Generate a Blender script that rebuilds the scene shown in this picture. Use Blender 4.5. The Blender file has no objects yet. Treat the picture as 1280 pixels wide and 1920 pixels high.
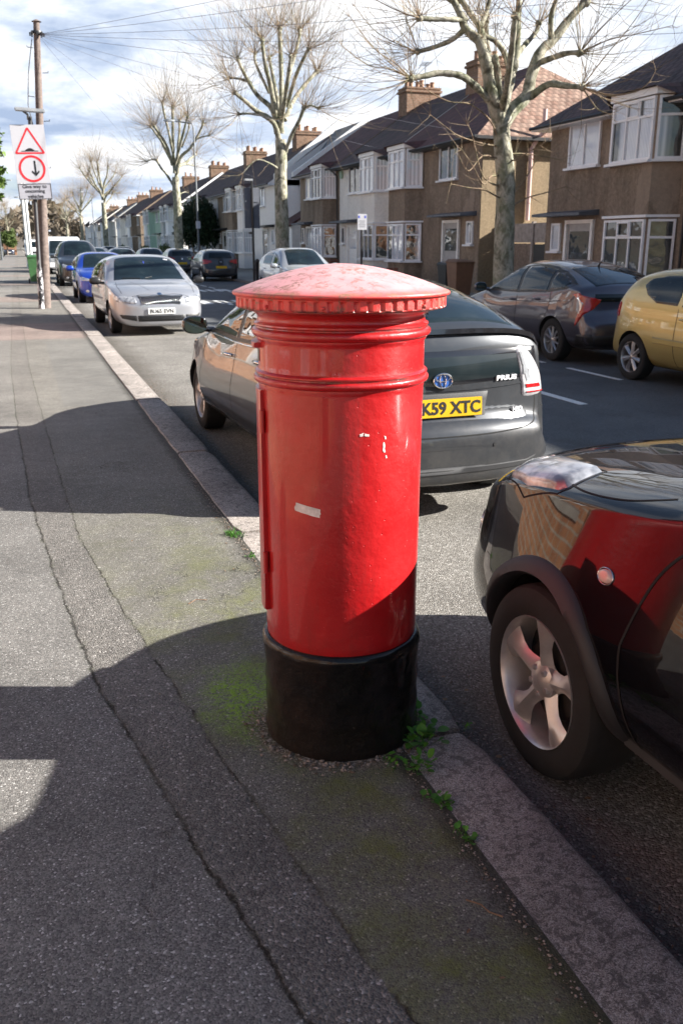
import bpy, bmesh, math, random
import numpy as np
from mathutils import Vector, Matrix
from mathutils.bvhtree import BVHTree
rad = math.radians
scene = bpy.context.scene
col = scene.collection

# ------------------------------------------------------------------ camera
EYE = 1.62
cam_data = bpy.data.cameras.new('camera')
cam_data.sensor_fit = 'VERTICAL'
cam_data.sensor_height = 36.0
cam_data.lens = 1673.0 / 1920.0 * 36.0
cam_data.clip_start = 0.05
cam_data.clip_end = 3000
cam = bpy.data.objects.new('camera', cam_data)
cam.location = (0, 0, EYE)
cam.rotation_euler = (rad(90 - 16.734), 0, rad(-19.19))
col.objects.link(cam)
scene.camera = cam
cam_data.dof.use_dof = True
cam_data.dof.focus_distance = 2.75
cam_data.dof.aperture_fstop = 8.5

# ------------------------------------------------------------------ light
SUN_AZ = 109.2      # clockwise from +Y (the street's direction)
SUN_EL = 27.2
sun_dir = Vector((math.sin(rad(SUN_AZ)) * math.cos(rad(SUN_EL)),
                  math.cos(rad(SUN_AZ)) * math.cos(rad(SUN_EL)), math.sin(rad(SUN_EL))))
sun_data = bpy.data.lights.new('sun', 'SUN')
sun_data.energy = 5.0
sun_data.angle = rad(0.55)
sun_data.color = (1.0, 0.955, 0.885)
sun = bpy.data.objects.new('sun', sun_data)
sun.rotation_euler = sun_dir.to_track_quat('Z', 'Y').to_euler()
col.objects.link(sun)

scene.view_settings.view_transform = 'Standard'
scene.view_settings.look = 'None'
scene.view_settings.gamma = 1
scene.view_settings.exposure = 1.76


class NT:
    """small helper for writing node trees"""
    def __init__(self, tree):
        self.t = tree
        self.t.nodes.clear()

    def n(self, kind, ins=None, **props):
        nd = self.t.nodes.new(kind)
        for k, v in props.items():
            setattr(nd, k, v)
        if ins:
            for k, v in ins.items():
                self.put(nd.inputs[k], v)
        return nd

    def put(self, sock, v):
        if isinstance(v, bpy.types.NodeSocket):
            self.t.links.new(v, sock)
        elif v is not None:
            if sock.type == 'RGBA' and not hasattr(v, '__len__'):
                v = (v, v, v, 1)
            if sock.type == 'RGBA' and len(v) == 3:
                v = (*v, 1)
            sock.default_value = v

    def m(self, op, a, b=0.0, c=None, clamp=False):
        nd = self.n('ShaderNodeMath', operation=op, use_clamp=clamp)
        self.put(nd.inputs[0], a)
        self.put(nd.inputs[1], b)
        if c is not None:
            self.put(nd.inputs[2], c)
        return nd.outputs[0]

    def vm(self, op, a, b=(0, 0, 0)):
        nd = self.n('ShaderNodeVectorMath', operation=op)
        self.put(nd.inputs[0], a)
        self.put(nd.inputs[1], b)
        return nd.outputs[0]

    def pos(self):
        return self.n('ShaderNodeNewGeometry').outputs['Position']

    def obj(self):
        return self.n('ShaderNodeTexCoord').outputs['Object']

    def rnd(self):
        return self.n('ShaderNodeObjectInfo').outputs['Random']

    def sep(self, v):
        nd = self.n('ShaderNodeSeparateXYZ')
        self.put(nd.inputs[0], v)
        return nd.outputs

    def comb(self, x=0.0, y=0.0, z=0.0):
        nd = self.n('ShaderNodeCombineXYZ')
        for i, v in enumerate((x, y, z)):
            self.put(nd.inputs[i], v)
        return nd.outputs[0]

    def noise(self, co, scale, detail=3.0, rough=0.55, dist=0.0, out=0):
        nd = self.n('ShaderNodeTexNoise')
        self.put(nd.inputs['Vector'], co)
        nd.inputs['Scale'].default_value = scale
        nd.inputs['Detail'].default_value = detail
        nd.inputs['Roughness'].default_value = rough
        nd.inputs['Distortion'].default_value = dist
        return nd.outputs[out]

    def vor(self, co, scale, feature='F1', out='Distance', rand=1.0):
        nd = self.n('ShaderNodeTexVoronoi', feature=feature)
        self.put(nd.inputs['Vector'], co)
        nd.inputs['Scale'].default_value = scale
        nd.inputs['Randomness'].default_value = rand
        return nd.outputs[out]

    def ramp(self, fac, stops, interp='LINEAR'):
        nd = self.n('ShaderNodeValToRGB')
        cr = nd.color_ramp
        cr.interpolation = interp
        while len(cr.elements) < len(stops):
            cr.elements.new(0.5)
        for e, (p, c) in zip(cr.elements, stops):
            e.position = p
            if not hasattr(c, '__len__'):
                c = (c, c, c)
            e.color = (*c[:3], 1)
        self.put(nd.inputs[0], fac)
        return nd.outputs[0]

    def step(self, v, lo, hi):
        nd = self.n('ShaderNodeMapRange', clamp=True)
        self.put(nd.inputs[0], v)
        nd.inputs[1].default_value = lo
        nd.inputs[2].default_value = hi
        return nd.outputs[0]

    def mix(self, fac, a, b, blend='MIX'):
        nd = self.n('ShaderNodeMix', data_type='RGBA', blend_type=blend)
        self.put(nd.inputs[0], fac)
        self.put(nd.inputs[6], a)
        self.put(nd.inputs[7], b)
        return nd.outputs[2]

    def bump(self, h, strength=0.3, dist=0.01, normal=None):
        nd = self.n('ShaderNodeBump')
        nd.inputs['Strength'].default_value = strength
        nd.inputs['Distance'].default_value = dist
        self.put(nd.inputs['Height'], h)
        if normal is not None:
            self.put(nd.inputs['Normal'], normal)
        return nd.outputs[0]

    def bsdf(self, **kw):
        nd = self.n('ShaderNodeBsdfPrincipled')
        names = {'color': 'Base Color', 'rough': 'Roughness', 'metal': 'Metallic', 'normal': 'Normal',
                 'coat': 'Coat Weight', 'coatr': 'Coat Roughness', 'spec': 'Specular IOR Level', 'alpha': 'Alpha',
                 'trans': 'Transmission Weight', 'ior': 'IOR', 'sheen': 'Sheen Weight', 'emit': 'Emission Color',
                 'emits': 'Emission Strength', 'coatn': 'Coat Normal'}
        for k, v in kw.items():
            if v is not None:
                self.put(nd.inputs[names[k]], v)
        o = self.n('ShaderNodeOutputMaterial')
        self.t.links.new(nd.outputs[0], o.inputs[0])
        return nd


MATS = {}


def material(name, fn):
    m = bpy.data.materials.new(name)
    m.use_nodes = True
    fn(NT(m.node_tree))
    MATS[name] = m
    return m


def simple(name, color, rough=0.5, metal=0.0, coat=0.0, spec=0.5, var=0.12, vscale=6.0, bscale=None, bstr=0.2, bdist=0.002):
    def fn(t):
        o = t.obj()
        nz = t.noise(o, vscale, 4, 0.6)
        lo = tuple(c * (1 - var) for c in color)
        hi = tuple(min(1, c * (1 + var)) for c in color)
        c = t.ramp(nz, [(0.3, lo), (0.7, hi)])
        nrm = None
        if bscale:
            nrm = t.bump(t.noise(o, bscale, 3), bstr, bdist)
        t.bsdf(color=c, rough=rough, metal=metal, coat=coat, spec=spec, normal=nrm, coatr=0.04)
    return material(name, fn)


# ------------------------------------------------------------------ sky
world = bpy.data.worlds.new('World')
scene.world = world
world.use_nodes = True
wt = NT(world.node_tree)
sky = wt.n('ShaderNodeTexSky', sky_type='NISHITA', sun_disc=False)
sky.sun_elevation = rad(SUN_EL)
sky.sun_rotation = rad(SUN_AZ)
sky.altitude = 50
sky.air_density = 1.0
sky.dust_density = 0.6
sky.ozone_density = 1.2
dirv = wt.n('ShaderNodeTexCoord').outputs['Generated']
dx, dy, dz = wt.sep(dirv)
zz = wt.m('ADD', wt.m('MAXIMUM', dz, 0.0), 0.16)
plane = wt.comb(wt.m('DIVIDE', dx, zz), wt.m('DIVIDE', dy, zz), 0.0)
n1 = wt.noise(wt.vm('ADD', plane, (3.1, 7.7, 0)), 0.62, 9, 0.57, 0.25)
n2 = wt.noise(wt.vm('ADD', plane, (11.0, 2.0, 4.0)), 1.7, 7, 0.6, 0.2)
# clouds thick ahead along the street, blue behind; unseen overhead gap and left cloud shaped to set fill light
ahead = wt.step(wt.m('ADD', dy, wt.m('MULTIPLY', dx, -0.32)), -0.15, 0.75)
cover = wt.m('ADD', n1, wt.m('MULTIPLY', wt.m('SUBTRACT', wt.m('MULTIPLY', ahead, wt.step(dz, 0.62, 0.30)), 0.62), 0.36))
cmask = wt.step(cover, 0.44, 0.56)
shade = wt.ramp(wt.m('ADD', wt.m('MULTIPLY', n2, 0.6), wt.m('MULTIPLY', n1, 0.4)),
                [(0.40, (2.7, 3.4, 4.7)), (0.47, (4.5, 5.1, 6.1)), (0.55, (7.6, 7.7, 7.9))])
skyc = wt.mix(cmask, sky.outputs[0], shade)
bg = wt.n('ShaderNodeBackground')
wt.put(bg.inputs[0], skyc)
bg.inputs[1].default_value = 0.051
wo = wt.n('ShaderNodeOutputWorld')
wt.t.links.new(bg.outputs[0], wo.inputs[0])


# ------------------------------------------------------------------ objects
def tag(o, label=None, cat=None, group=None, kind=None):
    if label: o['label'] = label
    if cat: o['category'] = cat
    if group: o['group'] = group
    if kind: o['kind'] = kind
    return o


def empty(name, loc=(0, 0, 0), rz=0.0):
    o = bpy.data.objects.new(name, None)
    o.location = loc
    o.rotation_euler = (0, 0, rz)
    o.empty_display_size = 0.2
    col.objects.link(o)
    return o


def link_mesh(name, me, parent=None, mats=None, smooth=None):
    o = bpy.data.objects.new(name, me)
    if mats is not None:
        for m in (mats if isinstance(mats, (list, tuple)) else [mats]):
            me.materials.append(MATS[m] if isinstance(m, str) else m)
    if smooth is not None:
        me.polygons.foreach_set('use_smooth', [True] * len(me.polygons))
        if smooth < 180:
            me.set_sharp_from_angle(angle=rad(smooth))
    col.objects.link(o)
    if parent is not None:
        o.parent = parent
    return o


class MB:
    """collects shapes that become ONE mesh object"""
    def __init__(self):
        self.v, self.f, self.mi = [], [], []
        self.M = None

    def add(self, verts, faces, mi=0):
        b = len(self.v)
        if self.M is not None:
            verts = [tuple(self.M @ Vector(p)) for p in verts]
        self.v += [tuple(p) for p in verts]
        self.f += [tuple(b + i for i in f) for f in faces]
        self.mi += [mi] * len(faces)
        return self

    def box(self, x0, x1, y0, y1, z0, z1, mi=0):
        x0, x1 = min(x0, x1), max(x0, x1); y0, y1 = min(y0, y1), max(y0, y1); z0, z1 = min(z0, z1), max(z0, z1)
        v = [(x, y, z) for z in (z0, z1) for y in (y0, y1) for x in (x0, x1)]
        return self.add(v, [(0, 2, 3, 1), (4, 5, 7, 6), (0, 1, 5, 4), (2, 6, 7, 3), (0, 4, 6, 2), (1, 3, 7, 5)], mi)

    def prism(self, pts, z0, z1, mi=0):
        """vertical prism over a plan polygon (counter-clockwise); z1 may be a list"""
        n = len(pts)
        zt = z1 if hasattr(z1, '__len__') else [z1] * n
        v = [(x, y, z0) for x, y in pts] + [(pts[i][0], pts[i][1], zt[i]) for i in range(n)]
        f = [tuple(range(n - 1, -1, -1)), tuple(range(n, 2 * n))]
        f += [(i, (i + 1) % n, n + (i + 1) % n, n + i) for i in range(n)]
        return self.add(v, f, mi)

    def extrude(self, poly, d, mi=0):
        """closed solid: 3D polygon plus offset vector d"""
        n = len(poly)
        d = Vector(d)
        v = [Vector(p) for p in poly] + [Vector(p) + d for p in poly]
        f = [tuple(range(n - 1, -1, -1)), tuple(range(n, 2 * n))]
        f += [(i, (i + 1) % n, n + (i + 1) % n, n + i) for i in range(n)]
        return self.add([tuple(p) for p in v], f, mi)

    def tube(self, pts, rs, k=8, mi=0, cap=True):
        pts = [Vector(p) for p in pts]
        if not hasattr(rs, '__len__'):
            rs = [rs] * len(pts)
        verts, faces = [], []
        up = None
        for i, p in enumerate(pts):
            a = pts[max(0, i - 1)]; b = pts[min(len(pts) - 1, i + 1)]
            d = (b - a)
            if d.length < 1e-9: d = Vector((0, 0, 1))
            d.normalize()
            if up is None:
                up = Vector((0, 0, 1)) if abs(d.z) < 0.9 else Vector((1, 0, 0))
            s = d.cross(up)
            if s.length < 1e-4: s = d.orthogonal()
            s.normalize()
            up = s.cross(d)
            for j in range(k):
                an = 2 * math.pi * j / k
                verts.append(p + (s * math.cos(an) + up * math.sin(an)) * rs[i])
        for i in range(len(pts) - 1):
            for j in range(k):
                faces.append((i * k + j, i * k + (j + 1) % k, (i + 1) * k + (j + 1) % k, (i + 1) * k + j))
        if cap:
            faces.append(tuple(range(k - 1, -1, -1)))
            faces.append(tuple((len(pts) - 1) * k + j for j in range(k)))
        return self.add([tuple(v) for v in verts], faces, mi)

    def lathe(self, prof, k=48, axis='z', c=(0, 0, 0), mi=0, a0=0.0, a1=360.0, fn=None):
        """prof: list of (r, h)"""
        full = abs(a1 - a0 - 360) < 1e-6
        n = k if full else k + 1
        verts, faces = [], []
        for i, (r, h) in enumerate(prof):
            for j in range(n):
                an = rad(a0 + (a1 - a0) * j / k)
                rr = r if fn is None else fn(r, h, an, i)
                a, b = rr * math.cos(an), rr * math.sin(an)
                p = {'z': (a, b, h), 'y': (a, h, b), 'x': (h, a, b)}[axis]
                verts.append((p[0] + c[0], p[1] + c[1], p[2] + c[2]))
        for i in range(len(prof) - 1):
            for j in range(k):
                j2 = (j + 1) % n
                faces.append((i * n + j, i * n + j2, (i + 1) * n + j2, (i + 1) * n + j))
        return self.add(verts, faces, mi)

    def disc(self, pts, mi=0):
        return self.add(pts, [tuple(range(len(pts)))], mi)

    def mesh(self, name):
        me = bpy.data.meshes.new(name)
        me.from_pydata(self.v, [], self.f)
        me.polygons.foreach_set('material_index', self.mi)
        me.update()
        bm = bmesh.new(); bm.from_mesh(me)
        bmesh.ops.remove_doubles(bm, verts=bm.verts, dist=1e-6)
        bmesh.ops.recalc_face_normals(bm, faces=bm.faces)
        bm.to_mesh(me); bm.free()
        return me

    def build(self, name, mats, parent=None, smooth=None, bevel=None):
        me = self.mesh(name)
        o = link_mesh(name, me, parent, mats, smooth)
        if bevel:
            bm = bmesh.new(); bm.from_mesh(me)
            es = [e for e in bm.edges if len(e.link_faces) == 2 and e.calc_face_angle(0) > rad(35)]
            bmesh.ops.bevel(bm, geom=es, offset=bevel, segments=2, affect='EDGES', clamp_overlap=True)
            bm.to_mesh(me); bm.free()
        return o


def text_mesh(s, height, width=None, bold=0.0, depth=0.002, align='CENTER'):
    """letters standing in the x-z plane, facing -y, centred on the origin"""
    cu = bpy.data.curves.new('lettering', 'FONT')
    cu.body = s
    cu.size = height * 1.38
    cu.extrude = depth / 2
    cu.offset = bold
    cu.align_x = 'CENTER'
    cu.align_y = 'CENTER'
    cu.space_line = 0.95
    cu.resolution_u = 3
    o = bpy.data.objects.new('lettering', cu)
    col.objects.link(o)
    dg = bpy.context.evaluated_depsgraph_get()
    me = bpy.data.meshes.new_from_object(o.evaluated_get(dg))
    bpy.data.objects.remove(o)
    me.transform(Matrix.Rotation(rad(90), 4, 'X'))
    xs = [v.co.x for v in me.vertices]; zs = [v.co.z for v in me.vertices]
    cx, cz = (min(xs) + max(xs)) / 2, (min(zs) + max(zs)) / 2
    sc = 1.0 if width is None else width / (max(xs) - min(xs))
    me.transform(Matrix.Diagonal((sc, 1, 1, 1)) @ Matrix.Translation((-cx, 0, -cz)))
    return me
# ------------------------------------------------------------------ materials of the setting
def fcurve(t, v, pts, lo, hi):
    """piecewise curve value(v) as a socket"""
    nd = t.n('ShaderNodeFloatCurve')
    c = nd.mapping.curves[0]
    P = sorted(((x - lo[0]) / (hi[0] - lo[0]), (y - lo[1]) / (hi[1] - lo[1])) for x, y in pts)
    c.points[0].location = P[0]
    c.points[1].location = P[-1]
    for p in P[1:-1]:
        c.points.new(*p)
    for p in c.points:
        p.handle_type = 'VECTOR'
    nd.mapping.update()
    t.put(nd.inputs['Value'], t.step(v, lo[0], hi[0]))
    return t.m('ADD', t.m('MULTIPLY', nd.outputs[0], hi[1] - lo[1]), lo[1])


def grains(t, P, scale, dens=0.5):
    """aggregate: returns (random grey per stone, height)"""
    nd = t.n('ShaderNodeTexVoronoi', feature='F1')
    t.put(nd.inputs['Vector'], P)
    nd.inputs['Scale'].default_value = scale
    c = t.sep(nd.outputs['Color'])[0]
    return c, nd.outputs['Distance']


def mk_pavement(t):
    P = t.pos()
    x, y, z = t.sep(P)
    wob = t.m('MULTIPLY', t.m('SUBTRACT', t.noise(P, 3.4, 10, 0.8), 0.5), 0.085)
    fine = t.m('MULTIPLY', t.m('SUBTRACT', t.noise(P, 38.0, 4, 0.7), 0.5), 0.03)
    w = t.m('ADD', wob, fine)
    L = [(-1, 1.1), (1.0, .60), (1.47, .43), (1.69, .40), (2.09, .32), (2.65, .235), (3.19, .133), (4.34, .034), (5.86, -.069), (9.0, -.16), (13, -.24), (30, -.3)]
    R = [(-1, 1.3), (1.0, .80), (1.4, .657), (1.62, .617), (1.98, .565), (2.4, .499), (3.27, .386), (3.83, .313), (5.08, .181), (8.58, .087), (13, .0), (30, -.1)]
    lo, hi = (-1, -1.0), (30, 2.0)
    dl = t.m('SUBTRACT', t.m('ADD', x, w), fcurve(t, y, L, lo, hi))
    dr = t.m('SUBTRACT', t.m('ADD', x, w), fcurve(t, y, R, lo, hi))
    inl, inr = t.step(dl, -0.002, 0.002), t.step(dr, -0.002, 0.002)
    strip = t.m('SUBTRACT', inl, inr)
    g1, d1 = grains(t, P, 190)
    g2, d2 = grains(t, P, 140)
    big = t.noise(P, 0.9, 5, 0.6)
    mid = t.noise(P, 7.0, 5, 0.65)
    # three tones of asphalt
    a = t.ramp(g1, [(0.0, (.082, .079, .075)), (0.55, (.146, .140, .131)), (0.95, (.205, .197, .182)), (0.985, (.42, .41, .39))])
    b = t.ramp(g2, [(0.0, (.076, .072, .066)), (0.5, (.132, .124, .113)), (0.94, (.182, .170, .154)), (0.985, (.36, .34, .32))])
    c = t.ramp(g1, [(0.0, (.082, .078, .068)), (0.55, (.142, .133, .114)), (0.95, (.185, .178, .162)), (0.99, (.42, .40, .36))])
    colr = t.mix(strip, a, b)
    colr = t.mix(inr, colr, c)
    # older, lighter patches further along and a band of pinkish paving
    far = t.step(y, 5.5, 9.0)
    colr = t.mix(t.m('MULTIPLY', far, 0.35), colr, (.21, .195, .17))
    patch = t.m('MULTIPLY', t.step(t.m('ADD', x, t.m('MULTIPLY', w, .4)), 0.30, 0.31), t.m('MULTIPLY', t.step(y, 9.6, 9.62), t.step(y, 16.5, 16.4)))
    colr = t.mix(t.m('MULTIPLY', patch, 0.45), colr, (.14, .138, .13))
    band = t.m('MULTIPLY', t.step(y, 16.8, 16.9), t.step(y, 20.4, 20.3))
    xx = t.m('MULTIPLY', x, 1.6)
    colr = t.mix(t.m('MULTIPLY', band, 0.38), colr, (.27, .17, .145))
    band2 = t.m('GREATER_THAN', t.m('MODULO', t.m('ADD', y, 2.0), 11.0), 8.2)
    band2 = t.m('MULTIPLY', band2, t.step(y, 24, 24.1))
    colr = t.mix(t.m('MULTIPLY', band2, 0.4), colr, (.26, .18, .15))
    # broad tonal changes
    colr = t.mix(1.0, colr, t.ramp(big, [(0.3, .74), (0.5, 1.0), (0.72, 1.22)]), 'MULTIPLY')
    colr = t.mix(1.0, colr, t.ramp(mid, [(0.3, .86), (0.7, 1.12)]), 'MULTIPLY')
    # damp dark stains
    st = t.step(t.noise(t.vm('ADD', P, (5, 3, 0)), 2.6, 6, 0.7), 0.64, 0.72)
    colr = t.mix(t.m('MULTIPLY', st, 0.38), colr, (.035, .033, .03))
    # moss: broad olive film between the box and the kerb strip, bright tuft beside the box
    mz = t.m('MULTIPLY', inr, t.m('MULTIPLY', t.step(y, 6.2, 3.2), t.step(x, -0.1, 0.75)))
    mn = t.step(t.m('ADD', t.noise(P, 3.2, 6, 0.7), t.m('MULTIPLY', g1, 0.12)), 0.50, 0.74)
    colr = t.mix(t.m('MULTIPLY', t.m('MULTIPLY', mz, mn), 0.9), colr, (.115, .125, .028))
    dd = t.n('ShaderNodeVectorMath', operation='DISTANCE')
    t.put(dd.inputs[0], t.vm('MULTIPLY', P, (1.0, 0.62, 0)))
    dd.inputs[1].default_value = (0.66, 2.93 * .62, 0)
    tuft = t.m('MULTIPLY', t.step(t.m('ADD', dd.outputs['Value'], t.m('MULTIPLY', t.noise(P, 9, 6, .8), 0.34)), 0.40, 0.25),
               t.step(t.m('ADD', t.noise(P, 60, 3, .7), t.m('MULTIPLY', t.noise(P, 12, 5, .75), .6)), 0.66, 0.92))
    colr = t.mix(t.m('MULTIPLY', tuft, 0.92), colr, (.20, .36, .012))
    # dirt ring round the box and along the kerb
    dd2 = t.n('ShaderNodeVectorMath', operation='DISTANCE')
    t.put(dd2.inputs[0], t.vm('MULTIPLY', P, (1, 1, 0)))
    dd2.inputs[1].default_value = (BOX[0], BOX[1], 0)
    ring = t.step(t.m('ADD', dd2.outputs['Value'], t.m('MULTIPLY', t.noise(P, 11, 6, .75), 0.12)), 0.40, 0.34)
    colr = t.mix(t.m('MULTIPLY', ring, 0.8), colr, t.ramp(g2, [(0, (.05, .036, .026)), (.6, (.16, .115, .08)), (.95, (.4, .34, .28))]))
    kd = t.step(t.m('ADD', x, t.m('MULTIPLY', t.noise(P, 8, 6, .7), 0.12)), 1.03, 1.09)
    colr = t.mix(t.m('MULTIPLY', kd, 0.75), colr, (.030, .027, .020))
    # cracks along the strip's two edges
    def line(d, wd, soft):
        return t.m('SUBTRACT', 1.0, t.step(t.m('ABSOLUTE', d), wd, soft))
    brk = t.step(t.noise(P, 6.0, 5, .7), 0.34, 0.52)
    brk2 = t.step(t.noise(t.vm('ADD', P, (4, 4, 0)), 6.0, 5, .7), 0.42, 0.58)
    ck = t.m('MAXIMUM', t.m('MULTIPLY', line(dl, .0012, .0075), brk), t.m('MULTIPLY', line(dr, .0008, .0060), brk2))
    # short wandering cracks
    cr2 = t.m('MULTIPLY', line(t.m('SUBTRACT', t.noise(t.vm('ADD', P, (9, 1, 0)), 1.3, 7, .6), 0.5), .0012, .0035),
              t.step(t.noise(t.vm('ADD', P, (1, 7, 3)), 1.1, 2), 0.56, 0.62))
    fade = t.step(y, 13.0, 5.0)
    fade = t.m('ADD', t.m('MULTIPLY', fade, .75), .25)
    halo = t.m('MULTIPLY', t.m('MAXIMUM', line(dl, .004, .022), line(dr, .004, .022)), t.step(t.noise(P, 14, 5, .7), .46, .70))
    colr = t.mix(t.m('MULTIPLY', halo, 0.55), colr, (.055, .065, .025))
    ck = t.m('MULTIPLY', t.m('MAXIMUM', ck, t.m('MULTIPLY', cr2, 0.8)), fade)
    colr = t.mix(t.m('MULTIPLY', ck, 0.93), colr, (.012, .011, .008))
    # trodden chewing gum and lichen spots
    gm = t.n('ShaderNodeTexVoronoi', feature='F1')
    t.put(gm.inputs['Vector'], t.vm('ADD', t.vm('MULTIPLY', P, (1, 1, 0)), t.vm('MULTIPLY', t.n('ShaderNodeTexNoise', {'Vector': P, 'Scale': 60.0}).outputs['Color'], (.006, .006, 0))))
    gm.inputs['Scale'].default_value = 3.4
    gc = t.sep(gm.outputs['Color'])
    gr = t.m('MULTIPLY', gc[1], 0.055)
    gum = t.m('MULTIPLY', t.step(t.m('SUBTRACT', gm.outputs['Distance'], gr), 0.004, -0.004), t.m('GREATER_THAN', gc[0], 0.66))
    colr = t.mix(t.m('MULTIPLY', gum, t.m('MULTIPLY', gc[2], .9)), colr, (.42, .40, .36))
    h = t.m('ADD', t.m('MULTIPLY', d1, -0.5), t.m('MULTIPLY', t.m('MULTIPLY', strip, d2), -1.0))
    h = t.m('ADD', h, t.m('MULTIPLY', ck, -2.2))
    h = t.m('ADD', h, t.m('MULTIPLY', mid, 0.8))
    h = t.m('ADD', h, t.m('MULTIPLY', tuft, 1.0))
    nrm = t.bump(h, 0.9, 0.004)
    t.bsdf(color=colr, rough=t.m('SUBTRACT', 0.92, t.m('MULTIPLY', g1, 0.25)), normal=nrm, spec=0.4)


def mk_road(t):
    P = t.pos()
    x, y, z = t.sep(P)
    w = t.m('MULTIPLY', t.m('SUBTRACT', t.noise(P, 2.0, 6, 0.6), 0.5), 0.16)
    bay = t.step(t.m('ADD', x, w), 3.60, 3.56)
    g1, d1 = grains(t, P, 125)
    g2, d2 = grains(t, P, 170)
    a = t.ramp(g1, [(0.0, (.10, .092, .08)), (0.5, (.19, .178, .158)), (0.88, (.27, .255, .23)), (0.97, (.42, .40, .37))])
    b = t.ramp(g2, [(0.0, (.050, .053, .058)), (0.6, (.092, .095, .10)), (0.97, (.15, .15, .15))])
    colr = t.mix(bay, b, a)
    colr = t.mix(1.0, colr, t.ramp(t.noise(P, 1.1, 6, .62), [(0.3, .72), (0.5, 1.0), (0.7, 1.18)]), 'MULTIPLY')
    gut = t.step(t.m('ADD', x, t.m('MULTIPLY', w, 2.2)), 1.78, 1.42)
    colr = t.mix(t.m('MULTIPLY', gut, 0.6), colr, (.055, .042, .030))
    oil = t.step(t.noise(t.vm('MULTIPLY', P, (1.0, .6, 1)), 1.6, 6, .72), 0.6, 0.72)
    colr = t.mix(t.m('MULTIPLY', oil, 0.5), colr, (.05, .045, .04))
    lit = t.m('MULTIPLY', t.m('GREATER_THAN', t.sep(t.n('ShaderNodeTexVoronoi', {'Vector': P, 'Scale': 26.0}).outputs['Color'])[0], .955),
              t.step(t.vor(P, 26.0), .30, .22))
    colr = t.mix(t.m('MULTIPLY', lit, t.m('MULTIPLY', gut, .75)), colr, (.30, .18, .09))
    h = t.m('ADD', t.m('MULTIPLY', t.m('MULTIPLY', d1, bay), -1.1), t.m('MULTIPLY', d2, -0.5))
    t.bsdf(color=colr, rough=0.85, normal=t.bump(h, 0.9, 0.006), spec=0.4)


def mk_granite(t):
    P = t.pos()
    g, d = grains(t, P, 330)
    c = t.ramp(g, [(0.0, (.12, .105, .098)), (0.4, (.30, .258, .228)), (0.8, (.42, .37, .33)), (1.0, (.52, .49, .46))])
    blot = t.step(t.m('ADD', t.noise(P, 30, 6, .78, .8), t.m('MULTIPLY', t.noise(P, 3, 3, .6), .12)), 0.585, 0.61)
    c = t.mix(t.m('MULTIPLY', blot, 0.72), c, (.085, .072, .066))
    c = t.mix(1.0, c, t.ramp(t.noise(P, 2.2, 5, .6), [(0.3, .66), (0.7, 1.18)]), 'MULTIPLY')
    rub = t.step(t.m('ADD', t.sep(P)[0], t.m('MULTIPLY', t.noise(P, 7, 5, .7), .10)), 1.32, 1.40)
    c = t.mix(t.m('MULTIPLY', rub, .55), c, (.05, .045, .042))
    c = t.mix(t.m('MULTIPLY', t.step(t.noise(P, 6, 6, .7), .60, .72), .5), c, (.12, .095, .08))
    t.bsdf(color=c, rough=0.75, normal=t.bump(t.m('ADD', t.noise(P, 40, 5, .7), t.m('MULTIPLY', t.noise(P, 260, 2), .4)), 0.7, 0.006))


def wall_mat(name, base, dark, scale=70.0, bstr=0.9, stain=0.45):
    def fn(t):
        P = t.pos()
        x, y, z = t.sep(P)
        g = t.noise(P, scale, 4, .75)
        c = t.ramp(g, [(0.30, dark), (0.52, base), (0.72, tuple(min(1, v * 1.35) for v in base))])
        st = t.noise(t.vm('MULTIPLY', P, (1.2, 1.2, 0.28)), 1.7, 6, .66)
        md_ = t.noise(P, 11.0, 5, .7)
        c = t.mix(min(.8, stain * 1.2), c, t.mix(1.0, c, t.ramp(md_, [(.34, .72), (.5, 1.0), (.68, 1.32)]), 'MULTIPLY'))
        c = t.mix(stain, c, t.mix(1.0, c, t.ramp(st, [(0.3, .62), (0.52, 1.0), (0.72, 1.25)]), 'MULTIPLY'))
        c = t.mix(t.m('MULTIPLY', t.step(t.noise(t.vm('MULTIPLY', P, (.9, .9, .35)), .8, 4, .6), .60, .62), stain * .5), c,
                  tuple(min(1, v * 1.5 + .03) for v in base))
        t.bsdf(color=c, rough=0.92, normal=t.bump(g, bstr, 0.02), spec=0.25)
    return material(name, fn)


def brick_mat(name, c1, c2, mortar, bw=0.225, bh=0.075):
    def fn(t):
        P = t.pos()
        x, y, z = t.sep(P)
        v = t.comb(t.m('ADD', x, y), z, 0.0)
        nd = t.n('ShaderNodeTexBrick', offset=0.5)
        t.put(nd.inputs['Vector'], v)
        t.put(nd.inputs['Color1'], c1)
        t.put(nd.inputs['Color2'], c2)
        t.put(nd.inputs['Mortar'], mortar)
        nd.inputs['Scale'].default_value = 1.0
        nd.inputs['Mortar Size'].default_value = 0.008
        nd.inputs['Brick Width'].default_value = bw
        nd.inputs['Row Height'].default_value = bh
        nd.inputs['Bias'].default_value = -0.1
        c = t.mix(0.75, nd.outputs['Color'], t.mix(1.0, nd.outputs['Color'], t.ramp(t.noise(P, 5, 5, .7), [(.3, .55), (.7, 1.35)]), 'MULTIPLY'))
        t.bsdf(color=c, rough=0.9, normal=t.bump(nd.outputs['Fac'], -0.4, 0.01), spec=0.25)
    return material(name, fn)


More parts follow.
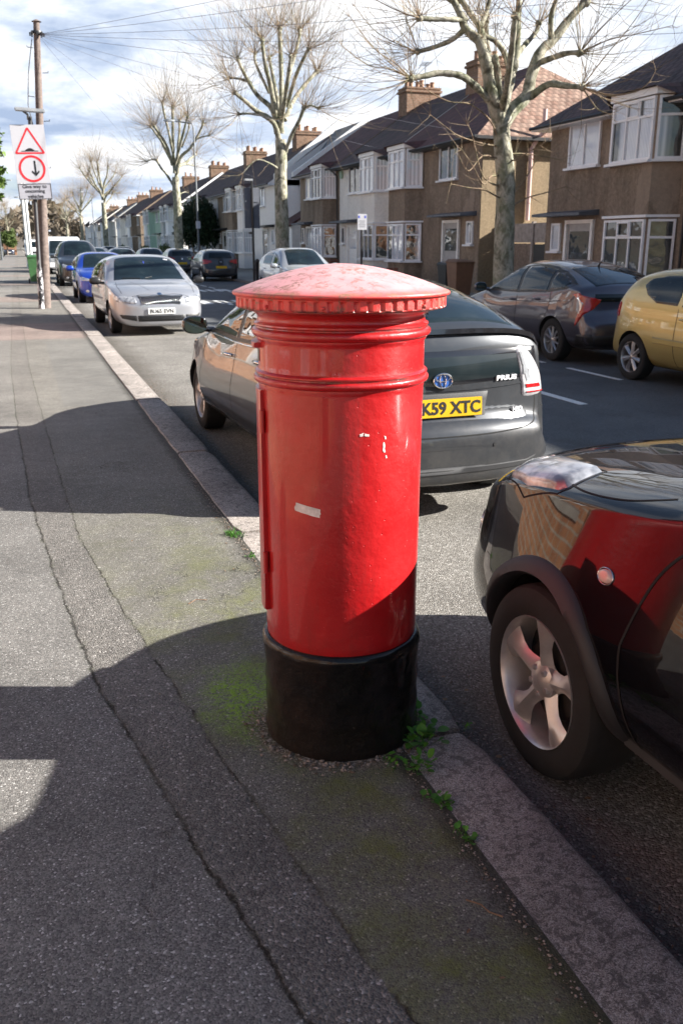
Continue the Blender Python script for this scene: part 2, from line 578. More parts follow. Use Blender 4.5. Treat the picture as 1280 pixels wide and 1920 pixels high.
def tile_mat(name, c1, c2, rough=0.8):
    def fn(t):
        P = t.pos()
        x, y, z = t.sep(P)
        row = t.m('FRACT', t.m('MULTIPLY', z, 6.4))
        ri = t.m('FLOOR', t.m('MULTIPLY', z, 6.4))
        # tile columns run along whichever horizontal axis the slope faces across
        nx = t.sep(t.n('ShaderNodeNewGeometry').outputs['True Normal'])
        along = t.mix(t.m('GREATER_THAN', t.m('ABSOLUTE', nx[1]), t.m('ABSOLUTE', nx[0])), t.comb(y, 0, 0), t.comb(x, 0, 0))
        al = t.sep(along)[0]
        colm = t.m('FRACT', t.m('ADD', t.m('MULTIPLY', al, 3.6), t.m('MULTIPLY', t.m('MODULO', ri, 2.0), 0.5)))
        ci = t.m('FLOOR', t.m('ADD', t.m('MULTIPLY', al, 3.6), t.m('MULTIPLY', t.m('MODULO', ri, 2.0), 0.5)))
        wn = t.n('ShaderNodeTexWhiteNoise', {'Vector': t.comb(ri, ci, 0.0)}, noise_dimensions='3D')
        c = t.mix(wn.outputs['Value'], c1, c2)
        c = t.mix(t.m('MULTIPLY', t.step(row, .16, .0), .75), c, (.012, .010, .009))
        c = t.mix(t.m('MULTIPLY', t.step(t.m('ABSOLUTE', t.m('SUBTRACT', colm, .5)), .44, .5), .5), c, (.015, .012, .01))
        c = t.mix(1.0, c, t.ramp(t.noise(P, 1.3, 6, .65), [(.3, .66), (.5, 1.0), (.7, 1.3)]), 'MULTIPLY')
        c = t.mix(t.m('MULTIPLY', t.step(t.noise(P, 5, 5, .7), .58, .7), .35), c, (.13, .13, .085))
        h = t.m('ADD', t.m('MULTIPLY', row, -1.0), t.m('MULTIPLY', t.m('ABSOLUTE', t.m('SUBTRACT', colm, .5)), -1.0))
        t.bsdf(color=c, rough=rough, normal=t.bump(h, 0.9, 0.04), spec=0.35)
    return material(name, fn)


def mk_pane(t):
    P = t.pos()
    x, y, z = t.sep(P)
    r = t.rnd()
    yr = t.m('ADD', t.m('ADD', y, x), t.m('MULTIPLY', r, 17.0))
    fold = t.n('ShaderNodeTexWave', {'Vector': t.comb(yr, t.m('MULTIPLY', z, .05), 0.0), 'Scale': 5.5, 'Distortion': 2.2, 'Detail': 3.0})
    cur = t.ramp(fold.outputs['Color'], [(0.0, (.34, .36, .40)), (1.0, (.72, .74, .78))])
    dark = t.ramp(t.noise(P, 2.3, 4, .6), [(.3, (.012, .014, .015)), (.7, (.07, .065, .055))])
    m = t.step(t.m('ADD', t.noise(t.comb(yr, 0.0, t.m('FLOOR', t.m('MULTIPLY', z, .45))), 1.0, 1.5), t.m('MULTIPLY', t.m('SUBTRACT', r, .5), .5)), 0.44, 0.47)
    c = t.mix(m, dark, cur)
    nrm = t.bump(t.noise(P, 1.6, 2, .5), 0.25, 0.05)
    nd = t.bsdf(color=c, rough=0.5, coat=1.0, coatr=0.012, coatn=nrm, spec=0.1)
    nd.inputs['Coat IOR'].default_value = 1.75


def bark(name, light, mid, dark, sc=9.0):
    def fn(t):
        P = t.obj()
        n = t.noise(t.vm('MULTIPLY', P, (1, 1, .6)), sc, 5, .6, .5)
        c = t.ramp(n, [(.34, dark), (.46, mid), (.56, light), (.66, mid)])
        c = t.mix(t.m('MULTIPLY', t.step(t.noise(P, 2.5, 4, .6), .5, .62), .5), c, (.12, .14, .07))
        t.bsdf(color=c, rough=0.9, normal=t.bump(t.noise(P, sc * 5, 5, .7), 0.6, 0.02), spec=.2)
    return material(name, fn)


def leafmat(name, a, b):
    def fn(t):
        P = t.obj()
        c = t.mix(t.step(t.noise(P, 7, 3, .6), .35, .65), a, b)
        nd = t.bsdf(color=c, rough=0.6, spec=.3)
        nd.inputs['Subsurface Weight'].default_value = 0.0
    return material(name, fn)


BOX = (0.926, 2.664)
material('pavement_asphalt', mk_pavement)
material('road_asphalt', mk_road)
material('granite', mk_granite)
material('window_pane', mk_pane)
wall_mat('pebbledash_brown', (.255, .195, .145), (.13, .097, .07), stain=.85)
wall_mat('pebbledash_cream', (.84, .79, .72), (.74, .68, .60), stain=.3)
wall_mat('pebbledash_tan', (.27, .205, .13), (.17, .12, .07))
wall_mat('render_white', (.87, .86, .85), (.82, .80, .78), scale=25, bstr=.15, stain=.1)
wall_mat('render_green', (.38, .50, .40), (.3, .42, .33), scale=25, bstr=.15, stain=.25)
wall_mat('render_pink', (.86, .80, .77), (.78, .71, .68), scale=25, bstr=.15, stain=.1)
wall_mat('render_grey', (.50, .50, .48), (.4, .4, .38), scale=25, bstr=.15, stain=.25)
brick_mat('brick_orange', (.36, .17, .085), (.28, .12, .06), (.34, .28, .22))
brick_mat('brick_red', (.20, .060, .038), (.13, .04, .028), (.20, .16, .13))
brick_mat('brick_brown', (.25, .145, .095), (.17, .095, .06), (.24, .2, .16))
tile_mat('roof_dark', (.058, .036, .034), (.105, .062, .056), .8)
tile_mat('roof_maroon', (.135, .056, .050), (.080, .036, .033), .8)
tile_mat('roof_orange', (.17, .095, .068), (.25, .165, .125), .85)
tile_mat('roof_slate', (.045, .048, .058), (.085, .09, .10), .5)
simple('upvc', (.78, .77, .78), .35, var=.05)
simple('upvc_dark', (.10, .09, .08), .5)
simple('white_paint', (.80, .78, .75), .5, var=.08)
simple('lead_flashing', (.10, .11, .13), .6, var=.25)
simple('gutter_black', (.02, .02, .022), .45)
simple('pink_pipe', (.62, .42, .38), .5, var=.1)
simple('door_grey', (.36, .34, .33), .5)
simple('terracotta', (.30, .17, .11), .8, var=.3)
simple('fence_concrete', (.32, .28, .25), .9, var=.25, bscale=60)
simple('timber_weathered', (.20, .15, .115), .9, var=.35, vscale=12, bscale=30)
simple('door_black', (.02, .02, .022), .5)
simple('road_paint', (.66, .66, .64), .8, var=.2, vscale=30, bscale=150)
simple('ground_soil', (.09, .085, .06), .95, var=.4, vscale=1.2)
simple('slab_concrete', (.27, .25, .22), .9, var=.25, vscale=3, bscale=80)
simple('pole_wood', (.15, .115, .10), .85, var=.35, vscale=14, bscale=40)
simple('lamp_grey', (.13, .14, .15), .5, metal=.3)
simple('galvanised', (.45, .46, .47), .45, metal=.6, var=.2)
simple('black_paint', (.015, .015, .017), .35, bscale=90, bstr=.3)
simple('sign_grey', (.11, .12, .145), .55, var=.08)
simple('sign_white', (.46, .46, .49), .35, var=.04)
simple('sign_red', (.60, .02, .03), .4)
simple('sign_black', (.01, .01, .012), .5)
simple('sign_pale', (.36, .36, .40), .4, var=.05)
simple('bin_green', (.045, .13, .045), .5, var=.2)
simple('bin_brown', (.16, .08, .045), .55, var=.15)
simple('bin_black', (.014, .016, .02), .5, var=.15)
simple('wire_black', (.10, .10, .12), .6)
simple('blue_mark', (.05, .08, .45), .5)
bark('bark_plane', (.40, .375, .30), (.22, .21, .155), (.10, .09, .065), 6)
bark('bark_twig', (.30, .23, .15), (.24, .17, .115), (.14, .10, .07), 9)
bark('bark_far', (.36, .29, .21), (.30, .22, .16), (.2, .14, .10), 9)
leafmat('leaf_yew', (.012, .030, .014), (.03, .055, .022))
leafmat('leaf_conifer', (.06, .11, .02), (.12, .17, .03))
leafmat('leaf_weed', (.035, .12, .012), (.07, .20, .022))
leafmat('leaf_hedge', (.05, .09, .02), (.10, .13, .035))
leafmat('wood_far', (.085, .07, .052), (.15, .12, .09))
# ------------------------------------------------------------------ ground, road, kerbs, pavements
KI, KO = 1.05, 1.335           # kerb inner and outer X
FK = 9.65                      # far kerb
RZ = -0.10                     # road level

def sheet(name, x0, x1, y0, y1, z, m, nx=1, ny=1):
    mb = MB()
    for i in range(nx):
        for j in range(ny):
            xa, xb = x0 + (x1 - x0) * i / nx, x0 + (x1 - x0) * (i + 1) / nx
            ya, yb = y0 + (y1 - y0) * j / ny, y0 + (y1 - y0) * (j + 1) / ny
            mb.add([(xa, ya, z), (xb, ya, z), (xb, yb, z), (xa, yb, z)], [(0, 1, 2, 3)])
    return tag(mb.build(name, m), kind='structure')

sheet('ground', -900, 900, -60, 2200, -0.13, 'ground_soil')
sheet('road', KO - 0.02, FK + 0.05, -45, 420, RZ, 'road_asphalt')
sheet('pavement', -1.75, KI + 0.01, -45, 420, 0.0, 'pavement_asphalt')
sheet('far_pavement', FK + 0.28, 12.0, -45, 420, 0.0, 'slab_concrete')
sheet('front_yard', 12.0, 15.0, -45, 420, -0.004, 'slab_concrete')

def kerb(name, x0, x1, road_side, joints, seed, top=0.004):
    rng = random.Random(seed)
    mb = MB()
    for a, b in zip(joints[:-1], joints[1:]):
        n = max(2, int((b - a) / 0.12)) if abs(a) < 9 else 2
        g = 0.016
        rows = []
        jx, jz = rng.uniform(-.008, .008), rng.uniform(-.005, .007)
        for i in range(n + 1):
            y = a + g + (b - a - 2 * g) * i / n
            e = 0.02 * (1 if i in (0, n) else 0) if abs(a) < 9 else 0
            wi = x0 + jx + rng.uniform(-.005, .005) + e
            wo = x1 + jx + rng.uniform(-.003, .003) - e
            t_ = top + jz
            r = 0.022
            s = [(wi, -.12), (wi, t_ - r * .7), (wi + r * .6, t_), (wo - r * 1.2, t_), (wo - r * .3, t_ - r * .5), (wo, t_ - r * 1.6), (wo + .012, -.14)]
            if road_side < 0:
                s = [(x0 + x1 - p, q) for p, q in s]
            rows.append([(p, y, q) for p, q in s])
        m = len(rows[0])
        v = [p for r_ in rows for p in r_]
        f = [(i * m + j, i * m + j + 1, (i + 1) * m + j + 1, (i + 1) * m + j) for i in range(n) for j in range(m - 1)]
        f += [tuple(range(m)), tuple(n * m + j for j in range(m))]
        mb.add(v, f)
    o = mb.build(name, 'granite', smooth=35)
    return tag(o, kind='structure')

jn = [-45 + 2.3 * k for k in range(0, 19)]
jn = [j for j in jn if j < -2.8] + [-2.3, 0.1, 2.47, 4.87, 7.08, 9.75, 12.5, 14.9, 17.2]
while jn[-1] < 300: jn.append(jn[-1] + 2.35)
kerb('kerb', KI, KO, 1, jn, 1)
kerb('far_kerb', FK, FK + 0.28, -1, [-45 + 2.4 * k for k in range(150)], 2)

mb = MB()
def dash(x, y0, y1, w=0.10):
    mb.box(x - w / 2, x + w / 2, y0, y1, RZ + .001, RZ + .004)
for k in range(-2, 40):
    dash(5.80, 8.45 + 6.0 * k, 10.45 + 6.0 * k, .11)
mb.build('centre_line_marking', 'road_paint')
tag(bpy.data.objects['centre_line_marking'], kind='structure')
mb = MB()
for k in range(0, 30):
    y = 9.9 + 1.9 * k
    mb.box(7.30, 7.38, y, y + 1.25, RZ + .001, RZ + .004)
for k in range(4):   # give-way triangles and bars further along
    mb.box(5.1 + k * .55, 5.4 + k * .55, 27.0, 28.6, RZ + .001, RZ + .004)
for k in range(5):
    mb.box(6.1 + k * .32, 6.28 + k * .32, 34.2, 35.6, RZ + .001, RZ + .004)
tag(mb.build('bay_marking', 'road_paint'), kind='structure')

# distant rise with woods closing the street
mb = MB()
rng = random.Random(5)
prev = None
N = 60
top = []
for i in range(N + 1):
    a = -40 + 130 * i / N
    x = math.sin(rad(a)) * 620; y = math.cos(rad(a)) * 620
    h = 9 + 5 * math.sin(i * .31) + 2.2 * math.sin(i * 1.3 + 1)
    top.append((x, y, h))
v, f = [], []
for (x, y, h) in top:
    v += [(x * .80, y * .80, -.1), (x * .92, y * .92, h * .75), (x, y, h), (x * 1.15, y * 1.15, -.1)]
for i in range(N):
    for j in range(3):
        f.append((i * 4 + j, (i + 1) * 4 + j, (i + 1) * 4 + j + 1, i * 4 + j + 1))
mb.add(v, f)
tag(mb.build('hill', 'wood_far', smooth=180), kind='structure')


# ------------------------------------------------------------------ the pillar box
def pillar_box():
    root = empty('pillar_box', (BOX[0], BOX[1], 0))
    tag(root, 'red cylindrical post box with fluted domed cap and black painted base, standing at the kerb', 'post box')
    def mk_red(t):
        P = t.obj()
        n = t.noise(P, 5, 5, .6)
        c = t.ramp(n, [(.3, (.34, .004, .006)), (.7, (.43, .007, .009))])
        gr = t.m('MULTIPLY', t.step(t.noise(t.vm('MULTIPLY', P, (3, 3, .5)), 6.0, 6, .7), .52, .70), .35)
        c = t.mix(gr, c, (.20, .02, .018))
        zz_ = t.sep(P)[2]
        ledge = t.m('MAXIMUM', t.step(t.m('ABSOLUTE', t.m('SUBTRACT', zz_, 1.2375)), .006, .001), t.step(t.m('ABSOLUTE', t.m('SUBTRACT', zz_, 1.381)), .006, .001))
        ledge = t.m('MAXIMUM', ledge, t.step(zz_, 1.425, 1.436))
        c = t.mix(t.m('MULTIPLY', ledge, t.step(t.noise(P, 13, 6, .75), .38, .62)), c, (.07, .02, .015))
        chip = t.step(t.noise(t.vm('MULTIPLY', P, (1, 1, .7)), 21, 6, .78, .4), .70, .715)
        c = t.mix(t.m('MULTIPLY', chip, .8), c, (.14, .02, .015))
        run = t.step(t.noise(t.vm('MULTIPLY', P, (9, 9, .8)), 3.0, 5, .65), .62, .75)
        c = t.mix(t.m('MULTIPLY', run, .28), c, (.24, .008, .008))
        z = t.sep(P)[2]
        low = t.m('MULTIPLY', t.step(z, .55, .36), t.step(t.noise(P, 9, 6, .7), .45, .7))
        c = t.mix(t.m('MULTIPLY', low, .5), c, (.20, .018, .012))
        h = t.m('ADD', t.noise(P, 34, 5, .6), t.m('MULTIPLY', t.noise(P, 9, 3, .5), 1.6))
        pit = t.step(t.vor(P, 38), .10, .04)
        h = t.m('ADD', h, t.m('MULTIPLY', pit, -.8))
        h = t.m('ADD', h, t.m('MULTIPLY', chip, -.9))
        t.bsdf(color=c, rough=t.ramp(n, [(.3, .34), (.7, .5)]), normal=t.bump(h, .5, .0045), coat=t.ramp(t.noise(P, 6, 5, .7), [(.35, .35), (.6, .7)]), coatr=.09, spec=.35)
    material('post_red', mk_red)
    def mk_cap(t):
        P = t.obj()
        n = t.noise(P, 7, 6, .66)
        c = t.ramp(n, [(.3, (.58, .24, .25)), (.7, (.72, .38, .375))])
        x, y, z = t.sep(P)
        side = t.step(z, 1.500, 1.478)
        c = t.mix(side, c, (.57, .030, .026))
        dirt = t.m('MULTIPLY', t.step(t.noise(P, 23, 9, .85, .6), .51, .57), t.step(t.noise(P, 4, 4, .6), .38, .56))
        c = t.mix(t.m('MULTIPLY', dirt, .85), c, (.20, .10, .06))
        spk = t.step(t.noise(P, 120, 2, .5), .66, .70)
        c = t.mix(t.m('MULTIPLY', spk, .45), c, (.25, .12, .08))
        edge = t.m('MULTIPLY', t.step(t.m('ABSOLUTE', t.m('SUBTRACT', z, 1.486)), .006, .001), t.step(t.noise(P, 24, 4, .7), .42, .6))
        c = t.mix(t.m('MULTIPLY', edge, .6), c, (.28, .17, .09))
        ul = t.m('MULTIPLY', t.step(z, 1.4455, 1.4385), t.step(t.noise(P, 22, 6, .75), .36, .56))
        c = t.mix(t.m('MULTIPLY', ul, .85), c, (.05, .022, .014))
        t.bsdf(color=c, rough=t.m('ADD', t.m('MULTIPLY', dirt, .2), .46), normal=t.bump(t.m('ADD', n, dirt), .35, .003), coat=.25, coatr=.3)
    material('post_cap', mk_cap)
    def mk_blk(t):
        P = t.obj()
        n = t.noise(P, 8, 7, .72)
        x, y, z = t.sep(P)
        c = t.ramp(n, [(.35, (.0018, .0018, .002)), (.62, (.004, .0035, .0035)), (.78, (.018, .011, .008))])
        low = t.step(t.m('ADD', z, t.m('MULTIPLY', t.noise(P, 6, 5, .7), .22)), .30, .05)
        c = t.mix(t.m('MULTIPLY', low, .3), c, (.035, .026, .019))
        lf = t.m('MULTIPLY', t.step(x, -.10, -.26), t.step(t.noise(P, 5, 4, .6), .3, .6))
        c = t.mix(t.m('MULTIPLY', lf, .5), c, (.05, .026, .014))
        ch = t.m('MULTIPLY', t.step(t.noise(P, 26, 5, .75), .655, .67), t.step(z, .25, .36))
        c = t.mix(ch, c, (.30, .03, .02))
        sc = t.step(t.noise(t.vm('MULTIPLY', P, (1, 1, .4)), 55, 4, .8), .70, .73)
        c = t.mix(t.m('MULTIPLY', sc, .7), c, (.22, .19, .16))
        t.bsdf(color=c, rough=t.ramp(n, [(.3, .40), (.7, .65)]), normal=t.bump(t.noise(P, 13, 8, .72), .95, .03), coat=.6, coatr=.10, spec=.12)
    material('post_black', mk_blk)

    K = 192
    # base: slightly lumpy thick coat of black paint
    mb = MB()
    rng = random.Random(3)
    ph = [rng.uniform(0, 6.28) for _ in range(8)]
    def lump(r, h, an, i):
        return r + .0016 * math.sin(3 * an + ph[0] + h * 9) + .0012 * math.sin(7 * an + ph[1] + h * 23) + .0008 * math.sin(17 * an + ph[2] - h * 31)
    base = [(.262, -.05), (.264, .0), (.266, .03)] + [(.262 + .002 * math.cos(k * 1.7), .03 + .29 * k / 12) for k in range(1, 12)] + \
           [(.264, .322), (.268, .335), (.2685, .350), (.264, .362), (.256, .368), (.250, .3685)]
    mb.lathe(base, K, fn=lump)
    mb.build('base', 'post_black', root, smooth=50)
    # body: shaft, two mouldings and the cove under the cap
    prof = [(.2495, .366), (.2515, .372), (.2525, .40)]
    prof += [(.2525 + .0055 * k / 12, .40 + .79 * k / 12) for k in range(1, 13)]
    prof += [(.2585, 1.198), (.2600, 1.203), (.2600, 1.2105), (.2655, 1.2125), (.2710, 1.2165), (.2735, 1.2225), (.2735, 1.229),
             (.2700, 1.2335), (.2655, 1.2355), (.2655, 1.239), (.2685, 1.2415), (.2690, 1.246), (.2655, 1.250), (.2595, 1.252), (.2585, 1.257)]
    prof += [(.2585, 1.26 + .01 * k) for k in range(1, 8)]
    prof += [(.2590, 1.337), (.2620, 1.341), (.2640, 1.346), (.2640, 1.350), (.2700, 1.3525), (.2755, 1.3575), (.2775, 1.364),
             (.2765, 1.371), (.2715, 1.3765), (.2660, 1.3785), (.2655, 1.382), (.2695, 1.386), (.2695, 1.391), (.2620, 1.395), (.2590, 1.400),
             (.2585, 1.407), (.2600, 1.413), (.2650, 1.419), (.2740, 1.4245), (.2860, 1.429), (.2960, 1.431), (.2985, 1.4335), (.2985, 1.438), (.302, 1.440)]
    mb = MB()
    mb.lathe(prof, K)
    mb.build('body', 'post_red', root, smooth=40)
    # cap: fluted fascia, lip and shallow dome
    mb = MB()
    nfl = 55
    KC = nfl * 8
    def flute(r, h, an, i):
        if 1 <= i <= 10 and 3 <= i <= 8:
            ph_ = (an / (2 * math.pi) * nfl) % 1.0
            e = max(0.0, math.cos((ph_ - .5) * math.pi / .48)) if abs(ph_ - .5) < .24 else 0
            top_ = 1.0 if i < 8 else .55
            return r - .0065 * (e ** .6) * top_
        return r
    cp = [(.295, 1.440), (.317, 1.436), (.3205, 1.4385), (.3215, 1.4420), (.3215, 1.4440), (.3215, 1.450), (.3215, 1.458), (.3215, 1.463), (.3215, 1.4655),
          (.3215, 1.4675), (.3215, 1.470), (.3225, 1.4715), (.3290, 1.473), (.3318, 1.4755), (.3325, 1.479), (.3318, 1.4825), (.3290, 1.4850), (.324, 1.4865)]
    for k in range(1, 25):
        u = k / 24
        r = .324 * (1 - u)
        cp.append((max(r, 1e-4), 1.4865 + .0765 * (1 - (r / .324) ** 1.75)))
    mb.lathe(cp, KC, fn=flute)
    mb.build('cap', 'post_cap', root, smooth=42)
    # two small rivets on the fascia
    for an in (-62, -118, -150):
        mb = MB()
        a = rad(an)
        c = Vector((math.cos(a) * .3155, math.sin(a) * .3155, 1.449))
        d = Vector((math.cos(a), math.sin(a), 0))
        mb.tube([c, c + d * .010, c + d * .014], [.0065, .006, .002], 10)
        mb.build('rivet', 'post_cap', root, smooth=40)
    # the collection door: a curved plate on the far left side, with hinge nibs
    def plate(name, a0, a1, r0, r1, z0, z1, mt, edge=.004):
        m = MB()
        n = 24
        v, f = [], []
        for i in range(n + 1):
            a = rad(a0 + (a1 - a0) * i / n)
            ed = 0 if 0 < i < n else edge
            for (r, z) in ((r0, z0), (r1 - ed, z0), (r1, z0 + edge), (r1, z1 - edge), (r1 - ed, z1), (r0, z1)):
                v.append((math.cos(a) * r, math.sin(a) * r, z))
        for i in range(n):
            for j in range(5):
                f.append((i * 6 + j, (i + 1) * 6 + j, (i + 1) * 6 + j + 1, i * 6 + j + 1))
        f += [tuple(range(6)), tuple(n * 6 + j for j in range(6))]
        m.add(v, f)
        return m.build(name, mt, root, smooth=40)
    d = plate('door', 118, 184, .2480, .2690, .468, 1.192, 'post_red')
    for z in (.60, 1.06):
        m = MB(); a = rad(185)
        m.tube([(math.cos(a) * .266, math.sin(a) * .266, z), (math.cos(a) * .266, math.sin(a) * .266, z + .07)], .008, 10)
        m.build('hinge', 'post_red', root, smooth=40)
    # raised hood and slot on the face turned away from the camera
    plate('aperture_hood', 128, 180, .2480, .279, 1.318, 1.334, 'post_red')
    plate('aperture', 131, 177, .2480, .2600, 1.276, 1.312, 'black_paint', .001)
    # old sticker scraps
    def scrap(u0, v0, w_, h_, tilt, seed, rag=.25):
        """u: bearing in degrees round the box; v: height"""
        r_ = random.Random(seed)
        m = MB()
        pts = []
        n = 16
        for i in range(n):
            a = 2 * math.pi * i / n
            c_, s_ = math.cos(a), math.sin(a)
            q = 1 / max(abs(c_), abs(s_))
            q *= 1 - rag * r_.random()
            px, pz = c_ * q * w_ / 2, s_ * q * h_ / 2
            px, pz = px * math.cos(tilt) - pz * math.sin(tilt), px * math.sin(tilt) + pz * math.cos(tilt)
            pts.append((px, pz))
        rb = .2525 + .0055 * (v0 - .40) / .79 + .0012
        P3 = [(math.cos(rad(u0) + px / rb) * rb, math.sin(rad(u0) + px / rb) * rb, v0 + pz) for px, pz in pts]
        c0 = (math.cos(rad(u0)) * (rb + .0004), math.sin(rad(u0)) * (rb + .0004), v0)
        m.add(P3 + [c0], [(i, (i + 1) % n, n) for i in range(n)])
        return m.build('sticker_scrap', 'scrap_paper', root, smooth=180)
    simple('scrap_paper', (.62, .55, .52), .7, var=.25, vscale=60)
    cb = -109.19      # bearing of the camera seen from the box
    scrap(cb - 23.5, .848, .090, .028, -.16, 1, .10)
    scrap(cb + 13.5, 1.083, .016, .011, .1, 2, .5)
    scrap(cb + 17.0, 1.081, .018, .010, -.1, 3, .5)
    scrap(cb + 29.5, 1.040, .010, .034, .1, 4, .6)
    scrap(cb + 30.5, 1.070, .008, .014, .1, 5, .6)
    scrap(cb + 31.5, 1.010, .007, .012, .3, 6, .6)
    return root

pillar_box()

# rubble and grit fallen round the foot of the box (uncountable)
mb = MB()
rng = random.Random(8)
ico = [(0, 0, 1), (.9, 0, .3), (.3, .85, .2), (-.7, .5, .3), (-.7, -.5, .2), (.3, -.85, .3), (0, 0, -.6)]
icf = [(0, 1, 2), (0, 2, 3), (0, 3, 4), (0, 4, 5), (0, 5, 1), (6, 2, 1), (6, 3, 2), (6, 4, 3), (6, 5, 4), (6, 1, 5)]
def pebble(x, y, s):
    q = Matrix.Rotation(rng.uniform(0, 6.28), 3, 'Z') @ Matrix.Diagonal((s * rng.uniform(.6, 1.3), s * rng.uniform(.6, 1.3), s * rng.uniform(.4, .8)))
    mb.add([tuple(q @ Vector([c * rng.uniform(.8, 1.2) for c in p]) + Vector((x, y, s * .25))) for p in ico], icf, rng.randrange(3))
for k in range(420):
    a = rad(rng.uniform(-215, -20)); r = .268 + abs(rng.gauss(0, .035))
    pebble(BOX[0] + math.cos(a) * r, BOX[1] + math.sin(a) * r, rng.choice([.0025, .003, .004, .006, .009]))
for k in range(1100):
    y = rng.uniform(.5, 6.4)
    pebble(1.045 - abs(rng.gauss(0, .018)), y, rng.choice([.002, .003, .004, .006]))
for k in range(1500):
    y = rng.uniform(.8, 12)
    mbz = len(mb.v)
    pebble(1.36 + abs(rng.gauss(0, .09)), y, rng.choice([.003, .004, .006, .008]))
    mb.v[mbz:] = [(p[0], p[1], p[2] + RZ) for p in mb.v[mbz:]]
def flake(x, y, z, s):
    a = rng.uniform(0, 6.28); c_, s_ = math.cos(a), math.sin(a)
    w_ = s * rng.uniform(.3, .6)
    pts = [(-s, 0, 0), (-s * .3, w_, s * .25), (s * .5, w_ * .8, s * .1), (s, 0, s * .3), (s * .4, -w_, 0), (-s * .4, -w_ * .8, s * .2)]
    mb.add([(x + p[0] * c_ - p[1] * s_, y + p[0] * s_ + p[1] * c_, z + .002 + p[2]) for p in pts], [(0, 1, 2, 5), (2, 3, 4, 5)], rng.choice((1, 3, 3)))
for k in range(150):
    flake(1.37 + abs(rng.gauss(0, .12)), rng.uniform(.9, 14), RZ, rng.uniform(.004, .014))
for k in range(70):
    flake(1.03 - abs(rng.gauss(0, .10)), rng.uniform(.8, 7), 0, rng.uniform(.003, .009))
for k in range(26):
    flake(rng.uniform(-.9, .9), rng.uniform(1.3, 8), 0, rng.uniform(.003, .009))
mb.tube([(.93, 1.70, .004), (.955, 1.665, .010), (.965, 1.64, .005), (.99, 1.615, .004)], .0022, 5, 3)
mb.tube([(.60, 3.9, .004), (.64, 3.93, .009), (.69, 3.92, .004)], .002, 5, 3)
simple('grit_d', (.19, .11, .06), .8, var=.5, vscale=40)
simple('grit_a', (.24, .19, .15), .9, var=.4, vscale=80)
simple('grit_b', (.11, .08, .055), .9, var=.4, vscale=80)
simple('grit_c', (.26, .22, .19), .9, var=.4, vscale=80)
tag(mb.build('grit', ['grit_a', 'grit_b', 'grit_c', 'grit_d']), 'loose grit, crumbs of stone and leaf litter round the post box foot and kerb', 'grit', kind='stuff')

# weeds growing at the kerb
def weed(x, y, z, n, size, seed, label, grass=False):
    r = random.Random(seed)
    m = MB()
    for k in range(n if grass else int(n * .68)):
        a = r.uniform(0, 6.283); L = size * .82 * r.uniform(.35, 1.1); el = r.uniform(.25, 1.15)
        b = Vector((x + r.gauss(0, size * .25), y + r.gauss(0, size * .4), z))
        d = Vector((math.cos(a) * math.cos(el), math.sin(a) * math.cos(el), math.sin(el)))
        s = Vector((-math.sin(a), math.cos(a), 0))
        up = s.cross(d) * -1
        if grass:
            w = .0022
            pts = [b + d * L * q - Vector((0, 0, 1)) * L * .35 * q * q for q in (0, .35, .7, 1)]
            v = []
            for i, p in enumerate(pts):
                ww = w * (1 - i / 3.2)
                v += [p - s * ww, p + s * ww]
            m.add(v, [(0, 1, 3, 2), (2, 3, 5, 4), (4, 5, 7, 6)])
            continue
        # a stem with a cupped oval leaf
        st = b + d * L * .5
        m.tube([b, (b + st) / 2 + up * L * .02, st], .0009, 3)
        lw = L * r.uniform(.16, .28); ll = L * r.uniform(.38, .6)
        dd = (d + Vector((0, 0, -.55)) * r.random()).normalized()
        v = [st]
        for q in (.25, .55, .85):
            c = st + dd * ll * q
            ww = lw * math.sin(q * math.pi * .85 + .2)
            v += [c - s * ww + up * ww * .25, c - up * .0, c + s * ww + up * ww * .25]
        v.append(st + dd * ll)
        f = [(0, 1, 2), (0, 2, 3), (1, 4, 5, 2), (2, 5, 6, 3), (4, 7, 8, 5), (5, 8, 9, 6), (7, 10, 8), (8, 10, 9)]
        m.add([tuple(p) for p in v], f)
    o = m.build('weed', 'leaf_weed', smooth=60)
    return tag(o, label, 'weed', 'weeds growing in the kerb gap')

weed(1.17, 2.60, 0, 46, .085, 1, 'tall green weed beside the black base, farthest of the weeds at the box')
weed(1.125, 2.44, 0, 60, .10, 2, 'largest leafy weed, where box base and kerb joint meet')
weed(1.06, 2.30, 0, 40, .075, 3, 'round leaved weed at the chamfered corner of the near kerbstone')
weed(.985, 2.345, 0, 22, .055, 4, 'small grassy weed in the dirt just in front of the black base')
weed(1.045, 2.10, 0, 34, .055, 5, 'leafy weed beside a twig at the inner edge of the near kerbstone')
weed(1.045, 1.93, 0, 30, .045, 6, 'low creeping weed lowest in the photo along the kerbstone')
weed(1.325, 2.475, 0, 12, .04, 7, 'tiny weed in the joint at the road edge of the kerb')
weed(1.03, 4.86, 0, 130, .085, 8, 'tuft of grass on the kerb joint left of the post box', True)
weed(1.035, 4.45, 0, 30, .04, 9, 'thin line of green weed between the grass tuft and the post box')
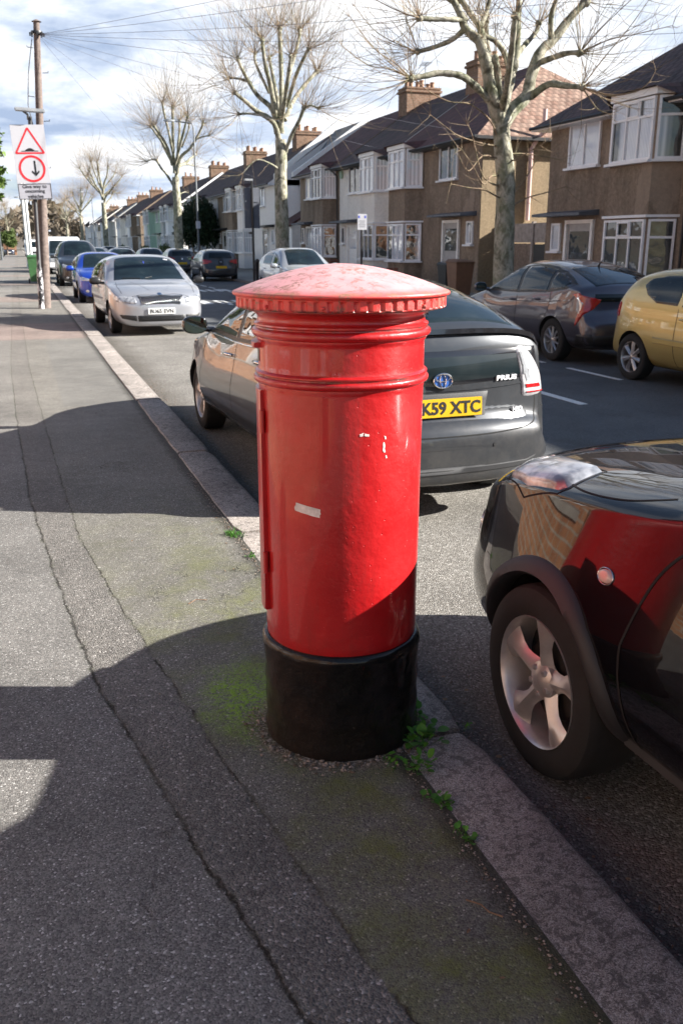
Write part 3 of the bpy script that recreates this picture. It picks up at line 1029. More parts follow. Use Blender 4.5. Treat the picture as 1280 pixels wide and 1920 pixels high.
# ------------------------------------------------------------------ poles, signs, bins
def telegraph_pole():
    root = empty('telegraph_pole', (.56, 25.25, 0))
    tag(root, 'tall brown wooden telegraph pole behind the road sign on the left pavement', 'telegraph pole')
    mb = MB()
    top = Vector((.40, 0, 6.78))
    mb.tube([(0, 0, -.05), tuple(top * .25), tuple(top * .5), tuple(top * .8), tuple(top)], [.135, .12, .10, .083, .074], 16)
    mb.tube([tuple(top), (top.x, 0, top.z + .05)], [.12, .03], 16)
    mb.build('pole', 'pole_wood', root, smooth=40)
    for k in range(7):
        z = 2.9 + k * .55
        m = MB(); s = 1 if k % 2 else -1
        x = .40 * z / 6.78
        m.tube([(x + s * .10, 0, z), (x + s * .24, 0, z + .01)], .009, 6)
        m.tube([(x + s * .235, 0, z), (x + s * .24, 0, z + .05)], .009, 6)
        m.build('step_iron', 'gutter_black', root, smooth=40)
    m = MB()
    m.lathe([(.135, 0), (.14, .02), (.14, .05), (.135, .07)], 16, c=(.385, 0, 6.50))
    for a in range(0, 360, 45):
        m.box(.385 + math.cos(rad(a)) * .16 - .018, .385 + math.cos(rad(a)) * .16 + .018, math.sin(rad(a)) * .16 - .018, math.sin(rad(a)) * .16 + .018, 6.46, 6.54)
    m.build('wire_ring', 'gutter_black', root, smooth=40)
    m = MB()
    m.tube([(-.02 + .40 * z / 6.78 - .13, -.02, z) for z in (.1, 1.5, 3.0, 4.4)] + [(.03, -.02, 4.9), (.10, -.02, 5.6), (.26, -.02, 6.4)], .012, 6)
    m.build('cable', 'gutter_black', root, smooth=40)
telegraph_pole()

A0 = Vector((.96, 25.25, 6.5))
for k, (tx, ty, tz, lb) in enumerate([
        (14.3, -5, 5.4, 'uppermost thin wire fanning from the telegraph pole out of the picture top'),
        (14.3, 1, 5.3, 'second highest thin wire running up and right from the telegraph pole'),
        (14.3, 8, 5.3, 'thin wire rising gently right from the telegraph pole above the middle tree'),
        (14.3, 13.4, 5.3, 'almost level thin wire from the telegraph pole over the middle tree head'),
        (14.3, 19.4, 5.2, 'thin wire falling slightly from the telegraph pole to the nearest brown house'),
        (14.3, 29.5, 5.3, 'thin wire from the telegraph pole to the brown house behind the big tree'),
        (14.3, 36.5, 5.35, 'thin wire sloping from the telegraph pole to the cream house'),
        (14.3, 56, 5.35, 'steep thin wire from the telegraph pole over the smaller bare tree, upper of two'),
        (14.3, 78, 5.35, 'steepest thin wire from the telegraph pole down to the far houses')]):
    B = Vector((tx, ty, tz)); d = B - A0
    sag = .012 * d.length
    mb = MB()
    mb.tube([A0 + d * q - Vector((0, 0, 4 * sag * q * (1 - q))) for q in [i / 14 for i in range(15)]], .004, 4)
    tag(mb.build('overhead_wire', 'wire_black', smooth=60), lb, 'wire', 'overhead wires fanning from the telegraph pole')


def road_sign():
    """grey steel post, white plate with a hump triangle, a give-way roundel and lettering"""
    root = empty('road_sign', (.455, 25.05, 0))
    tag(root, 'white road sign plate with red triangle and red circle on a patched black post', 'road sign')
    def mkp(t):
        P = t.obj(); z = t.sep(P)[2]
        m = t.m('MULTIPLY', t.step(t.noise(t.vm('MULTIPLY', P, (1, 1, .5)), 8, 5, .7), .5, .54), t.step(z, 1.25, 1.0))
        t.bsdf(color=t.mix(m, (.02, .02, .024), (.62, .60, .62)), rough=.5)
    material('patched_post', mkp)
    mb = MB()
    lean = .15 / 4.7
    mb.tube([(0, 0, -.05), (lean * 1.0, 0, 1.0)], .073, 16)
    mb.tube([(lean * 1.0, 0, 1.0), (lean * 1.02, 0, 1.05), (lean * 4.55, 0, 4.62)], [.073, .055, .050], 16)
    mb.build('post', 'patched_post', root, smooth=40)
    # lamp over the plate: two arms with small lantern heads
    m = MB()
    m.tube([(.10, .0, 4.55), (.10, -.05, 4.66), (-.02, -.25, 4.72)], .03, 8)
    m.build('lamp_arm', 'lamp_grey', root, smooth=40)
    m = MB()
    m.M = Matrix.Translation((.14, -.22, 4.74)) @ Matrix.Rotation(rad(2.5), 4, 'Y')
    m.box(-.34, .36, -.07, .07, -.045, .045)
    m.M = None
    m.build('sign_lamp', 'galvanised', root, bevel=.02)
    # plate; turned square to the traffic facing the camera
    tilt = Matrix.Translation((.115, -.085, 2.685)) @ Matrix.Rotation(rad(-2.2), 4, 'Y')
    W, H, HT = .80, 1.74, .38
    m = MB(); m.M = tilt
    m.box(-W / 2, W / 2, -.006, .006, HT + .006, H)
    p = m.build('sign_plate', 'sign_white', root, bevel=.003)
    m = MB(); m.M = tilt
    m.box(-W / 2, W / 2, -.006, .006, 0, HT)
    tx = m.build('text_plate', 'sign_pale', root, bevel=.003)
    m = MB(); m.M = tilt
    for (a, b, c, d) in ((-W / 2 + .008, W / 2 - .008, .010, .022), (-W / 2 + .008, W / 2 - .008, HT - .022, HT - .010), (-W / 2 + .008, -W / 2 + .02, .022, HT - .022), (W / 2 - .02, W / 2 - .008, .022, HT - .022)):
        m.box(a, b, -.010, -.0065, c, d)
    m.build('text_border', 'sign_black', tx)
    def poly_ring(outer, inner, y, mt, par, name, d=.003):
        m = MB(); m.M = tilt
        n = len(outer)
        v = [(a, y, b) for a, b in outer] + [(a, y, b) for a, b in inner] + [(a, y + d, b) for a, b in outer] + [(a, y + d, b) for a, b in inner]
        f = []
        for i in range(n):
            j = (i + 1) % n
            f += [(i, j, n + j, n + i), (i, 2 * n + i, 2 * n + j, j), (n + i, n + j, 3 * n + j, 3 * n + i)]
        m.add(v, f)
        return m.build(name, mt, par)
    def tri(r, cx, cz, rnd=.035):
        out = []
        c = [(cx, cz + r), (cx + r * .866, cz - r * .5), (cx - r * .866, cz - r * .5)]
        for k in range(3):
            ax, az = c[k]
            vx, vz = ax - cx, az - cz
            L = math.hypot(vx, vz); ux, uz = vx / L, vz / L
            bx, bz = ax - ux * rnd * 2, az - uz * rnd * 2
            base = math.atan2(uz, ux)
            for q in range(7):
                a = base + rad(60) - rad(120) * q / 6
                out.append((bx + math.cos(a) * rnd, bz + math.sin(a) * rnd))
        return out
    poly_ring(tri(.425, 0, HT + .90, .03), tri(.345, 0, HT + .90, .012), -.0100, 'sign_red', p, 'warning_triangle')
    cir = lambda r, cz: [(r * math.cos(a * math.pi / 24), cz + r * math.sin(a * math.pi / 24)) for a in range(48)]
    poly_ring(cir(.315, HT + .345), cir(.262, HT + .345), -.0100, 'sign_red', p, 'red_circle')
    m = MB(); m.M = tilt
    zb = HT + .745
    hp = [(-.20, zb), (-.20, zb + .016), (-.12, zb + .020)] + [(-.12 + .24 * k / 12, zb + .02 + .058 * math.sin(math.pi * k / 12)) for k in range(1, 12)] + [(.12, zb + .020), (.20, zb + .016), (.20, zb)]
    m.extrude([(a, -.0105, b) for a, b in hp], (0, .003, 0))
    m.build('hump_symbol', 'sign_black', p)
    m = MB(); m.M = tilt
    ax_, za, zt = .075, HT + .17, HT + .53
    ar = [(ax_ - .02, zt), (ax_ - .02, za + .075), (ax_ - .075, za + .13), (ax_ - .095, za + .115), (ax_ - .085, za + .085), (ax_, za), (ax_ + .085, za + .085), (ax_ + .095, za + .115), (ax_ + .075, za + .13), (ax_ + .02, za + .075), (ax_ + .02, zt)]
    m.extrude([(a, -.0105, b) for a, b in ar], (0, .003, 0))
    m.build('arrow_symbol', 'sign_black', p)
    for i, line in enumerate(('Give way to', 'oncoming', 'vehicles')):
        me = text_mesh(line, .086, bold=.0015, depth=.003)
        me.transform(tilt @ Matrix.Translation((0, -.0085, HT - .082 - i * .110)))
        link_mesh('lettering', me, tx, 'sign_black')
    for z in (.45, 1.25):
        m = MB(); m.M = tilt
        m.box(-.30, .30, .007, .03, z, z + .04)
        m.build('bracket', 'galvanised', root)
road_sign()


def street_lamp(x, y, h, label, arm=(-1.0, 0), box=True):
    root = empty('street_lamp', (x, y, 0))
    tag(root, label, 'street lamp', 'street lamps')
    m = MB()
    m.tube([(0, 0, -.05), (0, 0, 1.3)], .085, 12)
    m.build('base', 'lamp_grey', root, smooth=40)
    m = MB()
    ax, ay = arm
    m.tube([(0, 0, 1.3), (0, 0, h * .97), (ax * .08, ay * .08, h), (ax * .9, ay * .9, h + .10)], [.058, .045, .038, .03], 10)
    m.build('column', 'lamp_grey', root, smooth=40)
    m = MB()
    L = Vector((ax, ay, 0)).normalized()
    c = Vector((ax * .9, ay * .9, h + .10))
    S = Vector((-L.y, L.x, 0))
    v = []
    for q, w_, t_ in ((0, .05, .04), (.15, .12, .07), (.45, .14, .08), (.62, .06, .04)):
        for sx, sz in ((-1, 1), (1, 1), (1, -.4), (-1, -.4)):
            v.append(tuple(c + L * q + S * w_ * sx + Vector((0, 0, t_ * sz))))
    f = [(0, 1, 2, 3), (15, 14, 13, 12)] + [(i * 4 + j, i * 4 + (j + 1) % 4, i * 4 + 4 + (j + 1) % 4, i * 4 + 4 + j) for i in range(3) for j in range(4)]
    m.add(v, f)
    m.build('lantern', 'galvanised', root, smooth=40)
    if box:
        m = MB(); m.box(-.12, .12, -.16, -.06, 2.45, 2.85)
        m.build('control_box', 'sign_white', root, bevel=.01)
    return root
street_lamp(9.85, 53.2, 8.0, 'tall grey street lamp beside the dark evergreen on the far pavement', (-1.1, .2))
street_lamp(-1.55, 101, 7.6, 'distant street lamp whose arm reaches in at the left edge of the picture', (1.2, -.2), False)
street_lamp(9.85, 128, 8.0, 'very distant thin street lamp among the farthest bare trees on the right side', (-1.1, 0), False)
street_lamp(1.0, 92, 5.6, 'short dark lamp column behind the two white poles', (-.25, 0), False)

def back_sign():
    root = empty('traffic_sign', (9.82, 40, 0))
    tag(root, 'grey back of a tall traffic sign on a black post before the pink house', 'traffic sign')
    m = MB(); m.tube([(0, 0, -.05), (0, 0, 4.22)], .05, 12)
    m.build('post', 'black_paint', root, smooth=40)
    for (z0, z1) in ((2.27, 2.815), (2.825, 3.375), (3.385, 3.94)):
        m = MB(); m.box(-.34, .34, .062, .075, z0, z1)
        m.build('sign_panel', 'sign_grey', root, bevel=.006)
    for z in (2.82, 3.38):
        m = MB(); m.box(-.30, .30, .035, .061, z - .025, z + .025); m.build('bracket', 'sign_grey', root)
    m = MB(); m.M = Matrix.Translation((-.12, 0, 4.25)); m.box(-.20, .16, -.08, .08, -.04, .05); m.M = None
    m.build('sign_lamp', 'galvanised', root, bevel=.015)
back_sign()

def parking_sign():
    root = empty('parking_sign', (9.9, 26.6, 0))
    tag(root, 'small white parking notice with blue corners on a slim black post before the cream house', 'parking sign')
    m = MB(); m.tube([(0, 0, -.05), (0, 0, 2.42)], .032, 10)
    m.build('post', 'black_paint', root, smooth=40)
    m = MB(); m.box(-.15, .15, -.052, -.042, 2.02, 2.48)
    p = m.build('notice', 'sign_white', root, bevel=.004)
    m = MB(); m.box(-.125, -.075, -.056, -.053, 2.36, 2.43); m.box(.075, .125, -.056, -.053, 2.36, 2.43)
    m.build('blue_symbol', 'blue_mark', p)
    m = MB()
    for k, w_ in enumerate((.20, .16, .22, .18)):
        m.box(-w_ / 2, w_ / 2, -.056, -.053, 2.27 - k * .055, 2.285 - k * .055)
    m.build('text_lines', 'sign_grey', p)
parking_sign()

for i, (x, y, h, lb) in enumerate(((.66, 68.5, 6.2, 'white slanting pole, the left of the pair beyond the green bin'),
                                   (.86, 67.5, 6.0, 'white slanting pole, the right of the pair beyond the green bin'))):
    root = empty('white_pole', (x, y, 0)); tag(root, lb, 'pole', 'pair of white poles')
    m = MB(); m.tube([(0, 0, -.05), (-.02, 0, h)], [.10, .085], 12)
    m.build('shaft', 'white_paint', root, smooth=40)
    m = MB(); m.tube([(0, 0, -.05), (0, 0, .25)], .14, 12); m.build('foot', 'white_paint', root, smooth=40)

for i, (x, y, lb) in enumerate(((9.35, 37.5, 'black bollard beside the dark hatchback on the far kerb'),)):
    root = empty('bollard', (x, y, RZ)); tag(root, lb, 'bollard')
    m = MB(); m.lathe([(.001, 1.12), (.05, 1.11), (.085, 1.06), (.09, 1.0), (.075, .96), (.075, .0)], 16)
    m.build('shaft', 'black_paint', root, smooth=40)
    m = MB(); m.lathe([(.11, .10), (.12, .06), (.12, 0)], 16); m.build('foot', 'black_paint', root, smooth=40)

def bin_(x, y, rz, mt, label, number=None, lidm=None, s=1.0):
    root = empty('wheelie_bin', (x, y, 0), rz); tag(root, label, 'wheelie bin', 'wheelie bins')
    m = MB()
    w, d, h = .28 * s, .34 * s, .98 * s
    pts = [(-w * .80, -d * .72, .08), (w * .80, -d * .72, .08), (w * .80, d * .78, .08), (-w * .80, d * .78, .08),
           (-w, -d, h), (w, -d, h), (w, d, h), (-w, d, h)]
    m.add(pts, [(3, 2, 1, 0), (4, 5, 6, 7), (0, 1, 5, 4), (1, 2, 6, 5), (2, 3, 7, 6), (3, 0, 4, 7)])
    m.box(-w - .015, w + .015, -d - .015, d + .015, h - .05, h)
    b = m.build('body', mt, root, bevel=.012)
    m = MB()
    lp = [(-w - .02, -d - .03, h + .002), (w + .02, -d - .03, h + .002), (w + .02, d + .05, h + .002), (-w - .02, d + .05, h + .002),
          (-w * .85, -d * .8, h + .045), (w * .85, -d * .8, h + .045), (w * .85, d * .9, h + .085), (-w * .85, d * .9, h + .085)]
    m.add(lp, [(3, 2, 1, 0), (4, 5, 6, 7), (0, 1, 5, 4), (1, 2, 6, 5), (2, 3, 7, 6), (3, 0, 4, 7)])
    m.build('lid', lidm or mt, root, bevel=.01)
    for sx in (-1, 1):
        m = MB(); m.lathe([(.0001, -.03), (.09, -.03), (.10, 0), (.09, .03), (.0001, .03)], 18, axis='x', c=(sx * (w - .02), d * .8, .10))
        m.build('wheel', 'black_paint', root, smooth=40)
    m = MB(); m.tube([(-w * .8, d + .07, h - .05), (w * .8, d + .07, h - .05)], .016, 8); m.build('handle', mt, root, smooth=40)
    if number:
        me = text_mesh(number, .16, bold=.004, depth=.004)
        me.transform(Matrix.Translation((0, -d * .93, h * .62)) @ Matrix.Rotation(rad(-5), 4, 'X'))
        link_mesh('house_number', me, b, 'sign_white')
    return root
bin_(.66, 41.3, rad(0), 'bin_green', 'green wheelie bin beside the telegraph pole on the left pavement', s=1.12)
bin_(13.05, 26.95, rad(0), 'bin_black', 'black wheelie bin with a white house number outside the brown house', '85')
bin_(12.98, 26.05, rad(0), 'bin_brown', 'brown wheelie bin right of the black one outside the brown house', lidm='bin_brown', s=1.1)
# ------------------------------------------------------------------ houses
def window(par, M, w, h, cols, tl=0.30, name='window', frame='upvc', fr=.055, dep=.06, sill=True):
    """M places local x = along the window, y = outwards, z = up, origin bottom left.
    cols: list of (relative width, has a top light)"""
    f, g = MB(), MB()
    f.M = M; g.M = M
    f.box(0, fr, 0, dep, 0, h); f.box(w - fr, w, 0, dep, 0, h)
    f.box(fr, w - fr, 0, dep, 0, fr); f.box(fr, w - fr, 0, dep, h - fr, h)
    tot = sum(c[0] for c in cols)
    x = fr
    iw = w - 2 * fr
    for i, (cw, top) in enumerate(cols):
        x1 = x + iw * cw / tot
        a, b = x, x1
        if i < len(cols) - 1:
            f.box(x1 - fr * .45, x1 + fr * .45, 0, dep - .004, fr, h - fr)
            b = x1 - fr * .45
        if i > 0: a = x + fr * .45
        zt = h - fr
        if top:
            zm = h * (1 - tl)
            f.box(a, b, 0, dep - .008, zm - fr * .5, zm + fr * .5)
            # opening light: a second, prouder sash
            s = fr * .55
            if top == 2:
                for (p, q, r_, t_) in ((a, b, zm + fr * .5, zm + fr * .5 + s), (a, b, zt - s, zt), (a, a + s, zm + fr * .5 + s, zt - s), (b - s, b, zm + fr * .5 + s, zt - s)):
                    f.box(p, q, dep - .02, dep + .012, r_, t_)
            g.box(a, b, .004, .018, zm + fr * .5, zt)
            zt = zm - fr * .5
        g.box(a, b, .004, .018, fr, zt)
        x = x1
    if sill:
        f.box(-.06, w + .06, 0, dep + .10, -.06, -.002)
    o = f.build(name, frame, par)
    g.build('pane', 'window_pane', o)
    return o


def house(Y0, w, S, xw, wallm, roofm, label, flip=False, base=0.0, lower=None, upper=True, hip=None, chim=None,
          group=None, detail=True, roof_h=2.7, cat='house', canopy='lead_flashing', eaves=5.02, doorm='door_grey', depth=8.0, bayfill=None, lights=False):
    root = empty('terraced_house', (xw, Y0, base)); tag(root, label, cat, group)
    def U(u): return (w - u) if flip else u
    def P(u, v, z=0): return (S * v, U(u), z)
    # wall with a full-height canted bay
    m = MB()
    m.box(S * -depth, 0, 0, w, -.2, eaves)
    b0, b1, cant, bd = .45, 2.75, .33, .60
    plan = [(b0, -.05), (b0, 0), (b0 + cant, bd), (b1 - cant, bd), (b1, 0), (b1, -.05)]
    m.prism([P(u, v)[:2] for u, v in plan], -.2, eaves - .02, 0 if bayfill is None else 1)
    m.build('wall', [wallm] + ([bayfill] if bayfill else []), root)
    zl0, zl1, zu0, zu1 = .80, 2.18, 3.50, 4.86
    # bay windows: three faces, two storeys
    pts = [Vector((b0, 0, 0)), Vector((b0 + cant, bd, 0)), Vector((b1 - cant, bd, 0)), Vector((b1, 0, 0))]
    def facewin(a, b, z0, z1, cols, inset=.03, **k):
        A = Vector(P(a.x, a.y)); B = Vector(P(b.x, b.y))
        ctr = Vector(P((b0 + b1) / 2, -1.0))
        d = (B - A); L = d.length; d.normalize()
        nrm = Vector((d.y, -d.x, 0))
        if nrm.dot((A + B) / 2 - ctr) < 0:
            nrm = -nrm
        Mx = Matrix(((d.x, nrm.x, 0, A.x + d.x * inset + nrm.x * .002), (d.y, nrm.y, 0, A.y + d.y * inset + nrm.y * .002), (0, 0, 1, z0), (0, 0, 0, 1)))
        return window(root, Mx, L - 2 * inset, z1 - z0, cols, **k)
    for (z0, z1, nm) in ((zl0, zl1, 'window'), (zu0, zu1, 'window')):
        facewin(pts[1], pts[2], z0, z1, [(1, 1), (1, 2), (1, 1)], name=nm)
        facewin(pts[0], pts[1], z0, z1, [(1, 1)], name=nm)
        if detail:
            facewin(pts[2], pts[3], z0, z1, [(1, 1)], name=nm)
    # door side
    def flat(u0, u1, z0, z1, cols, v=.002, **k):
        A = Vector(P(u0, v)); B = Vector(P(u1, v)); d = (B - A); L = d.length; d.normalize()
        nrm = Vector((S, 0, 0))
        Mx = Matrix(((d.x, nrm.x, 0, A.x), (d.y, nrm.y, 0, A.y), (0, 0, 1, z0), (0, 0, 0, 1)))
        return window(root, Mx, L, z1 - z0, cols, **k)
    k = (w - 6.2)
    flat(3.75 + k * .4, 5.2 + k * .4, 3.62, 4.80, [(1, 0), (1, 0)])
    flat(w - .85, w - .38, 1.42, 2.18, [(1, 0)])
    # porch recess: white frame, dark reveal, door
    d0, d1 = 3.85 + k * .75, 5.0 + k * .75
    m = MB()
    for a, b in ((d0 - .10, d0), (d1, d1 + .10)):
        m.box(S * .0, S * .08, U(a), U(b), 0, 2.25)
    m.box(0, S * .08, U(d0), U(d1), 2.15, 2.25)
    fr_ = m.build('door_frame', 'white_paint', root)
    m = MB(); m.box(0, S * .015, U(d0), U(d1), 0, 2.15)
    dd = m.build('door', doorm, root)
    m = MB()
    m.box(S * .015, S * .03, U(d0 + .12), U(d1 - .12), 1.2, 1.95)
    m.build('door_glass', 'window_pane', dd)
    # canopy over door and side light
    m = MB()
    a, b = w - .20, d0 - .25
    ya, yb = sorted((U(a), U(b)))
    m.extrude([(0, ya, 2.50), (S * .62, ya, 2.42), (S * .62, ya, 2.35), (0, ya, 2.35)], (0, yb - ya, 0))
    m.build('canopy', canopy, root)
    # flashing over lower bay, bands
    m = MB()
    sc = 1.0
    plan2 = [(b0 - .08, 0), (b0 + cant - .05, bd + .09), (b1 - cant + .05, bd + .09), (b1 + .08, 0)]
    m.prism([P(u, v)[:2] for u, v in plan2], zl1 + .04, zl1 + .10)
    m.build('bay_flashing', 'upvc', root)
    m = MB()
    m.prism([P(u, v)[:2] for u, v in plan2], zu1 + .03, eaves + .02)
    m.build('bay_fascia', 'upvc', root)
    # roof (solid wedge with overhang)
    ov = .42
    ridge_v, rz_ = -depth / 2, eaves + roof_h
    ya, yb = -.0, w
    slope = roof_h / (depth / 2)
    ze = eaves - ov * slope + .06
    h0 = h1 = 0.0
    if hip == 'low': h0 = 3.7
    if hip == 'high': h1 = 3.7
    e0 = -ov if h0 else 0; e1 = w + ov if h1 else w
    m = MB()
    th_ = .10
    v = [(S * ov, e0, ze), (S * ov, e1, ze), (S * (-depth - ov), e1, ze), (S * (-depth - ov), e0, ze),
         (S * ridge_v, h0, rz_ + .06), (S * ridge_v, w - h1, rz_ + .06)]
    v += [(x, y, z - th_) for x, y, z in v[:4]]
    f = [((0, 1, 5, 4), 0), ((2, 3, 4, 5), 0), ((3, 0, 4), 1 if h0 else 2), ((1, 2, 5), 1 if h1 else 2),
         ((0, 6, 7, 1), 3), ((1, 7, 8, 2), 3), ((2, 8, 9, 3), 3), ((3, 9, 6, 0), 3), ((6, 9, 8, 7), 3)]
    base_i = len(m.v)
    for ff, mi in f:
        pass
    m.add(v, [ff for ff, _ in f])
    m.mi = [mi for _, mi in f]
    rf = m.build('roof', [roofm, 'roof_orange' if hip and S < 0 and lights else roofm, wallm, 'gutter_black' if lights else 'upvc'], root)  # sun-facing hip end gets lighter orange tiles: sunlight put into the colour
    # a small tiled skirt over the bay
    m = MB()
    q = [P(b0 - .15, ov - .02), P(b0 + cant - .1, bd + .22), P(b1 - cant + .1, bd + .22), P(b1 + .15, ov - .02)]
    zt_ = ze + .03
    vv = [(q[0][0], q[0][1], zt_), (q[1][0], q[1][1], eaves + .03), (q[2][0], q[2][1], eaves + .03), (q[3][0], q[3][1], zt_),
          (S * -.1, U(b0), eaves + .13), (S * -.1, U(b1), eaves + .13)]
    m.add(vv, [(0, 1, 4), (1, 2, 5, 4), (2, 3, 5)])
    m.build('bay_roof', roofm, rf)
    # gutter and downpipe
    m = MB()
    m.tube([(S * (ov + .05), e0, ze - .03), (S * (ov + .05), e1, ze - .03)], .05, 6)
    m.build('gutter', 'gutter_black', root)
    m = MB()
    yy = U(.12)
    m.tube([(S * (ov + .03), yy, ze - .06), (S * .10, yy, ze - .35), (S * .07, yy, 0)], .036, 6)
    m.build('drainpipe', 'gutter_black', root)
    # chimney on a party line
    if chim is not None:
        m = MB()
        cy = chim
        m.box(S * (ridge_v - .85), S * (ridge_v + .85), cy - .52, cy + .52, rz_ - .7, rz_ + .65)
        m.box(S * (ridge_v - .92), S * (ridge_v + .92), cy - .58, cy + .58, rz_ + .50, rz_ + .60)
        m.box(S * (ridge_v - .88), S * (ridge_v + .88), cy - .55, cy + .55, rz_ + .651, rz_ + .73)
        c = m.build('chimney', 'brick_brown', rf)
        for i in range(3):
            for j in (-1, 1):
                if not detail and j > 0: continue
                m = MB()
                hh = .22 + .06 * ((i * 7 + j * 3) % 3)
                m.lathe([(.0001, .73), (.13, .73), (.11, .77), (.10, .73 + hh), (.12, .74 + hh), (.12, .78 + hh), (.085, .78 + hh), (.08, .73)], 12,
                        c=(S * (ridge_v + (i - 1) * .55), cy + j * .24, rz_))
                m.build('chimney_pot', 'terracotta', c, smooth=40)
    return root

GR = 'houses along the far side of the street'
# --- block A, nearest on the right
house(17.8, 6.2, -1, 14.7, 'pebbledash_brown', 'roof_dark', 'nearest brown pebbledash house, cut by the right edge of the picture', hip='high', group=GR, lights=False)
house(11.4, 6.4, -1, 14.7, 'pebbledash_brown', 'roof_dark', 'brown house attached right of the nearest one, just beyond the right edge', flip=True, group=GR, chim=6.3)
# --- block B
b1 = house(28.2, 7.4, -1, 14.7, 'pebbledash_brown', 'roof_maroon', 'brown end house behind the big bare tree, with side wall and roof end in sunlit colours', flip=True, base=.18, hip='low', group=GR, chim=7.2, lights=True)
house(35.6, 6.9, -1, 14.7, 'pebbledash_cream', 'roof_dark', 'cream pebbledash house between two brown ones, behind the small parking sign', base=.2, group=GR, chim=6.9, lights=True, doorm='white_paint')
house(42.5, 6.5, -1, 14.7, 'pebbledash_brown', 'roof_maroon', 'brown house between the cream house and the white lean-to', base=.24, group=GR)
# sunlit side wall of the end house: pebbledash skin with golden sunlight put into its colour, soil pipe
m = MB(); m.box(7.98, .02, -.025, 0, 0, 5.0); m.build('side_wall', 'pebbledash_tan', b1)
m = MB(); m.tube([(1.75, -.12, 2.2), (1.75, -.12, 4.45), (1.9, -.2, 4.75), (1.98, -.48, 4.95), (1.98, -.48, 5.65)], .075, 10); m.build('soil_pipe', 'pink_pipe', b1, smooth=40)
m = MB(); m.box(-.12, -.001, 6.35, 6.62, 4.35, 4.68)
cream = [o for o in bpy.data.objects if o.get('label', '').startswith('cream pebbledash house')][0]
m.build('alarm_box', 'render_green', cream, bevel=.02)
def aerial(par, x, y, z, h):
    m = MB(); m.tube([(x, y, z), (x, y, z + h)], .018, 5)
    m.tube([(x - .1, y - .5, z + h), (x + .1, y + .5, z + h)], .012, 4)
    for k in range(6):
        q = -.42 + .17 * k
        m.tube([(x + q * .2 - .22, y + q + .04, z + h), (x + q * .2 + .22, y + q - .04, z + h)], .008, 4)
    m.build('tv_aerial', 'lamp_grey', par, smooth=60)
aerial(b1, 4.0, 7.0, 8.2, 1.5); aerial(cream, 4.2, 6.7, 8.2, 1.3)
m = MB(); m.lathe([(.0001, .02), (.15, .05), (.27, .12), (.275, .125), (.15, .06), (.0001, .03)], 20, axis='x', c=(-.32, 3.05, 4.55)); m.tube([(-.02, 3.05, 4.4), (-.3, 3.05, 4.5)], .02, 6)
m.build('satellite_dish', 'sign_pale', cream, smooth=60)
# white party walls and the set-back side with lean-to
root = empty('side_extension', (16.2, 49.05, .24)); tag(root, 'white set-back side wall with small window and white sloping parapets above', 'extension')
m = MB(); m.box(0, 6, 0, 5.0, -.2, 5.1); m.build('wall', 'render_white', root)
for y0, y1, dz in ((-.12, .12, .0), (3.6, 3.9, .55)):
    m = MB(); m.extrude([(-1.9, y0, 5.05 + dz * .3), (2.3, y0, 7.95 + dz), (2.3, y0, 7.5 + dz), (-1.9, y0, 4.75 + dz * .3)], (0, y1 - y0, 0))
    m.build('parapet', 'white_paint', root)
window(root, Matrix(((0, -1, 0, -.002), (1, 0, 0, 1.0), (0, 0, 1, 3.2), (0, 0, 0, 1))), .75, 1.2, [(1, 1)])
m = MB(); m.extrude([(.0, 0, 5.1), (5.9, 0, 5.1), (2.3, 0, 7.8), (2.2, 0, 7.8)], (0, 5, 0)); m.build('roof', 'roof_slate', root)
root = empty('lean_to', (14.75, 50.9, .24)); tag(root, 'sunlit white lean-to with sloping red roof between trunk and brown house', 'lean-to')
m = MB(); m.extrude([(0, 0, 0), (1.44, 0, 0), (1.44, 0, 3.2), (0, 0, 2.35)], (0, 2.5, 0)); m.build('wall', 'white_paint', root)
m = MB(); m.extrude([(-.15, -.08, 2.30), (1.44, -.08, 3.24), (1.44, -.08, 3.34), (-.15, -.08, 2.42)], (0, 2.65, 0)); m.build('roof', 'roof_maroon', root)
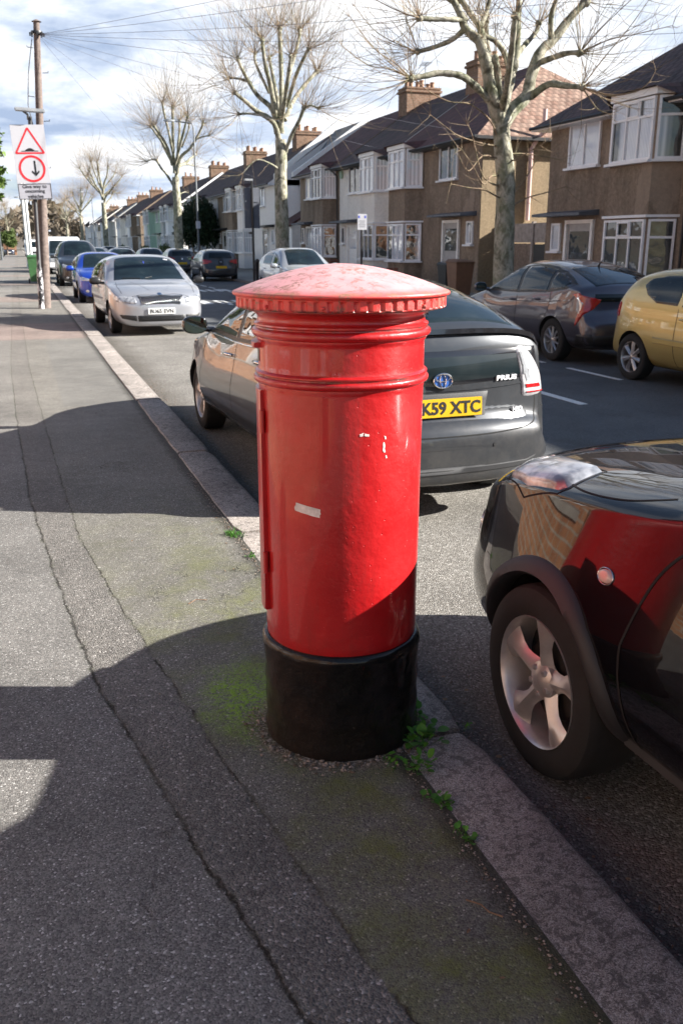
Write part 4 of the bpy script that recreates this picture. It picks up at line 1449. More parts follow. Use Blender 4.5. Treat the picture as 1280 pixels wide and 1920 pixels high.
# --- block C and onward
seq = [  # y0, w, wall, roof, flip, chim, label, bayfill
    (54.2, 8.3, 'render_pink', 'roof_dark', True, 6.5, 'pale pink rendered house behind the grey traffic sign and second bare tree', None),
    (62.5, 8.3, 'pebbledash_brown', 'roof_dark', False, None, 'brown house with roof battens between the pink house and the evergreen', None),
    (70.8, 7.0, 'render_white', 'roof_dark', True, 4.0, 'white house partly hidden by the dark evergreen, right of it', None),
    (77.8, 7.0, 'pebbledash_tan', 'roof_dark', False, None, 'tan house mostly behind the dark evergreen', None),
    (87.5, 6.8, 'render_white', 'roof_dark', True, 1.5, 'white house just left of the dark evergreen', None),
    (94.3, 6.8, 'render_grey', 'roof_dark', False, None, 'pale grey house behind the third bare tree', None),
    (101.1, 6.8, 'render_green', 'roof_dark', True, 3.0, 'pale green house in the far terrace', None),
    (107.9, 6.8, 'render_white', 'roof_maroon', False, None, 'white house left of the pale green one', None),
    (118.0, 6.8, 'pebbledash_brown', 'roof_maroon', True, None, 'small brown house in the far terrace beyond the third bare tree', None),
    (124.8, 6.8, 'render_white', 'roof_dark', False, 6.0, 'white house left of the far small brown house', None),
    (131.6, 6.8, 'pebbledash_cream', 'roof_dark', True, None, 'distant cream house before the far end of the terrace', None),
    (138.4, 6.8, 'render_white', 'roof_dark', False, 6.8, 'distant white house in the middle of the last long block', None),
    (149.0, 6.8, 'render_grey', 'roof_slate', True, None, 'distant grey rendered house with slate roof', None),
    (155.8, 6.8, 'render_white', 'roof_dark', False, 3.0, 'distant white house near the white sunlit gable', None),
    (162.6, 7.2, 'render_white', 'roof_dark', True, None, 'distant white house whose end gable catches the sun', None),
    (175.0, 7.2, 'pebbledash_cream', 'roof_dark', False, None, 'cream house last but three in the terrace', None),
    (182.2, 7.2, 'render_white', 'roof_dark', True, 7.0, 'white house last but two in the terrace', None),
    (189.4, 7.2, 'render_grey', 'roof_dark', False, None, 'grey house last but one in the terrace', None),
    (200.0, 8.0, 'render_white', 'roof_dark', True, 7.0, 'last house visible at the far end of the terrace', None)]
for y0, w_, wm, rm, fl, ch, lb, bf in seq:
    house(y0, w_, -1, 14.7, wm, rm, lb, flip=fl, base=.24, chim=ch, group=GR, detail=y0 < 90, bayfill=bf, canopy='gutter_black')
# houses behind the camera's shoulder on the same side: they shade the carriageway
for i, (y0, fl, lb) in enumerate(((4.6, False, 'third brown house right of the picture, beyond the frame'), (-2.2, True, 'fourth brown house right of the picture, beyond the frame'),
                                  (-9.0, False, 'fifth brown house right of the picture, beyond the frame'), (-15.8, True, 'sixth brown house right of the picture, beyond the frame'),
                                  (-22.6, False, 'seventh brown house right of the picture, beyond the frame'))):
    house(y0, 6.8, -1, 14.7, 'pebbledash_brown', 'roof_dark', lb, flip=fl, group='houses shading the street beyond the frame', detail=False)
# sunlit brick houses on the near side, seen only as reflections in paint and window glass
for i, (y0, fl, lb) in enumerate(((-15.2, True, 'orange brick house behind the camera on the near side'), (-8.4, False, 'orange brick house reflected in the rear half of the near dark car'),
                                  (-1.6, True, 'orange brick house reflected in the wing of the near dark car'), (5.2, False, 'orange brick house reflected in the flank of the grey hatchback'),
                                  (12.0, True, 'orange brick house on the near side reflected in the brown house windows'), (18.8, False, 'orange brick house on the near side before the telegraph pole'),
                                  (25.6, True, 'orange brick house on the near side beyond the telegraph pole'), (32.4, False, 'orange brick house last on the near side'))):
    house(y0, 6.8, 1, -4.9, 'brick_orange', 'roof_orange', lb, flip=fl, group='brick houses on the near side, outside the frame', detail=False, chim=3.4 if i % 2 else None)

# front garden walls
def gwall(x0, x1, y0, y1, h, mt, label, group='low front garden walls', cope='slab_concrete'):
    root = empty('garden_wall', ((x0 + x1) / 2, (y0 + y1) / 2, 0)); tag(root, label, 'garden wall', group)
    cx, cy = (x0 + x1) / 2, (y0 + y1) / 2
    m = MB(); m.box(x0 - cx, x1 - cx, y0 - cy, y1 - cy, -.1, h); m.build('brickwork', mt, root)
    m = MB(); m.box(x0 - .03 - cx, x1 + .03 - cx, y0 - cy, y1 - cy, h + .002, h + .06); m.build('coping', cope, root)
    m = MB(); m.box(x0 - .06 - cx, x1 + .06 - cx, y0 - .2 - cy, y0 - .002 - cy, -.1, h + .22); m.build('pier', mt, root)
for (y0, y1, h, mt, lb) in ((18.0, 21.6, .72, 'brick_red', 'dark red brick wall in front of the nearest brown house'),
                            (29.6, 35.4, .62, 'brick_red', 'dark red brick wall in front of the brown end house'),
                            (35.9, 39.6, .80, 'brick_red', 'dark red brick wall in front of the cream house'),
                            (41.6, 48.6, .70, 'brick_red', 'dark red brick wall in front of the third brown house'),
                            (55.0, 61.0, .85, 'brick_brown', 'mossy brown wall in front of the pink house'),
                            (63.0, 69.0, .85, 'brick_brown', 'brown wall behind the dark hatchback')):
    gwall(12.0, 12.22, y0, y1, h, mt, lb)
for (y0, y1, lb) in ((-14, -8.6, 'near side wall behind the camera'), (-7.4, -1, 'near side wall beside the camera'), (.2, 6.0, 'near side wall left of the post box, outside the frame'),
                     (7.2, 13, 'near side wall beyond the left edge'), (14.2, 24, 'near side wall further along')):
    gwall(-1.98, -1.76, y0, y1, .65, 'brick_orange', lb, 'near side garden walls outside the frame')
gwall(-1.9, -.15, 151, 151.3, 1.35, 'brick_orange', 'orange brick wall at the far left edge under the yellow-green bush', 'low front garden walls')

def side_gate():
    root = empty('side_fence', (15.6, 26.2, .0)); tag(root, 'weathered pale boarded fence with a dark door between the two brown houses', 'fence')
    m = MB()
    y = -2.1
    r = random.Random(4)
    while y < 1.95:
        w_ = .30
        if not (-.75 < y < -.15):
            m.box(-.02, .02 , y, y + w_ - .012, 0, 1.62 + r.uniform(-.01, .01))
        y += w_
    m.build('boards', 'timber_weathered', root)
    m = MB(); m.box(.0, .05, -2.1, 1.98, 1.66, 2.25); m.build('top_panel', 'fence_concrete', root)
    for yy in (-2.08, -.9, .0, 1.9):
        m = MB(); m.box(-.05, .055, yy - .06, yy + .06, 0, 2.3); m.build('post', 'fence_concrete', root)
    m = MB(); m.box(-.03, .0, -.78, -.12, 0, 1.6); m.build('door', 'door_black', root)
side_gate()
# ------------------------------------------------------------------ trees
def smooth_path(P, per=4):
    P = [Vector(p) for p in P]
    out = []
    for i in range(len(P) - 1):
        p0 = P[max(0, i - 1)]; p1 = P[i]; p2 = P[i + 1]; p3 = P[min(len(P) - 1, i + 2)]
        for k in range(per):
            t = k / per
            out.append(.5 * ((2 * p1) + (p2 - p0) * t + (2 * p0 - 5 * p1 + 4 * p2 - p3) * t * t + (3 * p1 - p0 - 3 * p2 + p3) * t ** 3))
    out.append(P[-1])
    return out


def limb(mb, pts, r0, r1, k=8, seed=0, knobs=.12):
    rg = random.Random(seed)
    P = smooth_path(pts)
    n = len(P)
    rs = [(r0 + (r1 - r0) * (i / (n - 1)) ** .8) * (1 + rg.uniform(-knobs, knobs)) for i in range(n)]
    mb.tube(P, rs, k)
    return P


def twigs(mb, c, d, n, L, seed, r=.012, spread=1.0, droop=.0, up=.55, sub=2, k=3):
    """a brush of long thin shoots from a pollard knuckle"""
    rg = random.Random(seed)
    for i in range(n):
        v = Vector((rg.gauss(0, 1), rg.gauss(0, 1), rg.gauss(0, 1))).normalized()
        dd = (Vector(d).normalized() * .8 + v * spread * .95)
        dd.normalize()
        ln = L * rg.uniform(.45, 1.1)
        p = Vector(c); pts = [p.copy()]
        seg = 6
        bend = Vector((rg.uniform(-.3, .3), rg.uniform(-.3, .3), up + rg.uniform(-.15, .2) - droop))
        for s in range(seg):
            dd = (dd + bend * .16 + Vector((rg.gauss(0, .11), rg.gauss(0, .11), rg.gauss(0, .09)))).normalized()
            p = p + dd * ln / seg
            pts.append(p.copy())
        mb.tube(pts, [r * (1 - .85 * q / seg) for q in range(seg + 1)], k, cap=False)
        for s in range(sub):
            j = rg.randrange(1, seg)
            q = pts[j]; d2 = (pts[j + 1] - pts[j]).normalized()
            w = Vector((rg.gauss(0, 1), rg.gauss(0, 1), rg.gauss(0, .7))).normalized()
            e = (d2 * .9 + w * .5).normalized()
            l2 = ln * rg.uniform(.2, .45)
            a = q + e * l2 * .5; b = a + (e + Vector((0, 0, .25)) + w * .15).normalized() * l2 * .5
            rr = r * (1 - .85 * j / seg)
            mb.tube([q, a, b], [rr * .7, rr * .5, rr * .2], k, cap=False)


class View:
    """turns positions measured on the photograph into points at the tree's real distance; w is depth off the trunk plane"""
    def __init__(self, X, Y):
        th, yaw, f = rad(16.734), rad(19.19), 1673.0
        self.F = Vector((math.sin(yaw) * math.cos(th), math.cos(yaw) * math.cos(th), -math.sin(th)))
        self.R = Vector((math.cos(yaw), -math.sin(yaw), 0)); self.U = self.R.cross(self.F)
        self.f = f
        self.h = Vector((math.sin(yaw), math.cos(yaw), 0))
        self.dist = self.h.dot(Vector((X, Y, 0)))
        self.o = Vector((X, Y, 0))
    def __call__(self, px, py, w=0.0):
        d = self.F * self.f + self.R * (px - 640) - self.U * (py - 960)
        t = (self.dist + w) / self.h.dot(d)
        return Vector((0, 0, EYE)) + d * t - self.o


def tree_from(X, Y, label, trunk, tr, limbs, kn, twigL, twn, seed, rtw=.013, sc=1.0, barkm='bark_plane', group='bare pollarded trees along the far pavement', sub=2):
    V = View(X, Y)
    root = empty('plane_tree', (X, Y, 0)); tag(root, label, 'tree', group)
    m = MB()
    T = [V(*p) for p in trunk]
    T[0].z = -.1
    P = smooth_path(T, 5)
    rg = random.Random(seed)
    n = len(P)
    m.tube(P, [tr * (1.35 if i == 0 else 1.12 if i == 1 else 1.0) * (1 - .28 * i / n) * (1 + rg.uniform(-.035, .035)) for i in range(n)], 18)
    m.build('trunk', barkm, root, smooth=60)
    m = MB(); t_ = MB()
    for i, (pts, r0, r1, k_) in enumerate(limbs):
        Q = [V(*p) for p in pts]
        P = limb(m, Q, r0, r1, 9, seed + i)
        if k_:
            # knuckle: a swollen, knobbly end
            c = P[-1]
            d = (P[-1] - P[-3]).normalized()
            for q in range(5):
                v = Vector((rg.gauss(0, 1), rg.gauss(0, 1), rg.gauss(0, 1))).normalized()
                e = c + v * r1 * 1.1
                m.tube([c - v * r1 * .3, c + v * r1 * .5, e + v * r1 * .6], [r1 * 1.0, r1 * 1.35, r1 * .55], 7)
            twigs(t_, c, d + Vector((0, 0, .45)), int(twn * k_), twigL, seed * 31 + i, rtw, sub=sub)
        else:
            twigs(t_, P[-1], (P[-1] - P[-3]), int(twn * .18), twigL * .5, seed * 31 + i, rtw, sub=sub)
        for q in range(3):
            j = rg.randrange(len(P) // 3, len(P) - 1)
            twigs(t_, P[j], (P[j] - P[0]).normalized() * .3 + Vector((0, 0, .7)), int(twn * .10), twigL * .6, seed * 77 + i * 5 + q, rtw * .8, sub=1)
    m.build('limbs', barkm, root, smooth=60)
    o = t_.build('twigs', 'bark_twig', root, smooth=80)
    return root

big = [
    ([(938, 230), (921, 177, -.2), (911, 120, -.4), (897, 75, -.5)], .17, .10, 0),
    ([(897, 75, -.5), (871, 52, -.5), (862, 25, -.6), (845, -6, -.6)], .10, .06, 1),
    ([(905, 92, -.45), (899, 52, -.3), (880, 24, -.2), (863, -2, -.2)], .085, .055, 1),
    ([(899, 52, -.3), (912, 20, 0), (922, -25, .1)], .06, .04, 1),
    ([(938, 225), (955, 150, .2), (966, 105, .3), (969, 55, .4), (973, -8, .5)], .13, .065, 1),
    ([(957, 140, .2), (944, 98, .1), (926, 76, 0), (905, 66, -.1)], .07, .05, .6),
    ([(934, 190, -.1), (932, 140, -.3), (928, 112, -.4)], .085, .06, .4),
    ([(940, 235), (962, 205, .3), (986, 180, .5), (996, 138, .6), (1014, 95, .7), (1036, 76, .8), (1066, 36, .9), (1098, 2, 1.0)], .17, .075, 1),
    ([(1033, 78, .8), (1032, 35, .6), (1043, -6, .5)], .07, .045, 1),
    ([(1009, 118, .7), (1036, 108, .3), (1062, 100, 0), (1086, 99, -.2)], .065, .05, 1.3),
    ([(993, 182, .5), (1028, 158, .2), (1060, 161, -.1), (1090, 163, -.2)], .085, .055, 1.3),
    ([(915, 186, -.2), (884, 156, -.5), (860, 141, -.7), (822, 137, -.8), (798, 142, -.9), (770, 147, -1.0)], .085, .05, 1.4),
    ([(870, 55, -.5), (848, 74, -.3), (815, 88, -.1), (783, 97, 0)], .055, .045, 1.2),
    ([(873, 38, -.5), (840, 36, -.8), (812, 36, -.9), (786, 34, -1.0)], .055, .045, 1.2),
    ([(966, 105, .3), (985, 82, .8), (1003, 62, 1.2), (1009, 45, 1.3)], .06, .05, 1),
    ([(938, 200, 0), (925, 150, .9), (915, 100, 1.5), (910, 40, 1.9)], .09, .05, 1),
    ([(940, 210, 0), (950, 160, -.9), (958, 100, -1.5), (965, 30, -1.9)], .09, .05, 1),
]
t1 = tree_from(10.15, 18.2, 'nearest bare pollarded plane tree with mottled pale trunk, right of the post box', [(944, 522), (944, 470), (946, 400), (947, 330), (941, 270), (938, 225)], .235, big, 0, 2.5, 22, 11, rtw=.0080)
# long low shoots of the nearest tree, lit by the sun
V1 = View(10.15, 18.2)
m = MB()
rg = random.Random(77)
low = [[(936, 262), (915, 222, -.4), (880, 195, -.8), (840, 190, -1.0), (795, 165, -1.2), (772, 140, -1.3)],
       [(936, 275), (900, 268, -.5), (860, 255, -.9), (838, 240, -1.1), (806, 215, -1.3)],
       [(940, 300), (905, 292, -.3), (880, 320, -.6), (868, 310, -.8)],
       [(935, 330), (920, 330, -.4), (908, 345, -.6), (900, 338, -.7), (885, 310, -.9), (865, 280, -1.1)],
       [(938, 350), (915, 340, -.3), (900, 320, -.7), (885, 255, -1.0), (875, 232, -1.1)],
       [(944, 375), (925, 365, -.3), (905, 355, -.6), (880, 352, -.9), (845, 345, -1.2)],
       [(944, 380), (965, 360, .3), (990, 325, .6), (1010, 290, .8)],
       [(946, 395), (985, 372, .3), (1020, 362, .5), (1060, 350, .6)],
       [(944, 300), (965, 300, -.2), (990, 285, -.4), (1030, 262, -.6)],
       [(942, 290), (975, 288, .2), (1010, 292, .3), (1050, 300, .5)],
       [(1090, 163, -.2), (1110, 170, -.5), (1145, 178, -.7), (1190, 172, -.9), (1215, 155, -1.0), (1228, 132, -1.0)],
       [(1090, 163, -.2), (1105, 185, -.6), (1120, 205, -.9), (1142, 214, -1.0)],
       [(1086, 99, -.2), (1120, 60, -.3), (1160, 20, -.4), (1210, -25, -.5)],
       [(1086, 99, -.2), (1140, 75, -.4), (1200, 62, -.5), (1260, 48, -.6)],
       [(1090, 163, -.2), (1130, 110, -.2), (1180, 50, -.2), (1215, 0, -.2)],
       [(770, 147, -1), (740, 118, -1.2), (700, 90, -1.4), (655, 30, -1.5)],
       [(770, 147, -1), (735, 130, -1.3), (690, 122, -1.5), (640, 85, -1.6)],
       [(783, 97, 0), (740, 80, -.2), (700, 55, -.4), (665, 12, -.5)],
       [(786, 34, -1), (745, 20, -1.1), (705, 0, -1.2), (660, -20, -1.3)]]
for i, pts in enumerate(low):
    Q = [V1(*p) for p in pts]
    P = limb(m, Q, .024 if i < 12 else .016, .006, 5, 500 + i)
    for q in range(5):
        j = rg.randrange(2, len(P) - 1)
        twigs(m, P[j], (P[j] - P[j - 1]), 1, .8, 900 + i * 9 + q, .006, sub=1, up=.35)
    twigs(m, P[-1], (P[-1] - P[-2]), 4, .7, 700 + i, .006, sub=1, up=.3)
m.build('low_shoots', 'bark_twig', t1, smooth=80)

mid = [
    ([(527, 285), (514, 232, -.3), (481, 208, -.8), (460, 190, -1.1), (440, 174, -1.4)], .15, .08, 1),
    ([(500, 218, -.5), (470, 213, -.9), (448, 214, -1.2)], .07, .05, .7),
    ([(520, 250), (510, 205, .2), (482, 178, .5), (460, 142, .7), (446, 112, .9)], .15, .08, 1),
    ([(470, 155, .6), (450, 148, .8), (432, 146, 1.0)], .07, .05, .7),
    ([(518, 225), (507, 160, -.3), (498, 125, -.6), (491, 75, -.8)], .14, .08, 1),
    ([(527, 250), (528, 195, 0), (527, 130, .2), (524, 54, .3)], .16, .09, 1.3),
    ([(530, 190, .1), (545, 130, .6), (559, 78, 1.0), (562, 58, 1.1)], .11, .07, 1.2),
    ([(538, 200, 0), (552, 150, -.6), (565, 118, -1.0), (578, 92, -1.2)], .11, .07, 1),
    ([(534, 225), (552, 185, .8), (575, 155, 1.3), (594, 134, 1.6)], .12, .08, 1.2),
    ([(535, 285), (548, 250, -.4), (560, 228, -.7), (570, 202, -.9)], .11, .075, .8),
    ([(570, 202, -.9), (583, 198, -1.1), (596, 203, -1.2)], .06, .045, .8),
    ([(527, 230), (515, 160, 1.3), (505, 110, 2.0)], .12, .07, 1),
    ([(527, 230), (538, 160, -1.3), (545, 105, -2.0)], .12, .07, 1),
    ([(527, 320), (505, 306, -.6), (480, 300, -1.0), (455, 325, -1.3)], .05, .02, 0),
    ([(505, 175, .3), (480, 120, .2), (478, 100, .2)], .07, .055, .9),
]
t2 = tree_from(10.15, 36.2, 'bare pollarded tree with dense twiggy head behind the top of the post box', [(530, 470), (529, 430), (527, 370), (526, 330), (527, 300), (526, 262)], .29, [(p_, a_ * .8, b_ * .8, k_) for p_, a_, b_, k_ in mid], 0, 3.6, 40, 21, rtw=.0080, barkm='bark_plane')
# the more distant trees: copies of the second one, turned and scaled
def copy_tree(src, loc, rz, s, label):
    c = src.copy(); col.objects.link(c)
    c.location = loc; c.rotation_euler = (0, 0, rz); c.scale = (s, s, s); c['label'] = label
    for ch in src.children:
        k = ch.copy(); col.objects.link(k); k.parent = c
    return c
copy_tree(t2, (10.0, 61.4, 0), rad(200), 1.04, 'smaller bare pollarded tree left of the grey street lamp')
copy_tree(t2, (9.9, 112, 0), rad(95), 1.12, 'distant bare round-headed tree above the far end of the terrace')
copy_tree(t2, (9.6, 148, 0), rad(300), 1.0, 'very distant bare tree, second from the end of the row')
copy_tree(t2, (9.0, 178, 0), rad(30), .95, 'farthest bare tree of the row, lowest against the sky')
copy_tree(t2, (-1.2, 165, 0), rad(60), .8, 'far bare tree seen below the road sign, nearer the white poles')
copy_tree(t2, (-4.5, 210, 0), rad(160), .85, 'farthest bare tree at the left edge under the road sign')
# one tree behind the camera on the near pavement side whose shadow stripes the paving is outside the view


def leafy(name, loc, blobs, n, size, leaf, trunk, label, cat='tree', group=None, seed=1, tall=1.0):
    root = empty(name, loc); tag(root, label, cat, group)
    rg = random.Random(seed)
    m = MB()
    for (p, q, r0, r1) in trunk:
        m.tube([p, tuple((Vector(p) + Vector(q)) / 2 + Vector((rg.uniform(-.05, .05), rg.uniform(-.05, .05), 0))), q], [r0, (r0 + r1) / 2, r1], 8)
    m.build('trunk', 'timber_weathered', root, smooth=60)
    m = MB()
    tot = sum(b[3] * b[4] * b[5] for b in blobs)
    for (cx, cy, cz, rx, ry, rz_) in blobs:
        k = int(n * rx * ry * rz_ / tot)
        for i in range(k):
            v = Vector((rg.gauss(0, 1), rg.gauss(0, 1), rg.gauss(0, 1))).normalized()
            rr = rg.random() ** .28
            wob = 1 + .16 * math.sin(v.x * 9 + cx) * math.sin(v.y * 8 + 2) + .12 * math.sin(v.z * 13 + v.x * 5)
            p = Vector((cx + v.x * rx * rr * wob, cy + v.y * ry * rr * wob, cz + v.z * rz_ * rr * wob))
            a = Vector((rg.gauss(0, 1), rg.gauss(0, 1), rg.gauss(0, 1) * tall)).normalized()
            b = a.cross(Vector((rg.gauss(0, 1), rg.gauss(0, 1), rg.gauss(0, 1)))).normalized()
            s = size * rg.uniform(.5, 1.3)
            m.add([tuple(p - a * s), tuple(p + b * s * .45), tuple(p + a * s), tuple(p - b * s * .45)], [(0, 1, 2, 3)])
    m.build('crown', leaf, root)
    return root

rgb = random.Random(9)
bl = [(0, 0, 3.0, 1.5, 1.5, 1.5), (-.5, .6, 2.3, 1.2, 1.3, 1.0), (.7, -.4, 2.4, 1.0, 1.2, 1.2), (.1, 0, 4.1, .9, .9, .9), (-.6, -.3, 3.5, .8, .9, .9), (.6, .3, 3.7, .8, .8, .9)]
leafy('evergreen_tree', (13.3, 71.5, 0), [(a * 1.05, b, c * 1.02, d * 1.05, e, f_) for a, b, c, d, e, f_ in bl], 17000, .10, 'leaf_yew', [((0, 0, 0), (0, 0, 2.5), .13, .10), ((.3, .2, 0), (.9, 0, 2.4), .08, .05), ((-.2, 0, 0), (-.8, .2, 2.4), .08, .05)],
      'dark rounded evergreen tree beside the grey street lamp', seed=3)
leafy('conifer', (-4.2, 60, 0), [(0, 0, 6.2, 3.3, 3, 3.4), (1.6, -.6, 7.2, 2.3, 2, 2.2), (1.9, 0, 5.4, 2.0, 2, 1.6), (.3, 0, 9, 2, 2, 2)], 24000, .20, 'leaf_conifer', [((0, 0, 0), (0, 0, 6), .25, .15)],
      'green conifer reaching in at the left edge beside the road sign', seed=4)
leafy('yellow_bush', (-1.4, 147, 0), [(0, 0, 2.5, 1.0, 1, .9), (.6, 0, 1.8, .9, .8, .7), (.9, 0, 3.0, .5, .6, .8)], 2500, .16, 'leaf_hedge', [((0, 0, 0), (0, 0, 1.8), .1, .08)],
      'yellow-green bush above the brick wall at the far left', cat='bush', seed=5)
for i, (x, y, s, lb) in enumerate(((12.6, 58.5, .5, 'low hedge plant behind the traffic sign post'), (12.7, 86.0, .9, 'green shrub left of the dark evergreen'),
                                   (12.6, 99, .8, 'green garden shrub in front of the pale green house'), (12.6, 122, .8, 'small far garden shrub before the far brown house'))):
    leafy('shrub', (x, y, 0), [(0, 0, .7 * s + .3, .8 * s, .9 * s, .7 * s), (.2, .5 * s, .9 * s + .3, .6 * s, .6 * s, .6 * s)], 1400, .08, 'leaf_hedge', [((0, 0, 0), (0, 0, .6), .04, .03)], lb, cat='shrub', group='garden shrubs', seed=20 + i)

# the far wood as one uncountable mass
m = MB()
rg = random.Random(13)
for k in range(2600):
    a = rad(rg.uniform(-6, 14)); d = rg.uniform(240, 330)
    x, y = math.sin(a) * d, math.cos(a) * d
    h = rg.uniform(.2, 1) ** .7 * (9 + 4 * math.sin(a * 60))
    s = rg.uniform(.9, 2.2)
    c = Vector((x, y, h))
    v = [c + Vector((rg.uniform(-s, s), rg.uniform(-s, s), rg.uniform(-s, s))) for _ in range(4)]
    m.add([tuple(p) for p in v], [(0, 1, 2), (0, 2, 3), (0, 1, 3)])
tag(m.build('far_wood', 'wood_far'), 'brown bare wood closing the far end of the street', 'wood', kind='stuff')
# ------------------------------------------------------------------ cars
def pchip(xs, ys, q):
    xs = np.asarray(xs, float); ys = np.asarray(ys, float)
    h = np.diff(xs); d = np.diff(ys) / h
    m = np.zeros_like(ys)
    m[0], m[-1] = d[0], d[-1]
    for i in range(1, len(xs) - 1):
        if d[i - 1] * d[i] > 0:
            w1, w2 = 2 * h[i] + h[i - 1], h[i] + 2 * h[i - 1]
            m[i] = (w1 + w2) / (w1 / d[i - 1] + w2 / d[i])
    i = np.clip(np.searchsorted(xs, q) - 1, 0, len(h) - 1)
    t = (q - xs[i]) / h[i]
    return ((2 * t**3 - 3 * t**2 + 1) * ys[i] + (t**3 - 2 * t**2 + t) * h[i] * m[i] + (-2 * t**3 + 3 * t**2) * ys[i + 1] + (t**3 - t**2) * h[i] * m[i + 1])


def paint(name, color, metal=.35, rough=.32, flake=.04, dirt=.15, spec=.4):
    def fn(t):
        P = t.obj()
        n = t.noise(P, 3, 5, .65)
        z = t.sep(P)[2]
        c = t.mix(1.0, color, t.ramp(n, [(.3, 1 - flake), (.7, 1 + flake)]), 'MULTIPLY')
        dd = t.m('MULTIPLY', t.m('MULTIPLY', t.step(z, .75, .2), t.step(t.noise(P, 6, 6, .72), .35, .75)), dirt * 2.2)
        dd = t.m('ADD', dd, t.m('MULTIPLY', t.step(t.noise(P, 14, 6, .75), .5, .8), dirt * .5))
        c = t.mix(dd, c, (.16, .14, .12))
        t.bsdf(color=c, metal=metal, spec=spec, rough=t.m('ADD', t.m('MULTIPLY', dd, .4), rough), coat=t.m('SUBTRACT', 1.0, dd), coatr=t.m('ADD', t.m('MULTIPLY', dd, .25), .02))
    return material(name, fn)

paint('paint_black', (.0035, .0035, .005), 0, .3, dirt=.015, spec=.05)
paint('paint_grey', (.042, .045, .050), .4, .34, dirt=.20, spec=.2)
paint('paint_silver', (.40, .41, .44), .55, .34, dirt=.05)
paint('paint_blue', (.012, .055, .42), .35, .3, dirt=.05)
paint('paint_gunmetal', (.065, .065, .085), .5, .28, dirt=.08, spec=.2)
paint('paint_gold', (.47, .36, .12), .45, .36, dirt=.05)
paint('paint_darkgrey', (.035, .037, .042), .4, .3)
paint('paint_darkblue', (.02, .03, .06), .4, .3)
paint('paint_palesilver', (.42, .44, .46), .5, .32)
paint('paint_white', (.75, .76, .77), 0, .3)

def mk_glass(t):
    P = t.obj()
    n = t.noise(P, 1.6, 4, .6)
    c = t.ramp(n, [(.35, (.004, .007, .009)), (.55, (.008, .015, .018)), (.75, (.028, .035, .037))])
    nd = t.bsdf(color=c, rough=.6, coat=1.0, coatr=.01, spec=.05)
    nd.inputs['Coat IOR'].default_value = 1.42
material('car_glass', mk_glass)
simple('rubber', (.009, .009, .009), .85, var=.3, vscale=20, bscale=120, bstr=.3)
simple('trim_black', (.014, .014, .015), .45, var=.1)
simple('plastic_dark', (.016, .016, .018), .6, var=.15, bscale=300, bstr=.3)
simple('cavity', (.004, .004, .004), .9)
simple('alloy', (.42, .41, .41), .33, metal=.75, var=.08, vscale=12)
simple('alloy_brown', (.52, .50, .49), .36, metal=.7, var=.15, vscale=12)
simple('disc_metal', (.030, .027, .026), .6, metal=.4)
simple('mirror_dark', (.16, .20, .20), .04, metal=1.0, var=.02)
simple('chrome', (.75, .76, .78), .08, metal=1.0, var=.02)
simple('lamp_red', (.40, .010, .012), .15, coat=1.0)
simple('lamp_clear', (.55, .57, .60), .12, metal=.5, coat=1.0, var=.25, vscale=18)
simple('lamp_white', (.42, .41, .42), .25, coat=1.0, var=.3, vscale=30, bscale=70, bstr=.3)
simple('badge_silver', (.7, .7, .72), .3)
def mk_lens(t):
    P = t.obj()
    n = t.noise(t.vm('MULTIPLY', P, (1, 1, 1)), 16, 3, .5)
    c = t.ramp(n, [(.38, (.16, .17, .19)), (.50, (.42, .43, .45)), (.62, (.62, .63, .65))], 'B_SPLINE')
    t.bsdf(color=c, rough=.35, metal=.5, coat=1.0, coatr=.02, normal=t.bump(t.noise(P, 14, 1), .12, .01))
material('lamp_lens', mk_lens)
simple('lamp_orange', (.75, .25, .03), .2, coat=1.0)
simple('repeater_lens', (.55, .38, .34), .2, coat=1.0)
simple('plate_yellow', (.62, .38, .006), .4, var=.05)
simple('plate_white', (.78, .78, .76), .4, var=.03)
simple('plate_ink', (.010, .010, .012), .5)
simple('seat_cloth', (.05, .05, .055), .9)


def rim_mesh(style, R, wd):
    """wheel rim in its own space: axis along y, outside at +y"""
    mb = MB()
    Rr = R
    mb.lathe([(Rr * .93, -wd * .9), (Rr * .95, -.02), (Rr * .985, -.004), (Rr, .0), (Rr * 1.005, -.010), (Rr * .99, -wd)], 48, axis='y')
    n, w0, w1 = {'five': (5, .078, .135), 'multi': (10, .028, .032), 'seven': (7, .05, .075), 'split': (5, .05, .09)}[style]
    for k in range(n):
        a = 2 * math.pi * k / n + math.pi / 2
        ca, sa = math.cos(a), math.sin(a)
        segs = 6
        rows = []
        for i in range(segs + 1):
            q = i / segs
            r = Rr * (.16 + .80 * q)
            w = (w0 + (w1 - w0) * q ** 1.6) * (1 if style != 'five' else (1 + .25 * math.cos(q * math.pi * 2) - .15))
            dp = -.028 * math.sin(q * math.pi * .5) ** 1 + .012 if style == 'five' else -.010 * q
            dp = -.005 - .030 * (1 - q) ** 1.5 * (1 if style == 'five' else .2) - .012 * q
            for (s, dz) in ((-1, -.022), (-.55, -.004), (0, .006), (.55, -.004), (1, -.022)):
                x = ca * r - sa * w * .5 * s
                z = sa * r + ca * w * .5 * s
                rows.append((x, dp + dz, z))
        f = [(i * 5 + j, i * 5 + j + 1, i * 5 + j + 6, i * 5 + j + 5) for i in range(segs) for j in range(4)]
        mb.add(rows, f)
    mb.lathe([(.0001, -.012), (.022, -.012), (.030, -.016), (.050, -.022), (.066, -.034), (.068, -.06)], 24, axis='y')
    for k in range(n if n <= 5 else 5):
        a = 2 * math.pi * (k + .5) / 5 + math.pi / 2
        mb.lathe([(.0001, -.015), (.010, -.016), (.012, -.03)], 8, axis='y', c=(math.cos(a) * .047, 0, math.sin(a) * .047))
    return mb


